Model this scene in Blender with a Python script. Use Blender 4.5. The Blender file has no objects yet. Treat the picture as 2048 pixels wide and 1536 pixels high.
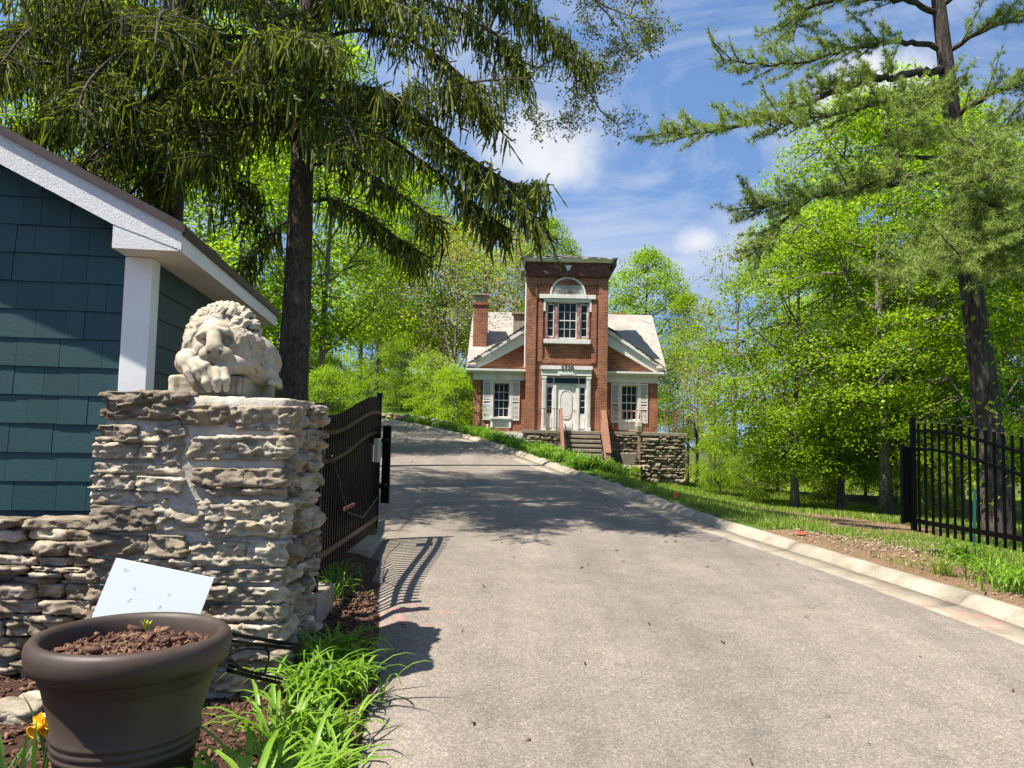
import bpy, bmesh, math, random
import numpy as np
from mathutils import Vector, Matrix, Euler

random.seed(7)
R = math.radians
scene = bpy.context.scene
COL = scene.collection

# ------------------------------------------------------------------ camera
EYE = Vector((0.0, 0.0, 1.7))
FPX = 1550.0                      # focal length in pixels of a 2048 px wide picture
PITCH, ROLL = R(4.0), R(1.25)
cam_data = bpy.data.cameras.new('camera')
cam = bpy.data.objects.new('camera', cam_data)
COL.objects.link(cam)
cam_data.sensor_width = 36.0
cam_data.lens = 36.0 * FPX / 2048.0
cam_data.clip_start = 0.05
cam_data.clip_end = 3000.0
CAMROT = Euler((math.pi / 2 + PITCH, 0, 0)).to_matrix() @ Matrix.Rotation(ROLL, 3, 'Z')
cam.matrix_world = Matrix.Translation(EYE) @ CAMROT.to_4x4()
scene.camera = cam

# ------------------------------------------------------------------ sun and sky
SUN_TO = Vector((-0.43, -0.24, 0.87)).normalized()
sun_el = math.asin(SUN_TO.z)
sun_az = math.atan2(SUN_TO.x, SUN_TO.y)
world = bpy.data.worlds.new('World')
scene.world = world
world.use_nodes = True
wn, wl = world.node_tree.nodes, world.node_tree.links
wn.clear()
w_out = wn.new('ShaderNodeOutputWorld')
w_bg = wn.new('ShaderNodeBackground')
w_bg.inputs['Strength'].default_value = 0.096
w_sky = wn.new('ShaderNodeTexSky')
w_sky.sky_type = 'NISHITA'
w_sky.sun_disc = False
w_sky.sun_elevation = sun_el
w_sky.sun_rotation = sun_az
w_sky.air_density = 1.0
w_sky.dust_density = 0.3
w_sky.ozone_density = 2.5
w_up = wn.new('ShaderNodeTexCoord')
w_add = wn.new('ShaderNodeVectorMath'); w_add.operation = 'ADD'; w_add.inputs[1].default_value = (0, 0, 0.28)
w_nrm = wn.new('ShaderNodeVectorMath'); w_nrm.operation = 'NORMALIZE'
wl.new(w_up.outputs['Generated'], w_add.inputs[0]); wl.new(w_add.outputs[0], w_nrm.inputs[0]); wl.new(w_nrm.outputs[0], w_sky.inputs['Vector'])
# clouds: thin streaks over the whole sky and one cumulus
w_tc = wn.new('ShaderNodeTexCoord')
w_map = wn.new('ShaderNodeMapping')
w_map.inputs['Scale'].default_value = (1.0, 1.0, 2.6)
w_map.inputs['Rotation'].default_value = (0.0, 0.35, 0.3)
wl.new(w_tc.outputs['Generated'], w_map.inputs['Vector'])
w_n1 = wn.new('ShaderNodeTexNoise')
w_n1.inputs['Scale'].default_value = 3.1
w_n1.inputs['Detail'].default_value = 9.0
w_n1.inputs['Roughness'].default_value = 0.62
w_n1.inputs['Distortion'].default_value = 0.9
wl.new(w_map.outputs['Vector'], w_n1.inputs['Vector'])
w_r1 = wn.new('ShaderNodeMapRange')
w_r1.inputs['From Min'].default_value = 0.43
w_r1.inputs['From Max'].default_value = 0.80
w_r1.inputs['To Max'].default_value = 0.75
wl.new(w_n1.outputs['Fac'], w_r1.inputs['Value'])

def world_puff(px, py, rad, soft, seed):
    """cumulus round one direction of the sky, its edge broken by noise"""
    d = (CAMROT @ Vector(((px - 1024) / FPX, -(py - 768) / FPX, -1))).normalized()
    sub = wn.new('ShaderNodeVectorMath'); sub.operation = 'SUBTRACT'
    sub.inputs[1].default_value = d
    wl.new(w_tc.outputs['Generated'], sub.inputs[0])
    sc = wn.new('ShaderNodeVectorMath'); sc.operation = 'MULTIPLY'
    sc.inputs[1].default_value = (0.75, 0.75, 1.15)
    wl.new(sub.outputs[0], sc.inputs[0])
    ln = wn.new('ShaderNodeVectorMath'); ln.operation = 'LENGTH'
    wl.new(sc.outputs[0], ln.inputs[0])
    nz = wn.new('ShaderNodeTexNoise')
    nz.inputs['Scale'].default_value = 17.0 + seed
    nz.inputs['Detail'].default_value = 7.0
    nz.inputs['Roughness'].default_value = 0.58
    wl.new(w_tc.outputs['Generated'], nz.inputs['Vector'])
    ma = wn.new('ShaderNodeMath'); ma.operation = 'MULTIPLY_ADD'
    ma.inputs[1].default_value = rad * 1.3
    wl.new(nz.outputs['Fac'], ma.inputs[0])
    wl.new(ln.outputs['Value'], ma.inputs[2])
    mr = wn.new('ShaderNodeMapRange'); mr.interpolation_type = 'SMOOTHERSTEP'
    mr.inputs['From Min'].default_value = rad * 1.65 + soft
    mr.inputs['From Max'].default_value = rad * 1.65 - soft
    wl.new(ma.outputs[0], mr.inputs['Value'])
    return mr.outputs[0]

puffs = [world_puff(1082, 298, 0.050, 0.036, 0), world_puff(1390, 485, 0.020, 0.022, 4), world_puff(1745, 190, 0.05, 0.03, 2)]
acc = w_r1.outputs[0]
for pf in puffs:
    mx = wn.new('ShaderNodeMath'); mx.operation = 'MAXIMUM'
    wl.new(acc, mx.inputs[0]); wl.new(pf, mx.inputs[1]); acc = mx.outputs[0]
w_shade = wn.new('ShaderNodeTexNoise')
w_shade.inputs['Scale'].default_value = 9.0
w_shade.inputs['Detail'].default_value = 4.0
wl.new(w_tc.outputs['Generated'], w_shade.inputs['Vector'])
w_cr = wn.new('ShaderNodeValToRGB')
w_cr.color_ramp.elements[0].position = 0.35
w_cr.color_ramp.elements[0].color = (3.5, 3.7, 4.1, 1)
w_cr.color_ramp.elements[1].position = 0.62
w_cr.color_ramp.elements[1].color = (4.3, 4.35, 4.5, 1)
wl.new(w_shade.outputs['Fac'], w_cr.inputs['Fac'])
w_tint = wn.new('ShaderNodeMix'); w_tint.data_type = 'RGBA'; w_tint.blend_type = 'MULTIPLY'
w_tint.inputs[0].default_value = 1.0
w_tint.inputs['B'].default_value = (0.90, 0.99, 1.05, 1)
wl.new(w_sky.outputs[0], w_tint.inputs['A'])
w_mix = wn.new('ShaderNodeMix'); w_mix.data_type = 'RGBA'
wl.new(acc, w_mix.inputs[0])
wl.new(w_tint.outputs['Result'], w_mix.inputs['A'])
wl.new(w_cr.outputs[0], w_mix.inputs['B'])
wl.new(w_mix.outputs['Result'], w_bg.inputs['Color'])
wl.new(w_bg.outputs[0], w_out.inputs['Surface'])

sun_data = bpy.data.lights.new('sun', 'SUN')
sun_data.energy = 4.8
sun_data.angle = R(0.55)
sun_data.color = (1.0, 0.94, 0.84)
sun = bpy.data.objects.new('sun', sun_data)
COL.objects.link(sun)
sun.location = (0, 0, 40)
sun.rotation_euler = SUN_TO.to_track_quat('Z', 'Y').to_euler()

scene.view_settings.view_transform = 'Standard'
scene.view_settings.look = 'None'
scene.view_settings.exposure = 1.2
scene.view_settings.gamma = 1.0
scene.view_settings.use_curve_mapping = False
scene.render.engine = 'CYCLES'
cy = scene.cycles
cy.max_bounces = 6
cy.diffuse_bounces = 3
cy.glossy_bounces = 2
cy.transmission_bounces = 4
cy.transparent_max_bounces = 4
cy.caustics_reflective = False
cy.caustics_refractive = False
cy.use_denoising = True
cy.sample_clamp_indirect = 6.0

# ------------------------------------------------------------------ helpers
def ray(px, py):
    return CAMROT @ Vector(((px - 1024) / FPX, -(py - 768) / FPX, -1.0))

def P(px, py, Y):
    """the point at forward distance Y that is seen at a place of the photograph"""
    d = ray(px, py)
    return EYE + d * (Y / d.y)

def _hash(ix, iy, iz):
    h = (ix.astype(np.int64) * 374761393 + iy.astype(np.int64) * 668265263 + iz.astype(np.int64) * 2147483647) & 0xFFFFFFFF
    h = ((h ^ (h >> 13)) * 1274126177) & 0xFFFFFFFF
    h = h ^ (h >> 16)
    return (h & 0xFFFFFF).astype(np.float64) / float(0xFFFFFF)

def vnoise(p):
    """value noise in -1..1 for an array (..., 3)"""
    p = np.asarray(p, float)
    i = np.floor(p).astype(np.int64)
    f = p - i
    f = f * f * (3 - 2 * f)
    x, y, z = i[..., 0], i[..., 1], i[..., 2]
    u, v, w = f[..., 0], f[..., 1], f[..., 2]
    def L(a, b, t): return a + (b - a) * t
    r = L(L(L(_hash(x, y, z), _hash(x + 1, y, z), u), L(_hash(x, y + 1, z), _hash(x + 1, y + 1, z), u), v),
          L(L(_hash(x, y, z + 1), _hash(x + 1, y, z + 1), u), L(_hash(x, y + 1, z + 1), _hash(x + 1, y + 1, z + 1), u), v), w)
    return r * 2 - 1

def fbm(p, octaves=4, gain=0.5):
    p = np.asarray(p, float)
    a, s, t = 1.0, 0.0, 0.0
    for k in range(octaves):
        s = s + a * vnoise(p * (2.03 ** k) + 17.3 * k)
        t += a
        a *= gain
    return s / t

def new_mesh(name, verts, faces, mats=None, smooth=False, matidx=None):
    me = bpy.data.meshes.new(name)
    if isinstance(faces, np.ndarray):
        verts = np.asarray(verts, np.float32)
        n, k = faces.shape
        me.vertices.add(len(verts)); me.vertices.foreach_set('co', verts.ravel())
        me.loops.add(n * k); me.loops.foreach_set('vertex_index', faces.astype(np.int32).ravel())
        me.polygons.add(n)
        me.polygons.foreach_set('loop_start', np.arange(0, n * k, k, dtype=np.int32))
        me.update(calc_edges=True)
    else:
        me.from_pydata([tuple(v) for v in verts], [], [tuple(f) for f in faces])
        me.update()
    for m in (mats if isinstance(mats, (list, tuple)) else [mats]):
        if m is not None:
            me.materials.append(m)
    if matidx is not None:
        me.polygons.foreach_set('material_index', np.asarray(matidx, np.int32))
    if smooth:
        me.polygons.foreach_set('use_smooth', [True] * len(me.polygons))
    return me

def obj(name, me, parent=None, loc=None, rot=None, scale=None):
    o = bpy.data.objects.new(name, me)
    COL.objects.link(o)
    if parent is not None: o.parent = parent
    if loc is not None: o.location = loc
    if rot is not None: o.rotation_euler = rot
    if scale is not None: o.scale = scale
    return o

def tag(o, label=None, cat=None, group=None, kind=None):
    if label: o['label'] = label
    if cat: o['category'] = cat
    if group: o['group'] = group
    if kind: o['kind'] = kind
    return o

def thing(name, label, cat, loc=(0, 0, 0), rotz=0.0, group=None):
    o = bpy.data.objects.new(name, None)
    COL.objects.link(o)
    o.empty_display_size = 0.2
    o.location = loc
    o.rotation_euler = (0, 0, rotz)
    return tag(o, label, cat, group)

class MB:
    """collects shapes; build() links them as one mesh object"""
    def __init__(self):
        self.v, self.f, self.m = [], [], []
    def add(self, verts, faces, mi=0):
        b = len(self.v)
        self.v.extend([tuple(x) for x in verts])
        self.f.extend([tuple(b + i for i in f) for f in faces])
        self.m.extend([mi] * len(faces))
        return self
    def box(self, x0, x1, y0, y1, z0, z1, mi=0):
        v = [(x0, y0, z0), (x1, y0, z0), (x1, y1, z0), (x0, y1, z0), (x0, y0, z1), (x1, y0, z1), (x1, y1, z1), (x0, y1, z1)]
        return self.add(v, [(0, 3, 2, 1), (4, 5, 6, 7), (0, 1, 5, 4), (1, 2, 6, 5), (2, 3, 7, 6), (3, 0, 4, 7)], mi)
    def prism(self, poly, y0, y1, mi=0):
        """polygon in x,z pushed along y"""
        n = len(poly)
        v = [(x, y0, z) for x, z in poly] + [(x, y1, z) for x, z in poly]
        f = [tuple(range(n)), tuple(range(2 * n - 1, n - 1, -1))]
        f += [(i, i + n, (i + 1) % n + n, (i + 1) % n) for i in range(n)]
        return self.add(v, f, mi)
    def bar(self, a, b, w, h, up=(0, 0, 1), mi=0):
        a, b = Vector(a), Vector(b)
        d = (b - a).normalized()
        s = d.cross(Vector(up))
        if s.length < 1e-4: s = d.cross(Vector((1, 0, 0)))
        s.normalize(); u = s.cross(d).normalized()
        s *= w / 2; u *= h / 2
        v = [a - s - u, a + s - u, a + s + u, a - s + u, b - s - u, b + s - u, b + s + u, b - s + u]
        return self.add(v, [(0, 1, 2, 3), (7, 6, 5, 4), (0, 4, 5, 1), (1, 5, 6, 2), (2, 6, 7, 3), (3, 7, 4, 0)], mi)
    def tube(self, pts, rad, n=8, mi=0, cap=True):
        v, f = tube(pts, rad, n, cap)
        return self.add(v, f, mi)
    def lathe(self, prof, n=32, mi=0, c=(0, 0)):
        v, f = [], []
        for r, z in prof:
            for k in range(n):
                a = 2 * math.pi * k / n
                v.append((c[0] + r * math.cos(a), c[1] + r * math.sin(a), z))
        for i in range(len(prof) - 1):
            for k in range(n):
                k2 = (k + 1) % n
                f.append((i * n + k, i * n + k2, (i + 1) * n + k2, (i + 1) * n + k))
        return self.add(v, f, mi)
    def mesh(self, name, mats, smooth=False, bevel=0.0):
        me = new_mesh(name, self.v, self.f, mats, smooth, self.m if isinstance(mats, (list, tuple)) else None)
        if bevel > 0:
            bm = bmesh.new(); bm.from_mesh(me)
            bmesh.ops.bevel(bm, geom=list(bm.edges), offset=bevel, segments=1, affect='EDGES')
            bm.to_mesh(me); bm.free()
        return me
    def build(self, name, mats, parent=None, smooth=False, bevel=0.0):
        return obj(name, self.mesh(name, mats, smooth, bevel), parent)

def tube(pts, rad, n=8, cap=True):
    pts = [Vector(p) for p in pts]
    if not hasattr(rad, '__len__'): rad = [rad] * len(pts)
    v, f = [], []
    ref = None
    for i, p in enumerate(pts):
        d = (pts[min(i + 1, len(pts) - 1)] - pts[max(i - 1, 0)])
        d = d.normalized() if d.length > 1e-9 else Vector((0, 0, 1))
        if ref is None:
            ref = d.cross(Vector((0.3, 0.9, 0.1)))
            if ref.length < 1e-3: ref = d.cross(Vector((1, 0, 0)))
        s = (ref - d * ref.dot(d)).normalized(); ref = s
        t = d.cross(s)
        for k in range(n):
            a = 2 * math.pi * k / n
            v.append(p + (s * math.cos(a) + t * math.sin(a)) * rad[i])
    for i in range(len(pts) - 1):
        for k in range(n):
            k2 = (k + 1) % n
            f.append((i * n + k, i * n + k2, (i + 1) * n + k2, (i + 1) * n + k))
    if cap:
        f.append(tuple(range(n - 1, -1, -1)))
        f.append(tuple((len(pts) - 1) * n + k for k in range(n)))
    return v, f

def copy_tree(o, parent=None, depth=0):
    c = o.copy(); COL.objects.link(c)
    if parent is not None: c.parent = parent
    for ch in list(o.children): copy_tree(ch, c, depth + 1)
    return c

# ------------------------------------------------------------------ materials
MAT = {}
class NT:
    def __init__(self, name):
        self.m = bpy.data.materials.new(name)
        self.m.use_nodes = True
        self.t = self.m.node_tree
        self.t.nodes.clear()
        self.out = self.t.nodes.new('ShaderNodeOutputMaterial')
        self.bs = self.t.nodes.new('ShaderNodeBsdfPrincipled')
        self.t.links.new(self.bs.outputs[0], self.out.inputs[0])
        self.tc = None
        MAT[name] = self.m
    def n(self, kind, **kw):
        nd = self.t.nodes.new(kind)
        for k, v in kw.items(): setattr(nd, k, v)
        return nd
    def l(self, a, b): self.t.links.new(a, b)
    def coord(self, scale=(1, 1, 1), which='Object', rot=(0, 0, 0)):
        if self.tc is None: self.tc = self.n('ShaderNodeTexCoord')
        mp = self.n('ShaderNodeMapping')
        mp.inputs['Scale'].default_value = scale
        mp.inputs['Rotation'].default_value = rot
        self.l(self.tc.outputs[which], mp.inputs['Vector'])
        return mp.outputs[0]
    def world(self, scale=(1, 1, 1)):
        g = self.n('ShaderNodeNewGeometry')
        mp = self.n('ShaderNodeMapping'); mp.inputs['Scale'].default_value = scale
        self.l(g.outputs['Position'], mp.inputs['Vector'])
        return mp.outputs[0]
    def noise(self, vec, scale, detail=6, rough=0.6, dist=0.0):
        nd = self.n('ShaderNodeTexNoise')
        nd.inputs['Scale'].default_value = scale
        nd.inputs['Detail'].default_value = detail
        nd.inputs['Roughness'].default_value = rough
        nd.inputs['Distortion'].default_value = dist
        if vec is not None: self.l(vec, nd.inputs['Vector'])
        return nd.outputs['Fac']
    def ramp(self, fac, stops):
        nd = self.n('ShaderNodeValToRGB')
        e = nd.color_ramp.elements
        while len(e) < len(stops): e.new(0.5)
        for q, (p, c) in zip(e, stops):
            q.position = p
            q.color = (c[0], c[1], c[2], 1) if hasattr(c, '__len__') else (c, c, c, 1)
        self.l(fac, nd.inputs['Fac'])
        return nd.outputs['Color']
    def mix(self, fac, a, b, mode='MIX'):
        nd = self.n('ShaderNodeMix', data_type='RGBA', blend_type=mode)
        for s, x in (('A', a), ('B', b)):
            if hasattr(x, 'default_value') or hasattr(x, 'is_linked'): self.l(x, nd.inputs[s])
            else: nd.inputs[s].default_value = (x[0], x[1], x[2], 1)
        if hasattr(fac, 'is_linked'): self.l(fac, nd.inputs[0])
        else: nd.inputs[0].default_value = fac
        return nd.outputs['Result']
    def math(self, op, a, b=None):
        nd = self.n('ShaderNodeMath', operation=op)
        for i, x in enumerate((a, b)):
            if x is None: continue
            if hasattr(x, 'is_linked'): self.l(x, nd.inputs[i])
            else: nd.inputs[i].default_value = x
        return nd.outputs[0]
    def bump(self, h, strength=0.5, dist=0.02):
        nd = self.n('ShaderNodeBump')
        nd.inputs['Strength'].default_value = strength
        nd.inputs['Distance'].default_value = dist
        self.l(h, nd.inputs['Height'])
        self.l(nd.outputs[0], self.bs.inputs['Normal'])
        return nd
    def set(self, color=None, rough=None, metal=None, spec=None):
        for k, x in (('Base Color', color), ('Roughness', rough), ('Metallic', metal), ('Specular IOR Level', spec)):
            if x is None: continue
            if hasattr(x, 'is_linked'): self.l(x, self.bs.inputs[k])
            elif hasattr(x, '__len__'): self.bs.inputs[k].default_value = (x[0], x[1], x[2], 1)
            else: self.bs.inputs[k].default_value = x
        return self
    def objrand(self):
        return self.n('ShaderNodeObjectInfo').outputs['Random']
    def island(self):
        return self.n('ShaderNodeNewGeometry').outputs['Random Per Island']

def plain(name, c, rough=0.6, metal=0.0, var=0.15, scale=6.0, bump=0.0, bscale=40.0, spec=0.5):
    t = NT(name)
    f = t.noise(t.coord(), scale, 6, 0.65)
    lo = [x * (1 - var) for x in c]; hi = [min(1, x * (1 + var)) for x in c]
    t.set(t.ramp(f, [(0.3, lo), (0.7, hi)]), rough, metal, spec)
    if bump > 0: t.bump(t.noise(t.coord(), bscale, 5, 0.6), bump, 0.01)
    return t.m

def leaf_mat(name, stops, trans=0.4, rough=0.5, objvar=0.12):
    """thin leaf: diffuse, sheen and light coming through; the hue changes from leaf to leaf"""
    t = NT(name)
    c = t.ramp(t.island(), stops)
    hsv = t.n('ShaderNodeHueSaturation')
    t.l(c, hsv.inputs['Color'])
    r = t.objrand()
    mr = t.n('ShaderNodeMapRange'); mr.inputs['To Min'].default_value = 1 - objvar; mr.inputs['To Max'].default_value = 1 + objvar
    t.l(r, mr.inputs['Value']); t.l(mr.outputs[0], hsv.inputs['Value'])
    t.set(hsv.outputs[0], rough, 0.0, 0.35)
    tr = t.n('ShaderNodeBsdfTranslucent')
    t.l(t.mix(1.0, hsv.outputs[0], (1.12, 1.22, 0.5), 'MULTIPLY'), tr.inputs['Color'])
    ms = t.n('ShaderNodeMixShader'); ms.inputs[0].default_value = trans
    t.l(t.bs.outputs[0], ms.inputs[1]); t.l(tr.outputs[0], ms.inputs[2]); t.l(ms.outputs[0], t.out.inputs[0])
    return t.m
# ------------------------------------------------------------------ lie of the land
PK_Y = [-40, -10, 0, 3, 5, 6.6, 8, 10.3, 13.5, 17, 21.7, 31, 40, 60, 90, 400]
PK_Z = [-1.2, -.5, -.14, -.1, -.04, .09, .18, .27, .38, .60, .93, 1.64, 2.27, 3.4, 4.2, 6.0]
XK_Y = [-40, 0, 4, 7.46, 10.5, 13.5, 17.2, 21.7, 26, 31, 35, 40, 46, 55, 70]
XK_X = [12, 6.75, 5.75, 4.93, 4.18, 3.45, 2.45, 1.10, -.2, -2.05, -3.9, -6.9, -12, -22, -45]
XL_Y = [-40, 0, 4, 7.5, 10.3, 13.5, 17.2, 21.7, 26, 31, 35, 40, 46, 55, 70]
XL_X = [-4, -.30, -.80, -1.28, -1.82, -2.35, -3.1, -4.4, -6.0, -8.3, -10.6, -14.2, -20, -31, -55]

def cubic(xs, ys):
    xs, ys = np.array(xs, float), np.array(ys, float)
    m = np.gradient(ys, xs)
    def f(x):
        x = np.clip(np.asarray(x, float), xs[0], xs[-1])
        i = np.clip(np.searchsorted(xs, x) - 1, 0, len(xs) - 2)
        h = xs[i + 1] - xs[i]; t = (x - xs[i]) / h
        return ((2*t**3 - 3*t**2 + 1) * ys[i] + (t**3 - 2*t**2 + t) * h * m[i] + (-2*t**3 + 3*t**2) * ys[i+1] + (t**3 - t**2) * h * m[i+1])
    return f
prof, xkerb, xleft = cubic(PK_Y, PK_Z), cubic(XK_Y, XK_X), cubic(XL_Y, XL_X)

def zroad(x, y):
    return prof(y) - 0.03 * np.clip(x, -6, 8)

def ground_z(x, y, rough=True):
    x, y = np.asarray(x, float), np.asarray(y, float)
    k, l = xkerb(y), xleft(y)
    s = np.interp(y, [0, 8, 13.5, 21.7, 30, 36, 60], [.03, .05, .085, .28, .36, .30, .2])
    dr = np.maximum(x - k - 0.42, 0)
    cap = np.interp(y, [0, 8, 13.5, 17, 21.7, 27, 36, 60], [.3, .4, .6, .9, 1.4, 2.3, 3.2, 4.0])
    drop = cap * (1 - np.exp(-s * np.maximum(dr - 0.35, 0) / cap * 1.5))
    outer = np.maximum(np.clip((44 - y) / 4, 0, 1), np.clip((x - 1) / 6, 0, 1))
    drop = drop * outer - (1 - outer) * np.clip(y - 42, 0, 40) * .10
    valley = np.clip((y - 38) / 40, 0, 1) * np.clip((x - 3) / 14, 0, 1) * 5.0
    zr = zroad(k, y) + 0.10 - drop - valley
    dl = np.maximum(l - x, 0)
    rise = np.interp(y, [0, 9, 14, 30, 60], [.0, .0, .05, .10, .14]) * np.minimum(dl, 25)
    zl = zroad(l, y) + rise - 0.015
    on = zroad(x, y) - 0.10
    z = np.where(x > k + 0.25, zr, np.where(x < l + 0.02, zl, on))
    if rough:
        p = np.stack([x, y, np.zeros_like(x)], -1)
        off = np.clip((np.maximum(x - k - 0.5, l - x - .1)) / 0.8, 0, 1)
        z = z + off * (0.05 * fbm(p * 0.9, 3) + 0.015 * vnoise(p * 5.1)) * np.clip(1.0, 0, 1)
        far = np.clip((np.hypot(x, y) - 45) / 60, 0, 1)
        z = z + far * 2.0 * fbm(p * 0.03 + 5.0, 3)
    return z

def gz(x, y): return float(ground_z(np.array([x]), np.array([y]))[0])

def G(px, py, y0=2.5, y1=70.0):
    """first ground point met by the ray of a place of the photograph"""
    d = ray(px, py)
    ys = np.linspace(y0, y1, 1400)
    pts = np.array(EYE)[None] + np.array(d)[None] * (ys / d.y)[:, None]
    g = ground_z(pts[:, 0], pts[:, 1])
    hit = np.nonzero(pts[:, 2] <= g)[0]
    i = hit[0] if len(hit) else len(ys) - 1
    return Vector((pts[i, 0], pts[i, 1], float(g[i])))

# ------------------------------------------------------------------ ground materials
def ground_material():
    t = NT('ground')
    a = t.n('ShaderNodeAttribute'); a.attribute_name = 'cover'
    sep = t.n('ShaderNodeSeparateColor'); t.l(a.outputs['Color'], sep.inputs[0])
    w = t.world()
    n1 = t.noise(w, 3.0, 8, 0.7); n2 = t.noise(w, 22.0, 8, 0.75); n3 = t.noise(w, 90.0, 4, 0.7)
    soil = t.ramp(n2, [(0.25, (.095, .056, .032)), (0.5, (.20, .125, .075)), (0.75, (.31, .215, .135))])
    mulch = t.ramp(n3, [(0.3, (.022, .012, .008)), (0.55, (.075, .038, .026)), (0.75, (.19, .12, .08))])
    grass = t.ramp(n2, [(0.25, (.035, .075, .008)), (0.6, (.075, .14, .015)), (0.8, (.13, .16, .04))])
    f = t.math('SMOOTH_MIN', sep.outputs[0], 1.0)
    edge = t.math('ADD', sep.outputs[0], t.math('MULTIPLY', t.math('SUBTRACT', n1, 0.5), 1.1))
    er = t.ramp(edge, [(0.42, 0.0), (0.58, 1.0)])
    c = t.mix(er, grass, soil)
    c = t.mix(sep.outputs[1], c, mulch)
    t.set(c, 0.95, 0, 0.15)
    t.bump(t.math('ADD', n2, t.math('MULTIPLY', n3, 0.5)), 0.9, 0.03)
    return t.m
ground_material()

t = NT('asphalt')
w = t.world()
vor = t.n('ShaderNodeTexVoronoi'); vor.inputs['Scale'].default_value = 105.0
t.l(w, vor.inputs['Vector'])
sepc = t.n('ShaderNodeSeparateColor'); t.l(vor.outputs['Color'], sepc.inputs[0])
agg = t.ramp(sepc.outputs[0], [(0.0, (.140, .125, .111)), (0.4, (.180, .161, .142)), (0.72, (.222, .198, .174)), (1.0, (.31, .277, .24))])
big = t.noise(w, 0.45, 6, 0.62, 0.4)
mid = t.noise(w, 3.3, 6, 0.65)
fine = t.noise(w, 240.0, 2, 0.7)
tone = t.ramp(big, [(0.3, (.77, .75, .715)), (0.5, (.955, .93, .885)), (0.72, (1.10, 1.06, .985))])
streak = t.noise(t.world((1.5, .10, 1)), 1.0, 5, .6)
c = t.mix(1.0, agg, tone, 'MULTIPLY')
c = t.mix(1.0, c, t.ramp(streak, [(.35, (.84, .84, .85)), (.65, (1.08, 1.07, 1.05))]), 'MULTIPLY')
c = t.mix(1.0, c, t.ramp(mid, [(0.3, (.86, .86, .87)), (0.7, (1.1, 1.09, 1.07))]), 'MULTIPLY')
# hairline cracks and seams
vc = t.n('ShaderNodeTexVoronoi'); vc.feature = 'DISTANCE_TO_EDGE'; vc.inputs['Scale'].default_value = 0.33
wv = t.n('ShaderNodeVectorMath', operation='ADD')
t.l(w, wv.inputs[0])
cn = t.n('ShaderNodeTexNoise'); cn.inputs['Scale'].default_value = 2.2; cn.inputs['Detail'].default_value = 7
t.l(w, cn.inputs['Vector']); t.l(cn.outputs['Color'], wv.inputs[1]); t.l(wv.outputs[0], vc.inputs['Vector'])
crk = t.ramp(vc.outputs['Distance'], [(0.0, .55), (0.0035, 1.0)])
c = t.mix(t.ramp(t.noise(w, 0.8, 2), [(.52, 0.0), (.6, .8)]), c, t.mix(1.0, c, crk, 'MULTIPLY'))
# faint red survey paint by the gate
pk = t.n('ShaderNodeVectorMath', operation='DISTANCE'); t.l(w, pk.inputs[0]); pk.inputs[1].default_value = (-0.95, 6.95, 0.12)
pf = t.math('MULTIPLY', t.ramp(pk.outputs['Value'], [(0.10, 1.0), (0.55, 0.0)]), t.ramp(t.noise(w, 7.0, 5, .7), [(.5, 0.0), (.62, .55)]))
c = t.mix(pf, c, (.55, .16, .17))
t.set(c, 0.92, 0, 0.25)
t.bump(t.math('ADD', vor.outputs['Distance'], t.math('MULTIPLY', fine, 0.5)), 0.4, 0.005)

t = NT('concrete')
w = t.world()
n1 = t.noise(w, 2.2, 8, 0.65); n2 = t.noise(w, 38.0, 6, 0.7)
c = t.ramp(n1, [(0.28, (.19, .158, .115)), (0.5, (.28, .242, .185)), (0.74, (.36, .32, .26))])
c = t.mix(0.5, c, t.mix(1.0, c, t.ramp(n2, [(0.3, .62), (0.6, 1.12)]), 'MULTIPLY'))
t.set(c, 0.9, 0, 0.2); t.bump(n2, 0.45, 0.008)

t = NT('gutter_concrete')
w = t.world()
n1 = t.noise(w, 3.2, 8, 0.7); n2 = t.noise(w, 55.0, 6, 0.7)
c = t.ramp(n1, [(0.28, (.18, .145, .105)), (0.5, (.265, .225, .17)), (0.74, (.35, .31, .25))])
c = t.mix(0.5, c, t.mix(1.0, c, t.ramp(n2, [(0.3, .62), (0.6, 1.12)]), 'MULTIPLY'))
pk = t.n('ShaderNodeVectorMath', operation='DISTANCE'); t.l(w, pk.inputs[0]); pk.inputs[1].default_value = (4.75, 7.9, 0.06)
pf = t.math('MULTIPLY', t.ramp(pk.outputs['Value'], [(0.15, 1.0), (0.6, 0.0)]), t.ramp(t.noise(w, 5.0, 4, .7), [(.5, 0.0), (.6, .6)]))
c = t.mix(pf, c, (.55, .17, .12))
t.set(c, 0.92, 0, 0.2); t.bump(n2, 0.45, 0.006)

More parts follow.
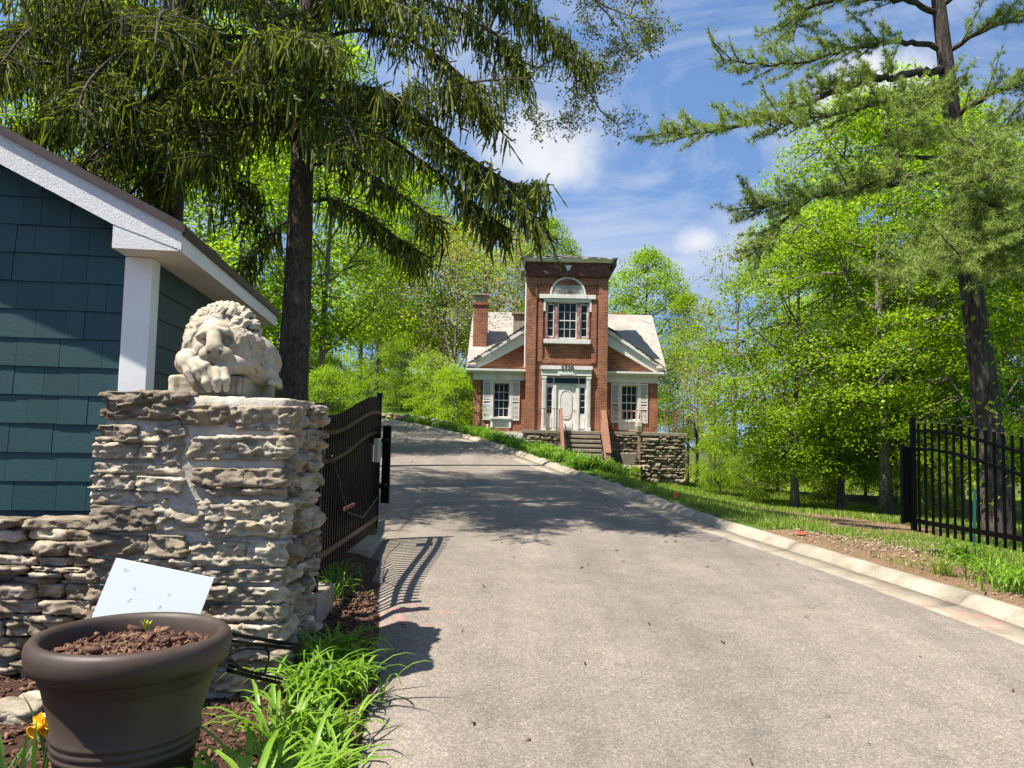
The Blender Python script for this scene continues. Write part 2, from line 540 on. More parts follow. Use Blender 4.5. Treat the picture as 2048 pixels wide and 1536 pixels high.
# ------------------------------------------------------------------ ground sheet
def build_ground():
    xs = np.concatenate([-np.geomspace(700, 14, 26), np.arange(-13.8, 15, 0.2), np.geomspace(15.2, 700, 30)])
    ys = np.concatenate([-np.geomspace(300, 4, 12), np.arange(-3.6, 46, 0.22), np.geomspace(46.5, 900, 34)])
    X, Y = np.meshgrid(xs, ys)
    Z = ground_z(X, Y)
    nx, ny = len(xs), len(ys)
    V = np.stack([X, Y, Z], -1).reshape(-1, 3)
    I = np.arange(nx * ny).reshape(ny, nx)
    F = np.stack([I[:-1, :-1], I[:-1, 1:], I[1:, 1:], I[1:, :-1]], -1).reshape(-1, 4)
    me = new_mesh('ground', V, F, MAT['ground'], True)
    # what covers the ground: r bare soil, g bark mulch
    x, y = V[:, 0], V[:, 1]
    k, l = xkerb(y), xleft(y)
    dr = x - k - .4
    n = fbm(V * 0.6, 3)
    soil = np.zeros(len(V))
    patch = np.exp(-(((x - 7.4) / 2.7) ** 2 + ((y - 18.6) / 4.6) ** 2))
    soil = np.maximum(soil, 1.15 * patch)
    strip = np.exp(-((dr - .7) / 1.1) ** 2) * (y < 12.5) * (dr > -1)
    soil = np.maximum(soil, strip)
    soil = np.maximum(soil, np.exp(-(((x - 6.2) / 1.2) ** 2 + ((y - 9.8) / 2.0) ** 2)) * .8)
    soil = np.clip(soil + n * .25, 0, 1)
    mul = np.where((x < l + .5) & (y < 9.4), 1.0, 0.0)
    mul = np.maximum(mul, np.clip((y - 19) / 5, 0, .55) * (dr > 2.5) * (x > 9.5))
    mul = np.maximum(mul, (x < l) * (y > 9.4) * .6)
    col = np.zeros((len(V), 4), np.float32)
    col[:, 0], col[:, 1], col[:, 3] = soil, mul, 1
    at = me.color_attributes.new('cover', 'FLOAT_COLOR', 'POINT')
    at.data.foreach_set('color', col.ravel())
    return tag(obj('ground', me), 'sloping ground of soil, bark mulch and grass round the drive', None, None, 'structure')
build_ground()

def build_road():
    ys = np.concatenate([np.arange(-3.5, 30, .12), np.arange(30, 56, .4)])
    n = 26
    rg = 0.035 * vnoise(np.stack([ys * 2.3, ys * 0, ys * 0], -1)) + 0.03 * vnoise(np.stack([ys * 6.1, ys * 0 + 4, ys * 0], -1))
    l, r = xleft(ys) + rg, xkerb(ys) - 0.44
    T = np.linspace(0, 1, n)[None, :]
    X = l[:, None] * (1 - T) + r[:, None] * T
    Y = np.repeat(ys[:, None], n, 1)
    Z = zroad(X, Y) + 0.012 * fbm(np.stack([X * .5, Y * .5, X * 0], -1), 2)
    Z[:, 0] -= 0.09
    V = np.stack([X, Y, Z], -1).reshape(-1, 3)
    I = np.arange(len(ys) * n).reshape(len(ys), n)
    F = np.stack([I[:-1, :-1], I[:-1, 1:], I[1:, 1:], I[1:, :-1]], -1).reshape(-1, 4)
    tag(obj('road', new_mesh('road', V, F, MAT['asphalt'], True)), 'worn grey asphalt drive climbing to the brick house', None, None, 'structure')

    # kerb and gutter pan: sections between joints, each a piece of its own
    kr = tag(bpy.data.objects.new('kerb', None), 'rounded pale concrete kerb along the far side of the drive', None, None, 'structure')
    COL.objects.link(kr)
    prof_k = [(-.012, -.10), (-.012, .012), (.03, .045), (.075, .085), (.125, .113), (.19, .12), (.255, .112), (.29, .08), (.30, -.12)]
    prof_g = [(-.46, -.1), (-.46, .006), (-.24, -.004), (-.014, .010), (-.014, -.1)]
    joints = [-3.5, -.5, 2.5, 5.4, 8.25, 11.2, 14.1, 17.0, 19.8, 22.6, 25.4, 28.2, 31.0, 34, 37, 40, 43.5, 47, 51, 55]
    for a, b in zip(joints[:-1], joints[1:]):
        for pr, nm, mt in ((prof_k, 'kerb_stone', 'concrete'), (prof_g, 'gutter_pan', 'gutter_concrete')):
            yy = np.linspace(a + .002, b - .002, max(4, int((b - a) / .16)))
            x0 = xkerb(yy)
            # the driven-over kerb by the house sags in waves
            wave = np.clip((yy - 13) / 3, 0, 1) * np.clip((34 - yy) / 4, 0, 1)
            sag = wave * (0.018 * np.sin(yy * 6.4) + 0.012 * np.sin(yy * 11.3 + 1))
            dx = np.gradient(x0, yy); ln = np.sqrt(1 + dx ** 2)
            v = []
            for i, y in enumerate(yy):
                z0 = float(zroad(x0[i], y))
                for (u, h) in pr:
                    hh = h + (sag[i] * (1 if nm == 'kerb_stone' and h > .03 else 0)) + (.006 * vnoise(np.array([[u * 9, y * 3.1, h * 9]]))[0] if h > 0 else 0)
                    v.append((x0[i] + u / ln[i] + (sag[i] * .8 if nm == 'kerb_stone' and 0 < u < .2 else 0), y - u * dx[i] / ln[i], z0 + hh))
            m = len(pr)
            f = [(i * m + j, i * m + j + 1, (i + 1) * m + j + 1, (i + 1) * m + j) for i in range(len(yy) - 1) for j in range(m - 1)]
            f += [tuple(range(m)), tuple((len(yy) - 1) * m + j for j in range(m - 1, -1, -1))]
            obj(nm, new_mesh(nm, v, f, MAT[mt], True), kr)
build_road()
# ------------------------------------------------------------------ green shingled cottage
t = NT('green_paint')
o = t.coord((1, 1, 1))
r = t.objrand()
comb = t.n('ShaderNodeCombineXYZ'); t.l(t.math('MULTIPLY', r, 37.0), comb.inputs[0]); t.l(t.math('MULTIPLY', r, 11.0), comb.inputs[2])
va = t.n('ShaderNodeVectorMath', operation='ADD'); t.l(o, va.inputs[0]); t.l(comb.outputs[0], va.inputs[1])
mp = t.n('ShaderNodeMapping'); mp.inputs['Scale'].default_value = (7, 7, 55); t.l(va.outputs[0], mp.inputs['Vector'])
g1 = t.noise(mp.outputs[0], 1.0, 6, 0.7)
g2 = t.noise(va.outputs[0], 90.0, 4, 0.7)
base = t.ramp(r, [(0.0, (.010, .045, .047)), (0.5, (.012, .052, .054)), (1.0, (.015, .058, .060))])
c = t.mix(0.55, base, t.mix(1.0, base, t.ramp(g1, [(.3, .6), (.7, 1.3)]), 'MULTIPLY'))
t.set(c, 0.48, 0, 0.4)
t.bump(t.math('ADD', g1, t.math('MULTIPLY', g2, .35)), 0.5, 0.006)

t = NT('stucco_white')
w = t.world()
a = t.noise(w, 75.0, 5, 0.6, 1.2)
c = t.ramp(t.noise(w, 2.0, 5), [(.3, (.70, .69, .67)), (.7, (.80, .80, .79))])
t.set(c, 0.75, 0, 0.3); t.bump(a, 1.0, 0.02)
t = NT('white_paint')
w = t.world()
c = t.ramp(t.noise(w, 3.0, 6), [(.3, (.70, .69, .65)), (.7, (.80, .79, .76))])
t.set(c, 0.6, 0, 0.3); t.bump(t.noise(w, 60.0, 4), 0.2, 0.005)
plain('brown_drip', (.045, .026, .020), 0.5, 0, .2)
t = NT('dark_roofing')
w = t.world()
t.set(t.ramp(t.noise(w, 120.0, 4, .7), [(.3, (.02, .018, .017)), (.7, (.09, .08, .075))]), .95); t.bump(t.noise(w, 150.0, 3), .6, .004)

def build_cottage():
    c0 = P(282, 862, 7.0)
    rz = R(7.0)
    root = thing('green_cottage', 'dark green shingled cottage with white trim behind the stone pillar', 'cottage', (c0.x, c0.y, 0.0), rz)
    EV = 3.27           # underside of the boxed eave
    PIT = 0.50          # roof pitch
    OX, OY = 0.37, 0.36 # overhangs
    D = 4.05            # length of the side wall
    XR = -3.2           # ridge
    def roof(x): return EV + 0.19 - PIT * (x - OX)
    # inner walls
    poly = [(2 * XR, -.3), (-.02, -.3), (-.02, EV - .02)] + [(-.02, roof(-.02) - .14), (XR, roof(XR) - .14), (2 * XR, roof(-.02) - .14)]
    m = MB(); m.prism(poly, 0.015, D); m.build('wall', MAT['green_paint'], root)
    # shingles: rows on the front gable and on the side wall
    def shingle_mesh(tag_):
        # a shake with a thick butt, its face leaning back to the wall at the top
        mm = MB()
        v = [(0, -.022, 0), (1, -.022, 0), (1, 0, 0), (0, 0, 0), (0, -.007, 1), (1, -.007, 1), (1, 0, 1), (0, 0, 1)]
        mm.add(v, [(0, 3, 2, 1), (4, 5, 6, 7), (0, 1, 5, 4), (1, 2, 6, 5), (2, 3, 7, 6), (3, 0, 4, 7)])
        return mm.mesh('shingle', MAT['green_paint'])
    sm = shingle_mesh(0)
    rnd = random.Random(4)
    EXPO = 0.2545
    # the shingle size is baked in by scale; rows start under the eave and go down
    z = 1.70 + 0.04 - 5 * EXPO
    row = 0
    while z < 5.4:
        x = -0.205 - rnd.uniform(0, .25) * 0
        first = rnd.uniform(.1, .4)
        while x > -2.6:
            wdt = first if first else rnd.choice([.16, .21, .25, .30, .36, .42]); first = None
            x1 = x; x0 = max(x - wdt, -2.7)
            top = min(z + EXPO + .006, roof(x1) - .15)
            if top - z > 0.05 and top > 0:
                s = obj('shingle', sm, root, (x0 + .0015, 0.004 + rnd.uniform(-.004, .003), z + rnd.uniform(-.0025, .0025)), (0, 0, 0), (x1 - x0 - .003, 1, top - z))
            x = x0
        z += EXPO; row += 1
    z = 1.70 + 0.04 - 1 * EXPO
    while z < EV - .02:
        y = 0.185; first = rnd.uniform(.1, .4)
        while y < D - .02:
            wdt = first if first else rnd.choice([.16, .21, .25, .30, .36, .42]); first = None
            y1 = min(y + wdt, D)
            top = min(z + EXPO + .006, EV - .004)
            if top - z > .04:
                obj('shingle', sm, root, (-.008, y + .0015, z + rnd.uniform(-.0025, .0025)), (0, 0, R(90)), (y1 - y - .003, 1, top - z))
            y = y1
        z += EXPO
    # corner board
    m = MB(); m.box(-.205, .032, -.038, .030, -.25, EV - .003); m.box(-.02,   .0318, .031, .18, -.25, EV - .0035)
    m.build('corner_board', MAT['white_paint'], root, bevel=.004)
    # roof with brown metal edge
    def slab(m, x0, x1, y0, y1, dz0, dz1):
        m.prism([(x0, roof(x0) + dz0), (x1, roof(x1) + dz0), (x1, roof(x1) + dz1), (x0, roof(x0) + dz1)], y0, y1)
    m = MB(); slab(m, XR, OX - .012, -OY + .012, D + .3, -.10, .03)
    m.prism([(XR + XR - OX, roof(OX) - .1), (XR - .001, roof(XR) - .1), (XR - .001, roof(XR) + .03), (XR + XR - OX, roof(OX) + .03)], -OY + .012, D + .3)
    rf = m.build('roof', MAT['dark_roofing'], root)
    m = MB(); slab(m, XR, OX + .03, -OY - .03, -OY + .010, -.015, .062)
    m.box(OX - .010, OX + .032, -OY + .011, D + .3, roof(OX) - .045, roof(OX) + .034)
    m.build('drip_edge', MAT['brown_drip'], rf)
    # rake board of rough stucco and its boxed foot
    m = MB()
    x0 = XR
    m.prism([(x0, roof(x0) - .27), (-.205, roof(-.205) - .27), (OX, roof(OX) - .18), (OX, roof(OX) - .016), (x0, roof(x0) - .016)], -OY, -OY + .03)
    m.build('rake_board', MAT['stucco_white'], root)
    m = MB()
    m.prism([(-.205, EV), (OX - .002, EV), (OX - .002, roof(OX) - .181), (-.205, roof(-.205) - .271)], -OY + .004, -OY + .0285)
    m.build('eave_return', MAT['stucco_white'], root)
    # soffits and eave fascia
    m = MB(); m.box(-.205, OX - .021, -OY + .031, D + .28, EV + .002, EV + .02); m.build('soffit', MAT['white_paint'], root)
    m = MB(); slab(m, XR, -.236, -OY + .031, -.001, -.142, -.105); m.build('rake_soffit', MAT['white_paint'], root)
    m = MB(); m.box(OX - .02, OX - .0005, -OY + .0315, D + .3, EV - .004, roof(OX) - .046); m.build('fascia', MAT['white_paint'], root)
    return root
build_cottage()
# ------------------------------------------------------------------ rubble masonry
def stone_material(name, stops, mossy=0.0):
    t = NT(name)
    o = t.coord()
    r = t.objrand()
    comb = t.n('ShaderNodeCombineXYZ')
    t.l(t.math('MULTIPLY', r, 53.0), comb.inputs[0]); t.l(t.math('MULTIPLY', r, 19.0), comb.inputs[1])
    va = t.n('ShaderNodeVectorMath', operation='ADD'); t.l(o, va.inputs[0]); t.l(comb.outputs[0], va.inputs[1])
    mp = t.n('ShaderNodeMapping'); mp.inputs['Scale'].default_value = (3, 3, 16); t.l(va.outputs[0], mp.inputs['Vector'])
    strata = t.noise(mp.outputs[0], 1.0, 8, .7, .6)
    blot = t.noise(va.outputs[0], 6.0, 6, .65)
    fine = t.noise(va.outputs[0], 70.0, 6, .75)
    c = t.ramp(t.math('ADD', t.math('MULTIPLY', strata, .55), t.math('MULTIPLY', blot, .45)), stops)
    ochre = t.ramp(t.noise(va.outputs[0], 3.1, 4, .6), [(.56, 0.0), (.70, .65)])
    c = t.mix(ochre, c, (.42, .30, .14))
    hv = t.n('ShaderNodeHueSaturation'); t.l(c, hv.inputs['Color'])
    mr = t.n('ShaderNodeMapRange'); mr.inputs['To Min'].default_value = .66; mr.inputs['To Max'].default_value = 1.28
    t.l(r, mr.inputs['Value']); t.l(mr.outputs[0], hv.inputs['Value'])
    c = t.mix(.6, hv.outputs[0], t.mix(1.0, hv.outputs[0], t.ramp(fine, [(.3, .5), (.65, 1.25)]), 'MULTIPLY'))
    t.set(c, .93, 0, .2)
    t.bump(t.math('ADD', strata, t.math('MULTIPLY', fine, .5)), .9, .012)
    return t.m
stone_material('limestone', [(.30, (.12, .098, .068)), (.43, (.28, .235, .17)), (.55, (.45, .39, .295)), (.70, (.62, .55, .44))])
stone_material('shale', [(.30, (.075, .057, .040)), (.44, (.19, .15, .105)), (.56, (.33, .275, .20)), (.72, (.50, .43, .33))])
stone_material('terrace_stone', [(.30, (.08, .066, .048)), (.45, (.20, .165, .12)), (.6, (.33, .28, .21)), (.75, (.47, .41, .32))])
t = NT('mortar')
w = t.world()
n1, n2 = t.noise(w, 5.0, 6, .6), t.noise(w, 60.0, 6, .7)
c = t.ramp(n1, [(.3, (.30, .27, .22)), (.55, (.42, .39, .335)), (.75, (.53, .50, .45))])
t.set(t.mix(.5, c, t.mix(1.0, c, t.ramp(n2, [(.3, .65), (.65, 1.15)]), 'MULTIPLY')), .95, 0, .15)
t.bump(t.math('ADD', t.noise(w, 14.0, 5, .6), t.math('MULTIPLY', n2, .5)), .9, .02)

def box_template(a, b, c):
    """surface lattice of a box cut a x b x c, in -1..1"""
    idx, V, F = {}, [], []
    def vid(i, j, k):
        q = (i, j, k)
        if q not in idx:
            idx[q] = len(V); V.append((2 * i / a - 1, 2 * j / b - 1, 2 * k / c - 1))
        return idx[q]
    for i in range(a):
        for k in range(c):
            F.append((vid(i, 0, k), vid(i + 1, 0, k), vid(i + 1, 0, k + 1), vid(i, 0, k + 1)))
            F.append((vid(i, b, k), vid(i, b, k + 1), vid(i + 1, b, k + 1), vid(i + 1, b, k)))
    for j in range(b):
        for k in range(c):
            F.append((vid(0, j, k), vid(0, j, k + 1), vid(0, j + 1, k + 1), vid(0, j + 1, k)))
            F.append((vid(a, j, k), vid(a, j + 1, k), vid(a, j + 1, k + 1), vid(a, j, k + 1)))
    for i in range(a):
        for j in range(b):
            F.append((vid(i, j, 0), vid(i, j + 1, 0), vid(i + 1, j + 1, 0), vid(i + 1, j, 0)))
            F.append((vid(i, j, c), vid(i + 1, j, c), vid(i + 1, j + 1, c), vid(i, j + 1, c)))
    return np.array(V, float), np.array(F, np.int32)
_TPL = {}
def tpl(a, b, c):
    if (a, b, c) not in _TPL: _TPL[(a, b, c)] = box_template(a, b, c)
    return _TPL[(a, b, c)]

def stone_mesh(w, d, h, seed, mat, amp=.03, cell=.0135, strata=26.0, square=7.0, name='stone'):
    """rough layered stone w x d x h centred on the origin"""
    a = int(np.clip(w / cell, 4, 54)); b = int(np.clip(d / cell / 1.5, 3, 12)); c = int(np.clip(h / cell * 1.5, 4, 26))
    V, F = tpl(a, b, c)
    sgn, ab = np.sign(V), np.abs(V)
    rad = (ab ** square).sum(1) ** (1 / square)
    q = V / rad[:, None]                       # rounded box
    nrm = sgn * np.abs(q) ** (square - 1); nrm /= np.linalg.norm(nrm, axis=1)[:, None] + 1e-9
    p = q * np.array([w, d, h]) / 2
    o = seed * 7.37
    sh = p + o
    # outline wobble
    wob = fbm(sh * np.array([4.5, 4.5, 8.0]), 3)
    # split faces: flat facets that stand out or back with sharp edges between them
    def facets(cx_, cz_, sd_):
        a_ = (p[:, 0] + .8 * p[:, 1]) / cx_ + 31.7 * math.sin(sd_); b_ = p[:, 2] / cz_ + 17.1 * math.cos(sd_)
        ia, ib = np.floor(a_), np.floor(b_)
        best = np.full(len(p), 9e9); out = np.zeros(len(p))
        s0 = np.full(len(p), int(sd_ * 97) % 9973, np.int64)
        for da in (-1, 0, 1):
            for db in (-1, 0, 1):
                ca, cb = ia + da, ib + db
                ha, hb, hc, hd, he = (_hash(ca.astype(np.int64) + 11 * q, cb.astype(np.int64) + 7 * q, s0) for q in range(5))
                ea, eb = a_ - ca - ha, b_ - cb - hb
                d2 = ea ** 2 + eb ** 2
                val = (hc - .5) * 2 + (hd - .5) * 1.5 * ea + (he - .5) * 1.8 * eb
                m_ = d2 < best
                best[m_] = d2[m_]; out[m_] = val[m_]
        return out
    zz = p[:, 2] * strata * (1.5 if math.sin(seed * 5.1) > .1 else .7) + .8 * fbm(sh * np.array([3.0, 3.0, 5.0]) + 9, 2) + seed
    bed, fr = np.floor(zz), zz - np.floor(zz)
    stepv = _hash(bed.astype(np.int64), bed.astype(np.int64) * 3, np.full(len(p), int(seed * 10), np.int64)) * 2 - 1
    big_ = facets(.15, .10, seed); sml = facets(.055, .034, seed + 3.3)
    slant = (p[:, 0] / w * math.sin(seed * 2.7) + p[:, 2] / h * math.sin(seed * 4.3)) * .9
    disp = amp * (.4 * wob + .32 * stepv + .9 * big_ + .62 * sml + slant * (np.abs(nrm[:, 1]) > .5)) + .0035 * fbm(sh * 45.0, 2)
    side = np.abs(nrm[:, 2])
    disp = disp * (1 - .8 * side)
    p = p + nrm * disp[:, None]
    # broken, slanting ends
    p[:, 0] += np.sin(seed * 3.1) * .10 * w * (p[:, 2] / h) * (h / w) * 1.4
    return new_mesh(name, p, F, mat)

def build_pillar():
    YF, YB = 5.20, 6.12
    xl, xr = P(192, 1000, YF).x, P(571, 1000, YF).x
    ztop = P(400, 792, YF).z
    zb = -.35
    root = thing('stone_pillar', 'thick rubble stone gate pillar that carries the lion statue', 'pillar', ((xl + xr) / 2, (YF + YB) / 2, 0))
    cx, cyy = root.location.x, root.location.y
    # mortar core with an uneven skin
    V, F = tpl(30, 22, 40)
    hw, hd, hh = (xr - xl) / 2 - .035, (YB - YF) / 2 - .006, (ztop - zb) / 2 - .012
    p = V * np.array([hw, hd, hh])
    nn = V * (np.abs(V) > .999); ln = np.linalg.norm(nn, axis=1)[:, None]; ln[ln == 0] = 1
    p += nn / ln * (0.030 * fbm(p * 5.5 + 3, 4, .6))[:, None]
    p[:, 2] += (ztop + zb) / 2
    obj('mortar_core', new_mesh('mortar_core', p, F, MAT['mortar'], True), root)
    # stones of the front, laid out as in the photograph (crop pixels / 3.2)
    front = [(78, 62, 640, 265, 0), (590, 150, 872, 292, 0), (948, 160, 1250, 335, 0), (872, 165, 950, 305, 8),
             (58, 285, 305, 400, 0), (300, 325, 450, 402, 0), (462, 280, 605, 548, 10), (632, 352, 1222, 520, 2),
             (38, 402, 325, 505, 0), (330, 415, 445, 505, 0), (35, 518, 590, 600, 1), (664, 555, 1190, 690, 1), (655, 672, 985, 742, 2),
             (980, 690, 1185, 738, 0), (12, 602, 285, 702, 0), (300, 615, 605, 720, -2), (5, 705, 430, 790, 1),
             (8, 795, 400, 972, 0), (415, 752, 792, 965, 3), (768, 785, 905, 1020, 7), (900, 765, 1195, 1005, -2),
             (10, 982, 380, 1130, 0), (385, 985, 625, 1130, 0), (622, 1025, 1000, 1190, 2), (1000, 1020, 1190, 1190, -3),
             (5, 1140, 300, 1290, 0), (305, 1140, 660, 1225, 2), (668, 1195, 720, 1290, 6), (725, 1200, 1120, 1302, 2),
             (0, 1300, 240, 1430, 0), (240, 1235, 720, 1320, 1), (250, 1330, 760, 1440, 0), (770, 1312, 868, 1420, 0), (862, 1318, 1100, 1425, 0),
             (0, 1440, 330, 1560, 0), (340, 1450, 760, 1570, 0), (768, 1430, 1120, 1545, 0), (0, 1570, 460, 1690, 0), (470, 1580, 800, 1700, 0),
             (800, 1555, 1130, 1680, 0), (0, 1700, 380, 1850, 0), (390, 1710, 760, 1850, 0), (770, 1690, 1150, 1850, 0), (0, 1860, 540, 2010, 0), (550, 1860, 1150, 2010, 0)]
    rnd = random.Random(11)
    for i, (a, b, c, d, tilt) in enumerate(front):
        if c >= 1080: c += 62 if b < 1180 else 118
        p0, p1 = P(180 + a / 3.2, 760 + b / 3.2, YF), P(180 + c / 3.2, 760 + d / 3.2, YF)
        w, h = p1.x - p0.x, p0.z - p1.z
        # the picture's right edge of the face is the pillar's corner
        dep = rnd.uniform(.20, .26)
        light = i in (6, 19, 33)
        me = stone_mesh(w * .985, dep, h * .985, 3 + i * 1.7, MAT['limestone'] if (light or rnd.random() < .5) else MAT['shale'], amp=rnd.uniform(.020, .031), square=16.0)
        s = obj('stone', me, root, ((p0.x + p1.x) / 2 - cx, YF - cyy + dep / 2 - rnd.uniform(.012, .05), (p0.z + p1.z) / 2), (0, R(-tilt), 0))
    # stones of the side towards the drive
    z = ztop - .02; k = 0
    while z > zb + .05:
        h = rnd.uniform(.09, .20)
        y = YF + .10
        while y < YB - .06:
            l = min(rnd.uniform(.18, .42), YB - y)
            if l > .08:
                me = stone_mesh(l * .96, .2, h * .95, 90 + k * 1.3, MAT['limestone'] if rnd.random() < .6 else MAT['shale'], amp=rnd.uniform(.028, .042), square=5.0)
                obj('stone', me, root, (xr - cx - .085 + rnd.uniform(-.02, .025), y + l / 2 - cyy, z - h / 2), (R(rnd.uniform(-7, 7)), 0, R(90)))
            y += l + rnd.uniform(.0, .02); k += 1
        z -= h + rnd.uniform(.005, .02)
    # left side, towards the low wall
    z = ztop - .02
    while z > zb + .1:
        h = rnd.uniform(.12, .22); y = YF + .12
        while y < YB - .1:
            l = min(rnd.uniform(.25, .5), YB - y)
            if l > .1:
                obj('stone', stone_mesh(l * .96, .16, h * .95, 190 + k * 1.3, MAT['shale'], amp=.018, cell=.04), root, (xl - cx + .055, y + l / 2 - cyy, z - h / 2), (0, 0, R(-90)))
            y += l; k += 1
        z -= h + .012
    # flat bedding stones on the head of the pillar
    for i, (x0, x1) in enumerate(((xl + .02, xl + .50), (xl + .50, xl + .92), (xl + .92, xr - .01))):
        w = x1 - x0
        obj('cap_stone', stone_mesh(w, YB - YF - .06, .13, 300 + i * 3.3, MAT['limestone'], amp=.012, cell=.03, name='cap_stone'), root, ((x0 + x1) / 2 - cx, 0, ztop - .052 + (.012, 0, -.008)[i]))
    return root, ztop, xl, xr
PILLAR, PIL_TOP, PIL_XL, PIL_XR = build_pillar()

def build_low_wall():
    root = thing('stone_wall', 'low rubble wall of thin layered stones left of the pillar', 'wall', (-3.6, 5.75, 0))
    rnd = random.Random(21)
    x0, x1 = -5.4, PIL_XL - .02
    top = P(60, 1048, 5.5).z
    m = MB(); m.box(x0, x1 - .03, -.16, .16, -.4, top - .06)
    m.v = [(a + 3.6, b, c) for a, b, c in m.v]
    m.build('rubble_core', MAT['shale'], root)
    z, k = -.22, 0
    rows = []
    while z < top - .11:
        h = rnd.choice([.035, .045, .06, .075, .10]); rows.append((z, h)); z += h + .004
    rows.append((z, max(.07, top - z)))
    for ri, (z, h) in enumerate(rows):
        x = x0 + rnd.uniform(0, .3); last = ri == len(rows) - 1
        while x < x1 - .05:
            l = min(rnd.uniform(.16, .5) * (1.4 if last else 1), x1 - x)
            if l > .07 and x + l > -4.7:
                back = rnd.uniform(-.05, .06)
                me = stone_mesh(l, .30, h, 400 + k * 1.9, MAT['shale'] if rnd.random() < .75 else MAT['limestone'], amp=rnd.uniform(.018, .03), cell=.017, square=12.0)
                obj('stone', me, root, (x + l / 2 + 3.6, -.14 + back, z + h / 2), (R(rnd.uniform(-3, 3)), R(rnd.uniform(-2.5, 2.5)), R(rnd.uniform(-5, 5))))
            x += l + rnd.uniform(.002, .03); k += 1
    # upended stone against the pillar and loose stones at the foot
    obj('stone', stone_mesh(.17, .26, .48, 777.0, MAT['limestone'], amp=.022), root, (PIL_XL - .04 + 3.6, -.22, P(170, 1035, 5.5).z), (0, R(-7), 0))
    for i, (px, py, w) in enumerate(((30, 1425, .26), (75, 1405, .2), (20, 1330, .2), (110, 1440, .14))):
        g = G(px, py + 12)
        obj('fallen_stone', stone_mesh(w, w * .8, w * .42, 820 + i * 5.0, MAT['limestone'], amp=.015, name='fallen_stone'), root, (g.x + 3.6, g.y - 5.75, g.z + w * .12), (0, R(8), R(20 * i)))
build_low_wall()
# ------------------------------------------------------------------ carved lion
t = NT('carved_stone')
w = t.coord()
n1, n2, n3 = t.noise(w, 4.0, 6, .6), t.noise(w, 150.0, 4, .7), t.noise(w, 22.0, 5, .6)
c = t.ramp(n1, [(.3, (.28, .235, .165)), (.5, (.375, .325, .245)), (.7, (.46, .41, .33))])
c = t.mix(.4, c, t.mix(1.0, c, t.ramp(n3, [(.3, .62), (.65, 1.12)]), 'MULTIPLY'))
t.set(c, .88, 0, .25); t.bump(n2, .35, .003)
t = NT('plinth_stone')
w = t.coord()
n1, n2 = t.noise(w, 7.0, 7, .65), t.noise(w, 60.0, 5, .7)
mp = t.coord((9, 9, 1.2)); streak = t.noise(mp, 1.6, 5, .6)
c = t.ramp(n1, [(.3, (.27, .22, .155)), (.5, (.38, .325, .24)), (.7, (.50, .44, .34))])
c = t.mix(t.ramp(streak, [(.52, 0.0), (.66, .75)]), c, (.10, .085, .065))
t.set(c, .92, 0, .2); t.bump(t.math('ADD', n1, n2), .7, .012)

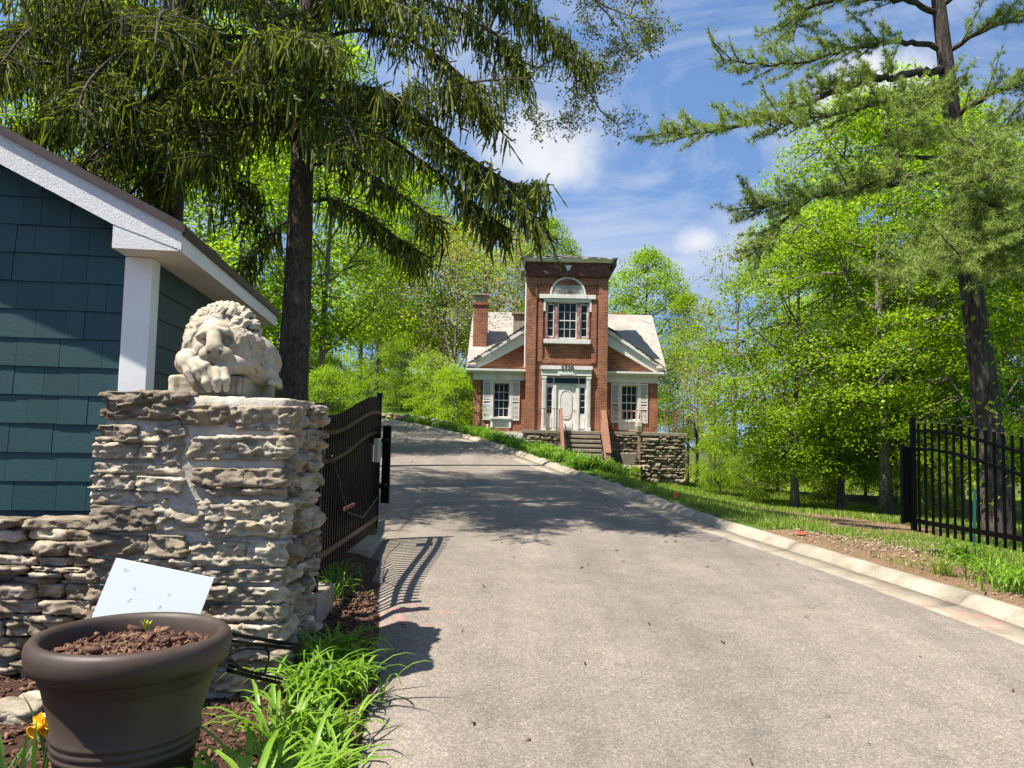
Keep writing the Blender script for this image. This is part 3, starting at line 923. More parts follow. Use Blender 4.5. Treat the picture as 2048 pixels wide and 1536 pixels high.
class Field:
    """signed distance volume that shapes are blended into, then skinned"""
    def __init__(self, lo, hi, h):
        self.lo, self.h = np.array(lo, float), h
        self.n = np.ceil((np.array(hi) - self.lo) / h).astype(int)
        self.d = np.full(self.n, 3.0, np.float32)
    def _win(self, c0, c1):
        a = np.clip(np.floor((c0 - self.lo) / self.h).astype(int), 0, self.n)
        b = np.clip(np.ceil((c1 - self.lo) / self.h).astype(int) + 1, 0, self.n)
        if (b <= a).any(): return None
        g = [self.lo[i] + self.h * np.arange(a[i], b[i]) for i in range(3)]
        return tuple(slice(a[i], b[i]) for i in range(3)), g
    def _put(self, sl, e, k, cut):
        d = self.d[sl]
        if cut:
            e = -e
            hh = np.clip(.5 - .5 * (d - e) / k, 0, 1)
            self.d[sl] = d + (e - d) * hh + k * hh * (1 - hh)
        else:
            hh = np.clip(.5 + .5 * (d - e) / k, 0, 1)
            self.d[sl] = d + (e - d) * hh - k * hh * (1 - hh)
    def ell(self, c, r, k=.35, cut=False, rot=None):
        c, r = np.array(c, float), np.array(r, float)
        m = r.max() + k + .4
        w = self._win(c - m, c + m)
        if w is None: return
        sl, g = w
        X, Y, Z = np.meshgrid(g[0] - c[0], g[1] - c[1], g[2] - c[2], indexing='ij')
        if rot is not None:
            M = np.array(Euler(rot).to_matrix().inverted())
            X, Y, Z = (M[0, 0]*X + M[0, 1]*Y + M[0, 2]*Z, M[1, 0]*X + M[1, 1]*Y + M[1, 2]*Z, M[2, 0]*X + M[2, 1]*Y + M[2, 2]*Z)
        q = np.sqrt((X / r[0]) ** 2 + (Y / r[1]) ** 2 + (Z / r[2]) ** 2)
        q2 = np.sqrt((X / r[0] ** 2) ** 2 + (Y / r[1] ** 2) ** 2 + (Z / r[2] ** 2) ** 2)
        self._put(sl, (q * (q - 1) / np.maximum(q2, 1e-4)).astype(np.float32), k, cut)
    def cap(self, a, b, ra, rb, k=.25, cut=False):
        a, b = np.array(a, float), np.array(b, float)
        m = max(ra, rb) + k + .3
        w = self._win(np.minimum(a, b) - m, np.maximum(a, b) + m)
        if w is None: return
        sl, g = w
        X, Y, Z = np.meshgrid(g[0] - a[0], g[1] - a[1], g[2] - a[2], indexing='ij')
        u = b - a; L = max(u.dot(u), 1e-6)
        s = np.clip((X * u[0] + Y * u[1] + Z * u[2]) / L, 0, 1)
        e = np.sqrt((X - s * u[0]) ** 2 + (Y - s * u[1]) ** 2 + (Z - s * u[2]) ** 2) - (ra + (rb - ra) * s)
        self._put(sl, e.astype(np.float32), k, cut)
    def chain(self, pts, rad, k=.25, cut=False):
        for i in range(len(pts) - 1): self.cap(pts[i], pts[i + 1], rad[i], rad[i + 1], k, cut)
    def skin(self):
        D = self.d; S = D < 0
        c = np.zeros(self.n - 1, np.int8)
        for i in (0, 1):
            for j in (0, 1):
                for k in (0, 1):
                    c += S[i:self.n[0] - 1 + i, j:self.n[1] - 1 + j, k:self.n[2] - 1 + k]
        act = (c > 0) & (c < 8)
        ijk = np.argwhere(act)
        vid = np.full(act.shape, -1, np.int64); vid[act] = np.arange(len(ijk))
        acc, cnt = np.zeros((len(ijk), 3)), np.zeros(len(ijk))
        corners = [(i, j, k) for i in (0, 1) for j in (0, 1) for k in (0, 1)]
        for p in corners:
            for ax in range(3):
                if p[ax]: continue
                q = list(p); q[ax] = 1
                d0 = D[ijk[:, 0] + p[0], ijk[:, 1] + p[1], ijk[:, 2] + p[2]]
                d1 = D[ijk[:, 0] + q[0], ijk[:, 1] + q[1], ijk[:, 2] + q[2]]
                x = (d0 < 0) != (d1 < 0)
                tt = np.where(x, d0 / np.where(x, d0 - d1, 1), 0)
                pos = np.array(p, float)[None] + 0 * acc
                pos[:, ax] += tt
                acc[x] += pos[x]; cnt[x] += 1
        V = self.lo + self.h * (ijk + acc / cnt[:, None])
        F = []
        for ax in range(3):
            a, b = [(1, 2), (2, 0), (0, 1)][ax]
            s0 = [slice(None)] * 3; s1 = [slice(None)] * 3
            s0[ax] = slice(0, self.n[ax] - 1); s1[ax] = slice(1, self.n[ax])
            for q in (a, b):
                s0[q] = slice(1, self.n[q] - 1); s1[q] = slice(1, self.n[q] - 1)
            A, B = S[tuple(s0)], S[tuple(s1)]
            for flip, msk in ((False, A & ~B), (True, ~A & B)):
                e = np.argwhere(msk)
                if not len(e): continue
                e[:, a] += 1; e[:, b] += 1
                def cell(da, db):
                    z = e.copy(); z[:, a] -= da; z[:, b] -= db
                    return vid[z[:, 0], z[:, 1], z[:, 2]]
                f = np.stack([cell(1, 1), cell(0, 1), cell(0, 0), cell(1, 0)], -1)
                F.append(f[:, ::-1] if flip else f)
        F = np.concatenate(F)
        return V, F[(F >= 0).all(1)]

def build_lion():
    K = 0.0524 * 1.0
    base = P(451, 786, 5.42)
    root = thing('lion_statue', 'pale carved stone lion resting its head on its paws, on the pillar', 'statue', (base.x, base.y, PIL_TOP + .012))
    X0 = 8.0
    SH = 0.31
    def A(x, y, z): return (x - SH * y - X0, y, z)
    fd = Field((-9.5, -4.2, -.4), (8.5, 15.5, 14.6), 0.115)
    def E(x, y, z, rx, ry, rz, k=.35, cut=False, rot=None): fd.ell(A(x, y, z), (rx, ry, rz), k, cut, rot)
    def C(pts, rad, k=.25, cut=False): fd.chain([A(*p) for p in pts], rad, k, cut)
    # trunk of the body and hind quarter
    C([(8.6, 5, 6.0), (11.2, 8.5, 6.2), (13.0, 11.5, 5.6)], [3.6, 3.1, 2.4], .5)
    E(13.2, 9.6, 5.8, 1.5, 2.9, 2.5, .5, rot=(0, R(8), 0))
    C([(13.9, 7.4, 3.7), (14.1, 10.5, 3.8)], [.85, 1.0], .3)
    C([(13.3, 5.2, 2.9), (14.3, 7.6, 2.7), (14.8, 10.2, 2.7)], [.55, .75, .8], .3)
    C([(14.0, 4.6, 2.3), (15.0, 6.0, 2.1), (15.2, 9.0, 2.0)], [.5, .55, .5], .2)
    # mane mass
    E(7.2, 4.4, 7.9, 5.0, 3.6, 4.9, .5)
    E(10.2, 3.6, 5.2, 2.3, 2.3, 3.0, .6)
    E(3.4, 4.0, 6.4, 1.8, 2.4, 3.0, .6)
    E(9.4, 3.0, 3.9, 2.6, 2.0, 1.6, .5)
    E(12.3, 6.5, 3.6, 1.9, 4.0, 1.8, .5)
    # locks of the mane: rings of curling double strands
    rnd = random.Random(5)
    def on_mane(x, z, lift):
        """point of the mane's bulging surface in front of (x, z)"""
        dx, dz = (x - 7.15) / 5.0, (z - 7.95) / 4.95
        r = math.hypot(dx, dz)
        if r > .97:
            over = r - .97; k = .97 / r; dx *= k; dz *= k
        else: over = 0.0
        n = math.sqrt(max(0.0, 1 - dx * dx - dz * dz))
        y = 4.4 - 3.6 * n + over * 3.2
        # lift along the surface normal
        v = Vector((dx / 5.0, -n / 3.6, dz / 4.95)).normalized()
        return (7.15 + dx * 5.0 + v.x * lift, y + v.y * lift, 7.95 + dz * 4.95 + v.z * lift)
    for ring, (rho, cnt, size) in enumerate(((.82, 13, 1.25), (1.04, 15, 1.5), (1.28, 16, 1.7), (1.50, 18, 1.8), (1.72, 19, 1.7), (1.9, 18, 1.5))):
        for i in range(cnt):
            th = R(-58 + 296 * (i + (.5 if ring % 2 else 0)) / cnt + rnd.uniform(-8, 8))
            sw = 1 if rnd.random() < .6 else -1
            rj = rho * rnd.uniform(.93, 1.06)
            twist = rnd.uniform(-.75, .75)
            ln = size * rnd.uniform(.85, 1.15)
            x0, z0 = 6.65 + 3.0 * rj * math.cos(th), 7.9 + 3.2 * rj * math.sin(th)
            for strand in (-.40, 0.0, .40):
                x, z, ph = x0, z0, th - sw * .7 + twist
                pts, rad = [], []
                N = 7
                for q in range(N):
                    u = q / (N - 1)
                    w_ = strand * (1 - .55 * u)
                    lift = .10 + (.50 - .55 * abs(strand)) * math.sin(math.pi * (.10 + .85 * u))
                    pts.append(on_mane(x - math.sin(ph) * w_, z + math.cos(ph) * w_, lift)); rad.append(.27 * (1 - .35 * u))
                    ph += sw * (3.6 * u) / (N - 1) * 1.25
                    x += math.cos(ph) * ln / (N - 1); z += math.sin(ph) * ln / (N - 1) - (.06 if (th < R(-5) or th > R(185)) else 0)
                C(pts, rad, .045)
    # long wavy locks falling behind the cheek and on the shoulder, laid on the mass beneath
    frozen = fd.d.copy()
    def surf(x, z):
        for y in np.arange(-3.5, 12.0, .12):
            a = A(x, y, z)
            q = ((np.array(a) - fd.lo) / fd.h).astype(int)
            if (q >= 0).all() and (q < fd.n).all() and frozen[q[0], q[1], q[2]] < 0: return y
        return None
    def fall(x0, z0, n, dx, step, ph, r=.30):
        for off in (-.34, .0, .34):
            pts, rad = [], []
            for s_ in range(n):
                x = x0 + off * (1 - .4 * s_ / n) + dx * s_ + .34 * math.sin(s_ * 1.15 + ph); z = z0 - step * s_
                y = surf(x, z)
                if y is None: break
                pts.append((x, y - .16 - (.52 - abs(off) * .5) * math.sin(math.pi * (s_ + .6) / n), z)); rad.append(r * (1 - .5 * s_ / n))
            if len(pts) > 1: C(pts, rad, .05)
    for i in range(6): fall(8.9 + i * .72, 9.2 - i * .25, 6, .06, .62, i * 1.3)
    for i in range(6): fall(9.2 + i * .70, 6.3 - i * .12, 6, .03, .55, i * 2.1 + 1, .32)
    for i in range(4): fall(3.9 - i * .62, 9.0 - i * .25, 6, -.06, .60, i * 1.7 + .5, .30)
    # head
    E(6.6, 1.7, 7.8, 2.5, 2.2, 2.8, .4)
    E(6.3, 1.0, 9.2, 2.0, 1.5, 1.05, .4)
    E(4.6, 1.2, 6.5, 1.1, 1.3, 1.5, .4); E(8.6, 1.2, 6.4, 1.1, 1.3, 1.5, .4)
    E(4.75, -.5, 7.35, .9, .9, .58, .2, True); E(7.85, -.45, 7.5, .9, .9, .58, .2, True)
    E(4.8, .22, 7.30, .46, .40, .32, .06); E(7.75, .25, 7.45, .46, .40, .32, .06)
    C([(3.9, .25, 8.0), (4.9, -.35, 8.45), (5.75, -.62, 8.75)], [.38, .5, .42], .22)
    C([(8.7, .3, 8.25), (7.75, -.3, 8.65), (6.75, -.62, 8.85)], [.38, .5, .42], .22)
    C([(6.2, -.45, 10.0), (6.2, -.75, 8.6)], [.09, .12], .12, True)
    C([(5.75, -.55, 9.6), (5.65, -.85, 8.5)], [.06, .1], .1, True); C([(6.75, -.5, 9.7), (6.7, -.85, 8.6)], [.06, .1], .1, True)
    C([(6.15, -.30, 8.8), (6.2, -.85, 7.6), (6.4, -1.6, 6.2)], [.82, .92, 1.2], .3)
    E(5.5, -1.1, 5.4, 1.2, 1.25, 1.1, .3); E(7.5, -1.1, 5.4, 1.3, 1.25, 1.15, .3)
    E(6.42, -2.15, 5.85, 1.12, .5, .52, .18); E(6.45, -1.95, 5.3, .5, .5, .5, .15)
    E(5.72, -2.45, 5.55, .24, .4, .26, .1, True); E(7.12, -2.45, 5.6, .24, .4, .26, .1, True)
    E(6.9, -.7, 4.55, 1.35, 1.0, .75, .2)
    C([(5.1, -1.75, 5.0), (6.45, -2.2, 4.75), (8.3, -1.6, 5.0)], [.08, .1, .08], .1, True)
    C([(6.45, -2.6, 5.0), (6.45, -2.4, 4.7)], [.07, .07], .08, True)
    # ears
    E(9.25, 1.0, 8.6, .55, .45, .7, .15); E(9.2, .55, 8.55, .28, .35, .4, .1, True)
    E(3.85, 1.0, 9.55, .42, .45, .6, .15)
    # paw on the left with four long toes
    C([(2.3, 3.2, 4.6), (2.5, .6, 4.9), (2.7, -.6, 4.5)], [1.6, 1.3, 1.15], .4)
    E(3.0, -.85, 4.1, 1.2, 1.0, 1.1, .3)
    C([(2.5, -1.1, 4.2), (3.05, -1.8, 2.9), (3.75, -1.9, 1.6)], [.52, .58, .46], .08)
    C([(3.25, -1.4, 4.3), (4.15, -2.2, 3.1), (4.65, -2.25, 2.2)], [.52, .58, .46], .08)
    C([(3.8, -1.4, 4.5), (5.0, -2.3, 3.55), (5.4, -2.3, 2.75)], [.50, .54, .43], .08)
    C([(4.1, -1.1, 4.8), (5.5, -2.0, 3.95), (6.0, -2.0, 3.3)], [.45, .48, .38], .08)
    # other forearm and paw hanging over the edge of the plinth
    C([(10.6, 2.4, 4.5), (9.0, .3, 4.2), (7.6, -.9, 3.7)], [1.35, 1.25, 1.15], .4)
    E(7.0, -1.5, 2.6, 1.6, 1.15, 1.35, .35)
    E(6.8, -1.5, 1.4, 1.75, 1.05, .9, .35)
    C([(5.6, -1.9, 2.9), (5.55, -2.55, 1.6), (5.95, -2.5, .75)], [.5, .58, .42], .12)
    C([(6.75, -2.1, 3.2), (7.05, -2.95, 1.9), (7.1, -2.75, .72)], [.5, .58, .42], .12)
    C([(7.85, -1.9, 3.4), (8.15, -2.55, 2.0), (8.2, -2.4, .8)], [.48, .54, .4], .12)
    V, F = fd.skin()
    V = V + .05 * fbm(V * 1.3, 2)[:, None] * np.array([1, 1, 1])
    V = V * K
    obj('lion', new_mesh('lion', V, F, MAT['carved_stone'], True), root)
    # plinth: split-faced slab
    Vt, Ft = tpl(40, 40, 12)
    lo, hi = np.array([.35 - X0, -1.0, -.15]), np.array([10.4 - X0, 14.5, 2.75])
    p = Vt.copy()
    rad = (np.abs(p) ** 14).sum(1) ** (1 / 14.0)
    p = p / rad[:, None]
    nn = np.sign(p) * np.abs(p) ** 9; nn /= np.linalg.norm(nn, axis=1)[:, None] + 1e-9
    p = lo + (p + 1) / 2 * (hi - lo)
    p = p + nn * (.22 * fbm(p * np.array([.5, .5, .9]), 4, .6))[:, None]
    obj('plinth', new_mesh('plinth', p * K, Ft, MAT['plinth_stone'], True), root)
    return root
build_lion()
# ------------------------------------------------------------------ black iron gates
t = NT('black_paint')
f = t.noise(t.world(), 40.0, 5, .7)
t.set(t.ramp(f, [(.3, (.0012, .0012, .0014)), (.7, (.003, .003, .0034))]), t.ramp(f, [(.3, .32), (.7, .45)]), 0, .10)
plain('grey_box', (.32, .30, .25), .6, 0, .15)
plain('rust', (.16, .062, .032), .85, 0, .45, 30, .4, 80)
plain('hinge_steel', (.20, .16, .14), .5, .6, .35, 40)
t = NT('cord_black')
t.set((.012, .012, .012), .5)

def scurve(t):
    t = max(0, min(1, t)); return t * t * (3 - 2 * t)

def make_gate(name, label, a, b, n, z_bot, z_rail, hinge_tops, end_tops, pic_w, box=False, flip=1):
    """gate leaf from its hinge stile a to its end stile b; tops = (picket, upper rail, lower rail)"""
    a, b = Vector((a[0], a[1], 0)), Vector((b[0], b[1], 0))
    L = (b - a).length
    rz = math.atan2((b - a).y, (b - a).x)
    root = thing(name, label, 'gate', a, rz, 'two leaves of the open drive gate')
    def top(s, i): return hinge_tops[i] + (end_tops[i] - hinge_tops[i]) * scurve((s / L - .08) / .84)
    # pickets share one mesh of unit height
    m = MB(); h = pic_w / 2
    m.box(-h, h, -h, h, 0, 1)
    pm = m.mesh('picket', MAT['black_paint'])
    mt = MB(); mt.add([(-h, -h, 0), (h, -h, 0), (h, h, 0), (-h, h, 0), (0, 0, .035)], [(0, 1, 4), (1, 2, 4), (2, 3, 4), (3, 0, 4), (3, 2, 1, 0)])
    for k in range(n):
        s = .06 + (L - .12) * (k + .5) / n
        obj('picket', pm, root, (s, 0, z_bot), None, (1, 1, top(s, 0) - z_bot))
    capm = MB(); capm.box(-h - .002, h + .002, -h - .002, h + .002, 0, .010); cm = capm.mesh('picket_cap', MAT['hinge_steel'])
    if not box:
        for k in range(n):
            s = .06 + (L - .12) * (k + .5) / n
            obj('picket_cap', cm, root, (s, 0, top(s, 0) + .0005))
    def rail(i, hh, tk):
        m = MB(); N = 28; v, f = [], []
        for q in range(N + 1):
            s = .025 + (L - .05) * q / N; z = top(s, i)
            v += [(s, -tk, z - hh), (s, tk, z - hh), (s, tk, z), (s, -tk, z)]
        for q in range(N):
            b_ = 4 * q
            for j in range(4): f.append((b_ + j, b_ + 4 + j, b_ + 4 + (j + 1) % 4, b_ + (j + 1) % 4))
        f += [(0, 1, 2, 3), (4 * N + 3, 4 * N + 2, 4 * N + 1, 4 * N)]
        m.add(v, f); return m.build('curved_rail', MAT['black_paint'], root)
    rail(1, .042, h + .011); rail(2, .042, h + .011)
    m = MB(); m.box(.025, L - .025, -h - .013, h + .013, z_rail - .03, z_rail + .03); m.build('bottom_rail', MAT['black_paint'], root, bevel=.003)
    for s0, i0, hz in ((-.025, 0, hinge_tops[0] + .03), (L - .035, 1, end_tops[0] + .06)):
        m = MB(); w = .05 if i0 == 0 else .062
        m.box(s0, s0 + w, -w / 2, w / 2, z_bot + .01, hz); m.box(s0 - .004, s0 + w + .004, -w / 2 - .004, w / 2 + .004, hz + .0005, hz + .016)
        m.build('stile', MAT['black_paint'], root)
    return root, L, top

GL, GLL, GTOP = make_gate('gate_leaf', 'open black iron gate leaf beside the stone pillar, seen nearly edge on', (P(637, 900, 6.85).x, 6.85), (P(756, 900, 10.35).x, 10.35), 31,
          P(636, 1153, 6.85).z, P(752, 1035, 10.35).z, (1.875, 1.735, 1.475), (2.19, 2.015, 1.755), .03, True)
# lock box, rusty plate and closing channel of the nearer leaf
m = MB(); m.box(GLL - .62, GLL - .40, -.10, -.032, 1.36, 1.66); m.build('lock_box', MAT['grey_box'], GL, bevel=.01)
m = MB()
m.box(1.05, 1.62, -.05, -.036, .93, .965); m.build('rusty_plate', MAT['rust'], GL)
m = MB(); m.box(GLL + .03, GLL + .10, -.16, -.05, .80, 1.83); m.box(GLL + .0, GLL + .03, -.14, -.02, 1.0, 1.06); m.box(GLL + .0, GLL + .03, -.14, -.02, 1.6, 1.66)
m.build('closing_channel', MAT['black_paint'], GL, bevel=.006)
m = MB(); m.tube([(.4, -.04, 1.5), (1.2, -.05, .9), (2.2, -.05, .75), (3.2, -.06, .9)], .006, 5); m.build('cable', MAT['cord_black'], GL)

e = P(1826, 940, 11.2); hr = P(2048, 980, 9.15)
dd = (Vector((hr.x, hr.y, 0)) - Vector((e.x, e.y, 0))).normalized()
hinge = (e.x + dd.x * 3.5, e.y + dd.y * 3.5)
zb2 = P(1838, 1062, 11.2).z
GRR, GRL, _ = make_gate('gate_leaf', 'open black iron gate leaf standing over the grass by the pine trunk', hinge, (e.x, e.y), 23,
          zb2, P(1830, 1041, 11.2).z, (1.74, 1.54, 1.27), (2.04, 1.95, 1.69), .027)
m = MB(); m.box(GRL + .005, GRL + .035, .02, .12, .62, 1.70); m.box(GRL + .0, GRL + .06, .121, .165, .60, 1.74)
m.build('closing_channel', MAT['black_paint'], GRR, bevel=.006)
# post the far leaf hangs from (just past the frame)
pr = thing('gate_post', 'black steel post carrying the gate leaf by the pine', 'post', (hinge[0] + dd.x * .14, hinge[1] + dd.y * .14, 0))
m = MB(); m.box(-.05, .05, -.05, .05, -.3, 1.95); m.build('shaft', MAT['black_paint'], pr)
m = MB(); m.box(-.06, .06, -.06, .06, 1.9505, 1.985); m.build('cap', MAT['black_paint'], pr)

# post, hinges and footing of the nearer leaf
gp = P(637, 860, 6.62)
post = thing('gate_post', 'square black steel gate post with flat cap behind the pillar corner', 'post', (gp.x, gp.y, 0))
ptop = P(640, 814, 6.62).z
m = MB(); m.box(-.042, .042, -.042, .042, -.1, ptop); m.build('shaft', MAT['black_paint'], post, bevel=.004)
m = MB(); m.box(-.05, .05, -.05, .05, ptop + .0005, ptop + .022); m.box(-.042, .042, -.042, .042, ptop + .0225, ptop + .032); m.build('cap', MAT['black_paint'], post)
for z in (P(625, 905, 6.6).z, P(628, 1100, 6.6).z):
    m = MB(); m.tube([(.0, .0, z - .09), (.0, .0, z + .09)], .02, 10); m.v = [(x + .02, y + .075, zz) for x, y, zz in m.v]
    m.bar((.0, .045, z), (.02, .12, z), .03, .05); m.build('hinge', MAT['rust'], post)
m = MB(); m.tube([(-.05, -.15, .02), (-.05, -.15, 1.0)], .017, 8); m.box(-.065, -.035, -.15, -.03, .9, .92); m.build('drop_rod', MAT['hinge_steel'], post)

ft = thing('concrete_footing', 'small concrete footing slab under the black gate post', 'footing', (gp.x + .03, 6.70, 0))
m = MB(); m.box(-.12, .06, -.24, .34, -.2, P(640, 1185, 6.6).z); m.build('slab', MAT['concrete'], ft, bevel=.012)
pd = tag(MB().box(-.55, .12, -.55, .75, -.25, .0).build('concrete_pad', MAT['concrete'], None, bevel=.01), 'pale concrete pad at the drive edge under the gate end', 'pad')
q = P(735, 1068, 10.0); pd.location = (q.x + .02, 10.0, float(zroad(q.x, 10.0)) + .022)
# ------------------------------------------------------------------ old brick house
t = NT('brick')
tc = t.n('ShaderNodeTexCoord')
sp = t.n('ShaderNodeSeparateXYZ'); t.l(tc.outputs['Object'], sp.inputs[0])
cb = t.n('ShaderNodeCombineXYZ'); t.l(t.math('ADD', sp.outputs[0], sp.outputs[1]), cb.inputs[0]); t.l(sp.outputs[2], cb.inputs[1])
bt = t.n('ShaderNodeTexBrick')
bt.inputs['Scale'].default_value = 1.0; bt.inputs['Brick Width'].default_value = .215; bt.inputs['Row Height'].default_value = .078
bt.inputs['Mortar Size'].default_value = .008; bt.inputs['Mortar Smooth'].default_value = .2; bt.inputs['Bias'].default_value = -.1
bt.inputs['Color1'].default_value = (.20, .060, .032, 1); bt.inputs['Color2'].default_value = (.335, .115, .058, 1); bt.inputs['Mortar'].default_value = (.36, .27, .20, 1)
t.l(cb.outputs[0], bt.inputs['Vector'])
n1 = t.noise(tc.outputs['Object'], .9, 6, .65); n2 = t.noise(tc.outputs['Object'], 6.0, 6, .7)
c = t.mix(1.0, bt.outputs['Color'], t.ramp(n1, [(.28, (.55, .50, .48)), (.5, (.95, .92, .9)), (.72, (1.4, 1.35, 1.25))]), 'MULTIPLY')
c = t.mix(t.ramp(n2, [(.56, 0.0), (.70, .6)]), c, (.42, .26, .165))
t.set(c, .9, 0, .2); t.bump(bt.outputs['Fac'], -.6, .012)

t = NT('old_white_paint')
w = t.coord()
mp = t.coord((5, 5, 1.0))
f = t.noise(mp, 2.4, 8, .72); f2 = t.noise(w, 2.0, 5, .6)
c = t.ramp(f2, [(.3, (.58, .56, .51)), (.7, (.74, .73, .70))])
c = t.mix(t.ramp(f, [(.60, 0.0), (.69, .8)]), c, (.26, .20, .16))
t.set(c, .75, 0, .2); t.bump(f, .3, .01)
t = NT('peeling_red_paint')
mp = t.coord((4, 4, 1.0))
f = t.noise(mp, 3.0, 8, .75)
c = t.ramp(f, [(.40, (.50, .46, .43)), (.47, (.36, .16, .14)), (.6, (.20, .075, .065))])
t.set(c, .85)
t = NT('frieze_wood')
f = t.noise(t.coord((1.5, 1.5, 4)), 2.2, 8, .75)
c = t.ramp(f, [(.44, (.105, .038, .028)), (.60, (.17, .065, .045)), (.66, (.62, .58, .54))])
t.set(c, .85)
t = NT('pale_shingle')
tc = t.n('ShaderNodeTexCoord'); sp = t.n('ShaderNodeSeparateXYZ'); t.l(tc.outputs['Object'], sp.inputs[0])
cb = t.n('ShaderNodeCombineXYZ'); t.l(sp.outputs[0], cb.inputs[0]); t.l(sp.outputs[1], cb.inputs[1])
bt = t.n('ShaderNodeTexBrick'); bt.inputs['Scale'].default_value = 1; bt.inputs['Brick Width'].default_value = .32; bt.inputs['Row Height'].default_value = .11
bt.inputs['Mortar Size'].default_value = .006; bt.inputs['Color1'].default_value = (.30, .28, .25, 1); bt.inputs['Color2'].default_value = (.375, .355, .32, 1); bt.inputs['Mortar'].default_value = (.22, .19, .16, 1)
t.l(cb.outputs[0], bt.inputs['Vector'])
c = t.mix(1.0, bt.outputs['Color'], t.ramp(t.noise(tc.outputs['Object'], 1.2, 6, .7), [(.3, (.75, .75, .77)), (.7, (1.15, 1.12, 1.08))]), 'MULTIPLY')
t.set(c, .95, 0, .1); t.bump(bt.outputs['Fac'], -.5, .012)
plain('torn_roofing', (.075, .055, .048), .95, 0, .6, 5, .8, 12)
t = NT('window_glass')
t.set((.010, .012, .011), .12, 0, .25)
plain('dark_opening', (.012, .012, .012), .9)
plain('rusty_iron', (.20, .088, .052), .85, 0, .4, 14, .3, 60)
plain('rusty_panel', (.30, .17, .115), .85, 0, .4, 5, .3, 40)
plain('weathered_wood', (.30, .26, .20), .9, 0, .3, 6, .4, 30)
plain('step_stone', (.21, .18, .135), .92, 0, .35, 4, .6, 30)
plain('louvre_gap_shade', (.22, .205, .19), .9)  # backing coloured dark to stand in for the shade between the slats
plain('black_enamel', (.01, .01, .01), .4)

HOUSE_Y = 37.0
HC = P(1131, 862, HOUSE_Y)
HZ = HC.z

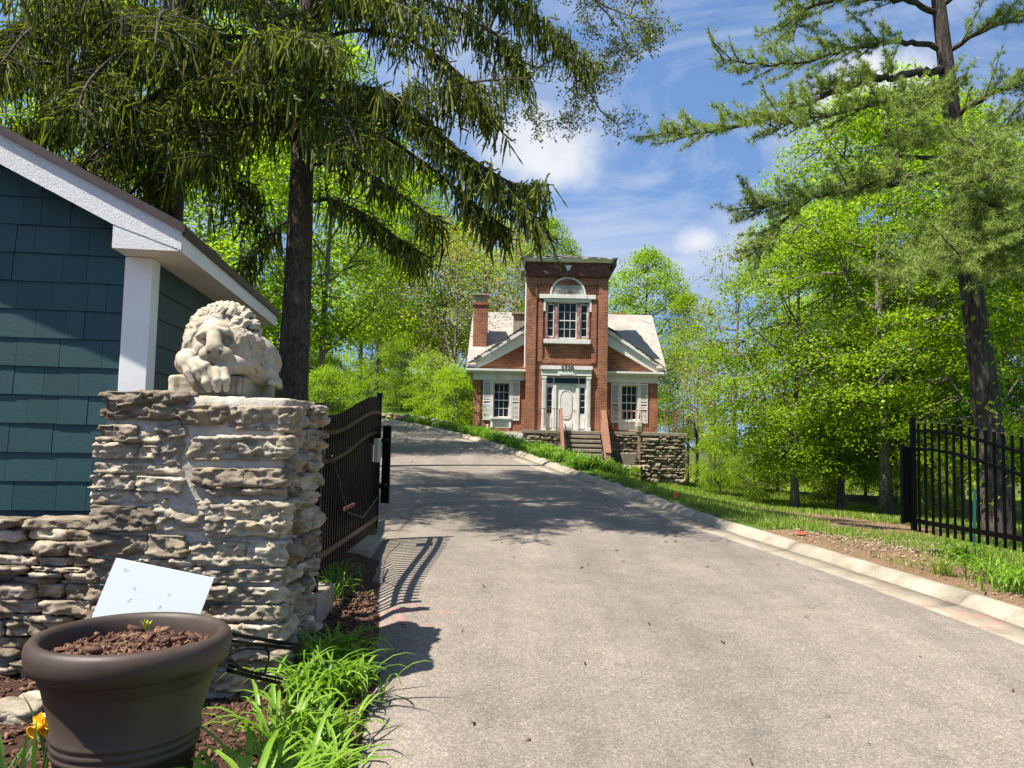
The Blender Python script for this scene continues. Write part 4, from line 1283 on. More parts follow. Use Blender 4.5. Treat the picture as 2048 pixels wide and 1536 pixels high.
def build_house():
    root = thing('brick_house', 'old red brick house with square entrance tower and white pediment', 'house', (HC.x, HOUSE_Y, HZ), R(-.5))
    B, W, GL_ = MAT['brick'], MAT['old_white_paint'], MAT['window_glass']
    TW = 1.95
    # --- walls
    FY = .62                 # front of the wings
    m = MB()
    for s in (-1, 1):
        x0, x1 = sorted((s * 4.45, s * (TW - .05)))
        wx0, wx1 = sorted((s * 2.72, s * 3.50))
        m.box(x0, wx0, FY, FY + .35, -3.2, 2.95); m.box(wx1, x1, FY, FY + .35, -3.2, 2.95)
        m.box(wx0, wx1, FY, FY + .35, -3.2, .10); m.box(wx0, wx1, FY, FY + .35, 2.28, 2.95)
        xs = s * 4.45
        m.box(min(xs, xs - s * .35), max(xs, xs - s * .35), FY + .351, 8.2, -3.2, 2.95)
        # corner pilasters of brick
        cx0, cx1 = sorted((s * 4.47, s * 4.12))
        m.box(cx0, cx1, FY - .05, FY - .002, -3.2, 2.40)
    m.box(-4.1, 4.1, 7.9, 8.2, -3.2, 2.95)
    m.prism([(-4.35, 2.951), (4.35, 2.951), (0, 5.95)], FY + .06, FY + .3)       # wall of the pediment
    for s in (-1, 1):                                                            # end gables
        x = s * 4.28
        m.add([(x, .7, 2.951), (x, 8.2, 2.951), (x, 4.45, 6.15), (x + .1 * s, .7, 2.951), (x + .1 * s, 8.2, 2.951), (x + .1 * s, 4.45, 6.15)],
              [(0, 1, 2), (5, 4, 3), (0, 3, 4, 1), (1, 4, 5, 2), (2, 5, 3, 0)])
    m.build('wall', B, root)
    # --- tower with recessed panels between brick pilasters
    m = MB()
    wx, wz0, wz1 = 1.06, 4.38, 6.36         # window opening
    dx, dz1 = 1.14, 2.66                    # door opening
    T0 = 0.07
    m.box(-TW, -wx, T0, .45, -2.0, 7.4); m.box(wx, TW, T0, .45, -2.0, 7.4)
    m.box(-wx, wx, T0, .45, dz1, wz0); m.box(-wx, wx, T0, .45, wz1, 7.4)
    m.box(-TW, -TW + .35, .451, 1.9, -2.0, 7.4); m.box(TW - .35, TW, .451, 1.9, -2.0, 7.4); m.box(-TW + .351, TW - .351, 1.6, 1.9, 2.0, 7.4)
    m.box(-TW + .351, TW - .351, .5, 1.59, -.3, -.02)
    # pilasters, band at the top, frame strips
    for s in (-1, 1):
        a, b = sorted((s * (TW + .001), s * 1.50)); m.box(a, b, -.03, T0 - .001, -.9, 7.05)
        a, b = sorted((s * 1.40, s * 1.18)); m.box(a, b, -.0, T0 - .0015, 3.3, 6.2)
    m.box(-TW - .002, TW + .002, -.03, T0 - .0012, 7.051, 7.4)
    m.box(-1.17, 1.17, .02, T0 - .002, 3.25, 3.42)
    tw = m.build('tower', B, root)
    # round-headed louvre over the window: half disc and radiating slats
    FZ, FR = 6.56, .84
    m = MB(); n = 24
    m.prism([(FR * math.cos(math.pi * k / n), FZ + FR * math.sin(math.pi * k / n)) for k in range(n + 1)], .02, T0 - .0021)
    fan = m.build('fanlight', MAT['louvre_gap_shade'], root)
    sl = MB()
    for k in range(31):
        a = math.pi * (k + .5) / 31
        c, s = math.cos(a), math.sin(a)
        hw = .034
        r0, r1 = .10, FR - .075
        v = [(r0 * c, .018, FZ + r0 * s), (r1 * c + s * hw, .018, FZ + r1 * s - c * hw), (r1 * c, -.03, FZ + r1 * s), (r1 * c - s * hw, .018, FZ + r1 * s + c * hw), (r0 * c, -.01, FZ + r0 * s)]
        mm = MB(); mm.add(v, [(0, 1, 2, 4), (0, 4, 2, 3), (1, 3, 2)])
        mm.build('slat', W, fan)
    m = MB()
    for k in range(n):
        a0, a1 = math.pi * k / n, math.pi * (k + 1) / n
        p = []
        for r in (FR - .06, FR + .03):
            for a in (a0, a1): p.append((r * math.cos(a), FZ + r * math.sin(a)))
        m.prism([p[0], p[2], p[3], p[1]], -.055, .0195)
    m.build('arch_trim', W, fan)
    m = MB(); m.box(-1.36, 1.36, -.07, T0 - .003, 6.362, 6.56); m.box(-.92, .92, -.09, -.071, 6.375, 6.555); m.build('lintel', W, root, bevel=.006)
    # helper: a sash of panes
    def window(name, x0, x1, z0, z1, cols, rows, y, mat, fr=.05, mun=.022, meet=True, parent=root):
        fm = MB()
        fm.box(x0, x0 + fr, y, y + .06, z0, z1); fm.box(x1 - fr, x1, y, y + .06, z0, z1)
        fm.box(x0 + fr, x1 - fr, y, y + .06, z0, z0 + fr); fm.box(x0 + fr, x1 - fr, y, y + .06, z1 - fr, z1)
        ix0, ix1, iz0, iz1 = x0 + fr, x1 - fr, z0 + fr, z1 - fr
        cw, rh = (ix1 - ix0) / cols, (iz1 - iz0) / rows
        for c in range(1, cols): fm.box(ix0 + c * cw - mun / 2, ix0 + c * cw + mun / 2, y + .008, y + .045, iz0, iz1)
        for r in range(1, rows):
            h = .05 if (meet and rows % 2 == 0 and r == rows // 2) else mun
            fm.box(ix0, ix1, y + (.002 if h > mun else .010), y + .047, iz0 + r * rh - h / 2, iz0 + r * rh + h / 2)
        wo = fm.build(name, mat, parent)
        for c in range(cols):
            for r in range(rows):
                pm = MB()
                pm.box(ix0 + c * cw + .004, ix0 + (c + 1) * cw - .004, y + .026, y + .032, iz0 + r * rh + .004, iz0 + (r + 1) * rh - .004)
                pm.build('pane', GL_, wo)
        return wo
    # tower window: middle sash, two side lights, casings, sill
    window('window', -.46, .46, 4.44, 6.20, 3, 4, .09, W)
    window('side_light', -.98, -.64, 4.52, 6.12, 1, 4, .09, W, .045, .02, False)
    window('side_light', .64, .98, 4.52, 6.12, 1, 4, .09, W, .045, .02, False)
    m = MB()
    for s in (-1, 1):
        a, b = sorted((s * .47, s * .63)); m.box(a, b, .03, .16, 4.38, 6.20)
        a, b = sorted((s * .985, s * 1.06)); m.box(a, b, .02, .16, 4.38, 6.20)
        a, b = sorted((s * .64, s * .98)); m.box(a, b, .085, .16, 4.38, 4.515); m.box(a, b, .085, .16, 6.125, 6.2)
    m.build('window_mullion', MAT['peeling_red_paint'], root)
    m = MB(); m.box(-1.14, 1.14, -.02, .16, 6.201, 6.361)
    for s in (-1, 1):
        a, b = sorted((s * 1.061, s * 1.16)); m.box(a, b, -.015, T0 - .004, 5.75, 6.2)
    m.box(-1.12, -.0, .3, .31, 4.38, 6.3); m.build('window_casing', W, root)
    m = MB(); m.box(-1.12, 1.12, -.13, .12, 4.18, 4.379); m.build('window_sill', W, root, bevel=.01)
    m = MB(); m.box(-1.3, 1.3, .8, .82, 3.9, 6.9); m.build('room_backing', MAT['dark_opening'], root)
    # --- doorway
    m = MB()
    for s in (-1, 1):
        a, b = sorted((s * 1.16, s * .97)); m.box(a, b, -.06, .2, 0.02, 2.64)
        for q in range(3):
            x = s * (1.02 + q * .045); m.box(x - .012, x + .012, -.075, -.0605, .25, 2.5)
        a, b = sorted((s * 1.19, s * .94)); m.box(a, b, -.085, -.0608, .02, .2); m.box(a, b, -.085, -.0608, 2.5, 2.62)
    m.build('door_pilaster', W, root)
    m = MB(); m.box(-1.20, 1.20, -.10, .2, 2.641, 2.93); m.box(-1.24, 1.24, -.16, .06, 2.931, 3.10); m.box(-.42, .42, -.13, -.1005, 2.62, 2.88); m.box(-.34, .34, -.145, -.1302, 2.68, 2.80)
    m.build('door_entablature', W, root, bevel=.005)
    window('transom', -.97, .97, 2.22, 2.60, 1, 1, .08, W, .05, .03, False)
    m = MB()
    for x in (-.6, .6): m.box(x - .02, x + .02, .075, .12, 2.272, 2.55)
    m.build('transom_bar', W, root)
    for s in (-1, 1):
        a, b = sorted((s * .62, s * .96)); window('side_light', a, b, .78, 2.14, 1, 4, .08, W, .055, .022, False)
        pm = MB(); pm.box(a, b, .08, .14, .02, .775); pm.box(a + .06, b - .06, .062, .0795, .12, .66); pm.build('side_panel', W, root, bevel=.004)
        a, b = sorted((s * .47, s * .62)); pm = MB(); pm.box(a, b, .03, .16, .02, 2.219); pm.build('door_post', W, root)
        a, b = sorted((s * .62, s * .97)); pm = MB(); pm.box(a, b, .082, .15, 2.141, 2.219); pm.build('door_rail', W, root)
    m = MB(); m.box(-.465, .465, .09, .15, .03, 2.2)
    door = m.build('door', W, root, bevel=.004)
    def oval(r, n=40):
        pts = []
        for k in range(n):
            a = 2 * math.pi * k / n
            ca, sa = math.cos(a), math.sin(a)
            pts.append((.30 * r * math.copysign(abs(ca) ** .55, ca), 1.28 + .70 * r * math.copysign(abs(sa) ** .75, sa)))
        return pts
    m = MB(); o1, o0 = oval(1.0), oval(.90)
    for k in range(40):
        k2 = (k + 1) % 40
        m.prism([o0[k], o1[k], o1[k2], o0[k2]], .062, .0895)
    m.build('oval_moulding', W, door)
    m = MB(); m.prism(oval(.84), .076, .0893); m.build('oval_panel', W, door)
    m = MB(); m.box(-.32, .32, .072, .0894, .12, .42); m.box(-.25, .25, .064, .0718, .18, .36); m.build('lower_panel', W, door)
    m = MB(); m.lathe([(.0, 0), (.028, .005), (.03, .03), (.012, .045), (.012, .06)], 10)
    kn = m.build('knob', MAT['black_enamel'], door); kn.rotation_euler = (R(90), 0, 0); kn.location = (.4, .10, 1.0)
    # house number
    fc = bpy.data.curves.new('house_number', 'FONT'); fc.body = '3730'; fc.size = .30; fc.extrude = .012; fc.align_x = 'CENTER'; fc.space_character = 1.05
    fo = bpy.data.objects.new('tmp_text', fc); COL.objects.link(fo)
    dg = bpy.context.evaluated_depsgraph_get()
    me = bpy.data.meshes.new_from_object(fo.evaluated_get(dg)); bpy.data.objects.remove(fo)
    me.name = 'house_number'; me.materials.clear(); me.materials.append(MAT['black_enamel'])
    obj('house_number', me, root, (0.02, -.175, 2.935), (R(90), 0, 0))
    # --- wing windows, shutters, aprons
    for s in (-1, 1):
        cx = s * 3.11
        w1 = window('window', cx - .39, cx + .39, .60, 2.28, 3, 4, FY + .10, W, .05, .024)
        m = MB()
        for a in (-1, 1):
            b0, b1 = sorted((cx + a * .391, cx + a * .50)); m.box(b0, b1, FY - .05, FY + .17, .10, 2.36)
        m.box(cx - .50, cx + .50, FY - .052, FY + .17, 2.281, 2.40); m.box(cx - .52, cx + .52, FY - .09, FY + .16, .52, .599)
        m.box(cx - .39, cx + .39, FY + .02, FY + .15, .101, .519); m.box(cx - .28, cx + .28, FY + .005, FY + .0195, .2, .42)
        m.build('window_casing', W, root)
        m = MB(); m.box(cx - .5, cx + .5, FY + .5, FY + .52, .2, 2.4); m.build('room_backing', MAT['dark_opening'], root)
        for a in (-1, 1):
            c0 = cx + a * .70
            m = MB()
            m.box(c0 - .19, c0 - .145, FY - .055, FY - .012, .46, 2.38); m.box(c0 + .145, c0 + .19, FY - .055, FY - .012, .46, 2.38)
            for z in (.46, 1.36, 2.30): m.box(c0 - .1445, c0 + .1445, FY - .055, FY - .012, z, z + .08)
            sh = m.build('shutter', W, root)
            lm = MB()
            for z in np.arange(.58, 2.27, .062):
                if 1.32 < z < 1.46: continue
                mm = MB(); mm.bar((c0 - .1445, FY - .035, z), (c0 + .1445, FY - .035, z), .05, .008, (0, -.75, .66)); lm.v += [];
                b = len(lm.v); lm.v += mm.v; lm.f += [tuple(b + i for i in f) for f in mm.f]; lm.m += mm.m
            tag(lm.build('louvres', W, sh), kind='stuff')
    # --- entablature, cornice and raking cornices
    for s in (-1, 1):
        m = MB()
        a, b = sorted((s * (TW + .003), s * 4.50)); m.box(a, b, FY - .10, FY - .053, 2.405, 2.76)
        m.build('frieze', W, root)
    for s in (-1, 1):
        m = MB()
        a, b = sorted((s * (TW + .003), s * 4.86)); m.box(a, b, FY - .38, FY - .02, 2.84, 2.935); m.box(a, b, FY - .30, FY - .10, 2.761, 2.839)
        a, b = sorted((s * 4.47, s * 4.86)); m.box(a, b, FY - .019, 8.5, 2.80, 2.934)
        m.build('cornice', W, root)
    SL = .69
    def rk(x): return 2.99 + SL * (4.9 - abs(x))
    for s in (-1, 1):
        xa, xb = s * 4.9, s * (TW + .004)
        m = MB()
        p = [(xa, rk(xa) - .05), (s * 4.45, rk(4.45) - .42), (xb, rk(xb) - .78), (xb, rk(xb) - .14), (xa, rk(xa) + .02)]
        m.prism(p if s < 0 else p[::-1], FY - .14, FY + .0595)
        m.build('raking_board', W, root)
        m = MB()
        p = [(xa, rk(xa) - .03), (xb, rk(xb) - .20), (xb, rk(xb) + .02), (xa, rk(xa) + .07)]
        m.prism(p if s < 0 else p[::-1], FY - .27, FY - .145)
        m.build('raking_cornice', W, root)
    # cross gable roof behind the pediment, torn at its edge
    rr = random.Random(3)
    for s in (-1, 1):
        m = MB(); n = 18
        for k in range(n):
            x0 = s * (4.98 - (4.98 - TW) * k / n); x1 = s * (4.98 - (4.98 - TW) * (k + 1) / n)
            y0 = FY - .30 + rr.uniform(-.05, .04); dz = rr.uniform(.0, .035)
            p = [(x0, rk(x0) + .071 + dz), (x1, rk(x1) + .021 + dz), (x1, rk(x1) + .085 + dz), (x0, rk(x0) + .125 + dz)]
            m.prism(p if s < 0 else p[::-1], y0, 3.9)
        m.build('pediment_roof', MAT['torn_roofing'], root)
    # main roof with its ridge along the house
    def mz(y): return 3.0 + (6.28 - 3.0) * (y - .2) / (4.45 - .2)
    m = MB()
    y0, z0 = .25, mz(.25)
    for x0, x1, y0 in ((-4.82, -4.36, .25), (-4.359, 4.359, FY + .31), (4.36, 4.82, .25)):
        z0 = mz(y0)
        v = [(x0, y0, z0), (x1, y0, z0), (x1, 4.45, 6.28), (x0, 4.45, 6.28), (x1, 8.7, 2.95), (x0, 8.7, 2.95)]
        v += [(a, b, c + .10) for a, b, c in v]
        m.add(v, [(0, 1, 2, 3)[::-1], (3, 2, 4, 5)[::-1], (6, 7, 8, 9), (9, 8, 10, 11), (0, 6, 9, 3), (3, 9, 11, 5), (1, 2, 8, 7), (2, 4, 10, 8), (0, 1, 7, 6), (5, 11, 10, 4)])
    rf = m.build('roof', MAT['pale_shingle'], root)
    # bargeboards at the gable ends
    m = MB()
    for s in (-1, 1):
        x = s * 4.80
        for (ya, za, yb, zb) in ((.27, mz(.27) - .10, 4.45, 6.18), (8.6, 2.93, 4.45, 6.18)):
            m.bar((x, ya, za), (x, yb, zb), .05, .19)
    m.build('bargeboard', W, rf)
    # chimneys
    def chimney(x0, x1, y0, y1, z0, z1, cap=True):
        m = MB(); m.box(x0, x1, y0, y1, z0, z1); m.box(x0 - .05, x1 + .05, y0 - .05, y1 + .05, z1 + .0005, z1 + .14)
        c = m.build('chimney', B, rf)
        if cap:
            m = MB(); m.box(x0 + .02, x1 - .02, y0 + .02, y1 - .02, z1 + .1405, z1 + .50); m.box(x0 - .08, x1 + .08, y0 - .08, y1 + .08, z1 + .501, z1 + .57)
            m.build('chimney_cap', MAT['weathered_wood'], c)
        return c
    chimney(-4.62, -3.92, 1.55, 2.25, 3.2, 6.25)
    chimney(3.05, 3.6, 6.2, 6.8, 4.0, 6.62, False)
    m = MB(); m.box(-2.62, -2.02, 2.3, 2.9, 4.2, 5.95); m.box(-2.72, -1.98, 2.2, 3.0, 5.951, 6.05); m.build('roof_hatch', MAT['weathered_wood'], rf)
    # --- tower head: wooden frieze, broken cornice, torn flat roof
    m = MB(); m.box(-TW - .06, TW + .06, -.10, 1.96, 7.401, 8.12); m.box(-TW - .10, TW + .10, -.14, 2.0, 7.47, 7.56); m.build('tower_frieze', MAT['frieze_wood'], root)
    m = MB(); m.add([(-.17, -.142, 7.98), (.17, -.142, 7.98), (.05, -.142, 7.72), (-.05, -.142, 7.72), (-.17, -.102, 7.98), (.17, -.102, 7.98), (.05, -.102, 7.72), (-.05, -.102, 7.72)],
                [(3, 2, 1, 0), (0, 1, 5, 4), (1, 2, 6, 5), (2, 3, 7, 6), (3, 0, 4, 7)])
    m.build('keystone', W, root)
    m = MB()
    m.add([(-2.10, -.2, 8.121), (2.12, -.2, 8.121), (2.2, -.34, 8.26), (-2.2, -.34, 8.30), (-2.10, 2.1, 8.121), (2.12, 2.1, 8.121), (2.2, 2.2, 8.26), (-2.2, 2.2, 8.30)],
          [(0, 1, 2, 3), (5, 4, 7, 6), (1, 5, 6, 2), (4, 0, 3, 7), (3, 2, 6, 7), (4, 5, 1, 0)])
    m.build('tower_cornice', W, root)
    m = MB(); m.box(-2.28, -2.12, -.36, 2.2, 7.62, 8.3); m.build('cornice_end', MAT['weathered_wood'], root)
    m = MB(); m.box(2.121, 2.30, -.30, 2.2, 7.95, 8.26); m.build('cornice_end', MAT['torn_roofing'], root)
    rr = random.Random(8); nx, ny = 26, 16
    v, f = [], []
    for j in range(ny):
        for i in range(nx):
            x = -2.32 + 4.66 * i / (nx - 1); y = -.42 + 2.7 * j / (ny - 1)
            hip = min(1, min(i, nx - 1 - i) / 8.0, min(j, ny - 1 - j) / 5.0) * .28
            v.append((x + rr.uniform(-.03, .03), y + rr.uniform(-.04, .04), 8.315 + hip + rr.uniform(-.03, .045) - .03 * (x > 0)))
    for j in range(ny - 1):
        for i in range(nx - 1): f.append((j * nx + i, j * nx + i + 1, (j + 1) * nx + i + 1, (j + 1) * nx + i))
    m = MB(); m.add(v, f); m.build('tower_roof', MAT['torn_roofing'], root)
    m = MB(); m.box(-2.33, 2.28, -.40, -.343, 8.262, 8.30); m.box(-2.28, .4, -.37, -.345, 8.16, 8.2); m.build('gutter', W, root)
    m = MB(); m.tube([(-TW - .06, .06, 4.6), (-TW - .06, .04, 7.4)], .045, 8); m.tube([(-TW - .05, .03, 3.0), (-TW - .06, .06, 4.599)], .04, 8); m.build('downpipe', W, root)
    # basement under the left wing
    m = MB(); m.box(-4.5, -2.0, FY - .03, FY - .003, -1.6, -.05); m.build('basement_wall', MAT['terrace_stone'], root)
    m = MB(); m.box(-2.95, -2.02, FY - .12, FY - .031, -.42, -.12); m.build('basement_lintel', W, root)
    window('basement_window', -2.9, -2.15, -.95, -.43, 2, 1, FY - .09, W, .05, .03, False)
    return root
build_house()

def build_terrace():
    X0, X1, Y0, Y1 = -2.05, 5.35, -1.75, .57
    root = thing('stone_terrace', 'raised terrace with layered stone retaining wall before the brick house', 'terrace', (HC.x, HOUSE_Y, HZ), R(-.5))
    m = MB(); m.box(X0 + .06, X1 - .06, Y0 + .07, Y1 - .58, -3.6, -.16); m.box(2.0, X1 - .07, -.1, 2.9, -3.6, -.161); m.build('rubble_core', MAT['mortar'], root)
    m = MB(); m.box(X0 - .04, X1 + .05, Y0 - .06, -.04, -.15, -.0005); m.box(TWX, X1 + .05, -.0395, 2.9, -.15, -.001); m.build('paving_slab', MAT['step_stone'], root, bevel=.015)
    rnd = random.Random(31)
    metas = [stone_mesh(1.0, .22, .30, 500 + i * 3.1, MAT['terrace_stone'], amp=.05, cell=.16, strata=8, name='wall_stone') for i in range(10)]
    z = -.16
    while z > -3.2:
        h = rnd.choice([.09, .11, .13, .16, .2])
        x = X0 + rnd.uniform(0, .2)
        while x < X1 - .1:
            l = min(rnd.uniform(.28, .85), X1 - x)
            zc = z - h / 2
            if l > .1 and not (-.05 < x + l / 2 < 1.45 and zc > -1.4) and gz(HC.x + x + l / 2, HOUSE_Y - 2) - HZ < zc + .25:
                obj('wall_stone', rnd.choice(metas), root, (x + l / 2, Y0 + rnd.uniform(-.0, .07) + .05, zc), (0, 0, 0), (l * .98, 1, h * 3.25))
            x += l + .01
        z -= h + .006
    # steps down to the drive
    for k in range(7):
        m = MB(); yy = Y0 - .30 * k
        v_ = random.Random(40 + k).uniform(-.03, .03)
        m.box(-.05 + v_, 1.45 + v_, yy - .34, yy - .005, -.20 * (k + 1) - .13, -.20 * (k + 1))
        m.build('step', MAT['step_stone'], root, bevel=.02)
    m = MB(); m.add([(-.2, Y0 - .01, -.35), (1.5, Y0 - .01, -.35), (1.5, Y0 - 2.2, -1.75), (-.2, Y0 - 2.2, -1.75), (-.2, Y0 - .01, -3.2), (1.5, Y0 - .01, -3.2), (1.5, Y0 - 2.2, -3.2), (-.2, Y0 - 2.2, -3.2)],
                    [(3, 2, 1, 0), (0, 1, 5, 4), (1, 2, 6, 5), (2, 3, 7, 6), (3, 0, 4, 7)]); m.build('stair_fill', MAT['mortar'], root)
    # low pier in front of the wall
    for k, (z0, z1, w) in enumerate(((-1.45, -1.7, 1.2), (-1.71, -1.95, 1.24), (-1.96, -2.2, 1.2), (-2.21, -2.45, 1.22), (-2.46, -2.75, 1.25), (-2.76, -3.1, 1.25))):
        for i in range(3):
            obj('wall_stone', metas[(k * 3 + i) % 10], root, (2.35 + w * (i + .5) / 3, -2.75, (z0 + z1) / 2), (0, 0, 0), (w / 3, 3.4, .26 * 3.2))
    return root
TWX = 1.95 + .01
TERR = build_terrace()

def hw(x, y, z):
    a = R(-.5)
    return Vector((HC.x + x * math.cos(a) - y * math.sin(a), HOUSE_Y + x * math.sin(a) + y * math.cos(a), HZ + z))

def build_rails():
    def railing(label, pts, h=.98):
        root = thing('iron_railing', label, 'railing', hw(pts[0][0], pts[0][1], 0), R(-.5), 'railings on the terrace edge')
        ox, oy = pts[0]
        for (xa, ya), (xb, yb) in zip(pts[:-1], pts[1:]):
            L = math.hypot(xb - xa, yb - ya)
            m = MB(); m.bar((xa - ox, ya - oy, h), (xb - ox, yb - oy, h), .035, .03); m.build('top_rail', MAT['rusty_iron'], root)
            m = MB(); m.bar((xa - ox, ya - oy, .12), (xb - ox, yb - oy, .12), .025, .02); m.build('bottom_rail', MAT['rusty_iron'], root)
            n = max(2, int(L / (.21 if abs(xb - xa) > .1 else .7)))
            for k in range(n + 1):
                x, y = xa + (xb - xa) * k / n - ox, ya + (yb - ya) * k / n - oy
                post = k in (0, n)
                r = .022 if post else .011
                m = MB(); m.box(x - r, x + r, y - r, y + r, 0.0 if post else .131, h - .016); m.build('rail_post' if post else 'baluster', MAT['rusty_iron'], root)
    railing('rusty iron railing on the terrace edge right of the steps', [(1.42, -1.72), (5.25, -1.72), (5.25, 1.6)])
    railing('short rusty iron railing on the terrace edge left of the steps', [(-1.98, -1.72), (-.40, -1.72)])
    # panelled hand rails of the steps
    for x, lab, zt in ((-.36, 'rust coloured stair side panel left of the terrace steps', 1.0), (1.50, 'wider rust coloured stair side panel right of the terrace steps', .95)):
        root = thing('stair_rail', lab, 'stair rail', hw(x, -1.8, 0), R(-.5), 'side panels of the terrace steps')
        L, drop = 2.1, 1.55
        m = MB()
        w = .07 if x < 0 else .20
        v = []
        for y, z in ((0, zt), (-L, zt - drop - .35), (-L, zt - drop - 1.0), (0, zt - 1.0)):
            v.append((0, y, z)); 
        v += [(w, y, z) for _, y, z in v]
        m.add(v, [(0, 1, 2, 3), (7, 6, 5, 4), (0, 4, 5, 1), (1, 5, 6, 2), (2, 6, 7, 3), (3, 7, 4, 0)])
        m.build('panel', MAT['rusty_panel'], root)
        m = MB(); m.bar((w / 2, .03, zt + .01), (w / 2, -L - .02, zt - drop - .34), w + .05, .05); m.build('hand_rail', MAT['rusty_iron'], root)
        m = MB(); m.tube([(w + .12, -.3, .3), (w + .45, -2.2, -1.5)], .02, 6); m.build('brace', MAT['black_paint'], root)
    # lantern on a post
    root = thing('lantern_post', 'weathered lantern on a thin rusty post before the terrace wall', 'lamp post', hw(3.1, -2.6, 0), 0)
    m = MB(); m.box(-.05, .05, -.05, .05, -1.45, -.10); m.build('post', MAT['rusty_panel'], root)
    m = MB(); m.lathe([(.06, -.10), (.16, .0), (.2, .25), (.17, .42), (.0, .62)], 6); m.build('lantern', MAT['weathered_wood'], root)
    m = MB(); m.tube([(.0, 0, .6), (.03, 0, .98)], [.05, .005], 5); m.build('finial', MAT['rusty_iron'], root)
    o = MB(); o.box(-.3, .3, -.25, .25, 0, .5); o.box(-.22, .22, -.18, .18, -.001, -.08)
    # concrete trough, narrower at the foot
    m = MB(); m.add([(-.22, -.2, 0), (.22, -.2, 0), (.22, .2, 0), (-.22, .2, 0), (-.33, -.28, .5), (.33, -.28, .5), (.33, .28, .5), (-.33, .28, .5), (-.25, -.2, .5), (.25, -.2, .5), (.25, .2, .5), (-.25, .2, .5), (-.2, -.16, .3), (.2, -.16, .3), (.2, .16, .3), (-.2, .16, .3)],
        [(3, 2, 1, 0), (0, 1, 5, 4), (1, 2, 6, 5), (2, 3, 7, 6), (3, 0, 4, 7), (4, 5, 9, 8), (5, 6, 10, 9), (6, 7, 11, 10), (7, 4, 8, 11), (8, 9, 13, 12), (9, 10, 14, 13), (10, 11, 15, 14), (11, 8, 12, 15), (12, 13, 14, 15)])
    c = m.build('concrete_planter', MAT['concrete'], None, bevel=.01); c.location = hw(2.62, -2.75, -1.44)
    tag(c, 'empty mossy concrete planter on the low stone pier', 'planter')
    # white marker stake by the left wing
    g = G(985, 886)
    s = MB(); s.box(-.025, .025, -.025, .025, -.2, 1.05); s.add([(-.025, -.025, 1.0505), (.025, -.025, 1.0505), (.025, .025, 1.0505), (-.025, .025, 1.0505), (0, 0, 1.09)], [(0, 1, 4), (1, 2, 4), (2, 3, 4), (3, 0, 4)])
    so = s.build('marker_stake', MAT['white_paint']); so.location = hw(-3.75, -.9, 0); so.location.z = gz(so.location.x, so.location.y); so.rotation_euler = (0, R(3), 0)
    tag(so, 'thin white marker stake by the kerb before the left wing', 'stake')
build_rails()

# small border rocks along the upper edge of the drive
def build_border_rocks():
    rnd = random.Random(17)
    metas = [stone_mesh(.5, .35, .34, 600 + i * 2.3, MAT['terrace_stone'], amp=.05, cell=.06, square=3.2, name='border_rock') for i in range(5)]
    ys = np.linspace(34.2, 47.5, 19)
    for i, y in enumerate(ys):
        x = float(xkerb(y)) + .75
        o = obj('border_rock', rnd.choice(metas), None, (x, float(y), gz(x, float(y)) + .12), (R(rnd.uniform(-15, 15)), R(rnd.uniform(-25, 25)), rnd.uniform(0, 6)), (1, 1, rnd.uniform(.7, 1.25)))
        tag(o, 'rough tan rock in the row edging the upper drive behind the kerb', 'rock', 'rocks edging the upper drive')
build_border_rocks()
# ------------------------------------------------------------------ foliage and bark
leaf_mat('maple_leaf', [(0.0, (.125, .215, .006)), (.45, (.215, .34, .009)), (.8, (.30, .425, .012)), (1.0, (.40, .48, .03))], .55)
leaf_mat('wood_leaf', [(0.0, (.14, .24, .012)), (.5, (.26, .39, .018)), (1.0, (.38, .48, .04))], .62)
leaf_mat('pale_leaf', [(0.0, (.20, .24, .05)), (.5, (.32, .34, .08)), (1.0, (.42, .40, .10))], .45)
leaf_mat('yellow_leaf', [(0.0, (.28, .27, .04)), (.5, (.44, .36, .06)), (1.0, (.55, .40, .09))], .45)
leaf_mat('oak_leaf', [(0.0, (.12, .15, .045)), (.5, (.20, .23, .075)), (1.0, (.28, .28, .11))], .4)
leaf_mat('spruce_needle', [(0.0, (.016, .027, .007)), (.25, (.05, .07, .012)), (.55, (.125, .15, .02)), (1.0, (.32, .34, .045))], .42, .55)
leaf_mat('spruce_shoot', [(0.0, (.20, .27, .025)), (1.0, (.34, .40, .05))], .4)
leaf_mat('pine_needle', [(0.0, (.15, .215, .05)), (.5, (.25, .335, .075)), (1.0, (.38, .46, .125))], .3, .5)
leaf_mat('lily_leaf', [(0.0, (.09, .20, .014)), (.5, (.16, .30, .025)), (1.0, (.26, .40, .05))], .38, .42)
leaf_mat('grass_blade', [(0.0, (.10, .18, .016)), (.5, (.18, .28, .025)), (.85, (.27, .35, .04)), (1.0, (.42, .38, .14))], .4)
def bark_mat(name, stops, scale=(9, 9, 1.6)):
    t = NT(name)
    mp = t.coord(scale)
    a, b = t.noise(mp, 2.2, 7, .7, .6), t.noise(t.coord(), 4.0, 5, .6)
    c = t.ramp(a, stops)
    c = t.mix(.5, c, t.mix(1.0, c, t.ramp(b, [(.3, .6), (.7, 1.3)]), 'MULTIPLY'))
    t.set(c, .95, 0, .15); t.bump(a, 1.0, .05)
bark_mat('spruce_bark', [(.3, (.035, .027, .021)), (.5, (.10, .08, .063)), (.7, (.19, .155, .125))], (8, 8, 3.5))
bark_mat('pine_bark', [(.3, (.025, .02, .017)), (.5, (.075, .06, .05)), (.7, (.16, .135, .115))])
bark_mat('grey_bark', [(.3, (.09, .075, .058)), (.5, (.20, .17, .135)), (.7, (.34, .30, .25))])
bark_mat('dark_bark', [(.3, (.022, .018, .015)), (.6, (.06, .05, .042)), (.8, (.11, .095, .08))])

RNG = np.random.default_rng(12)
def unit(a): return a / (np.linalg.norm(a, axis=-1, keepdims=True) + 1e-9)

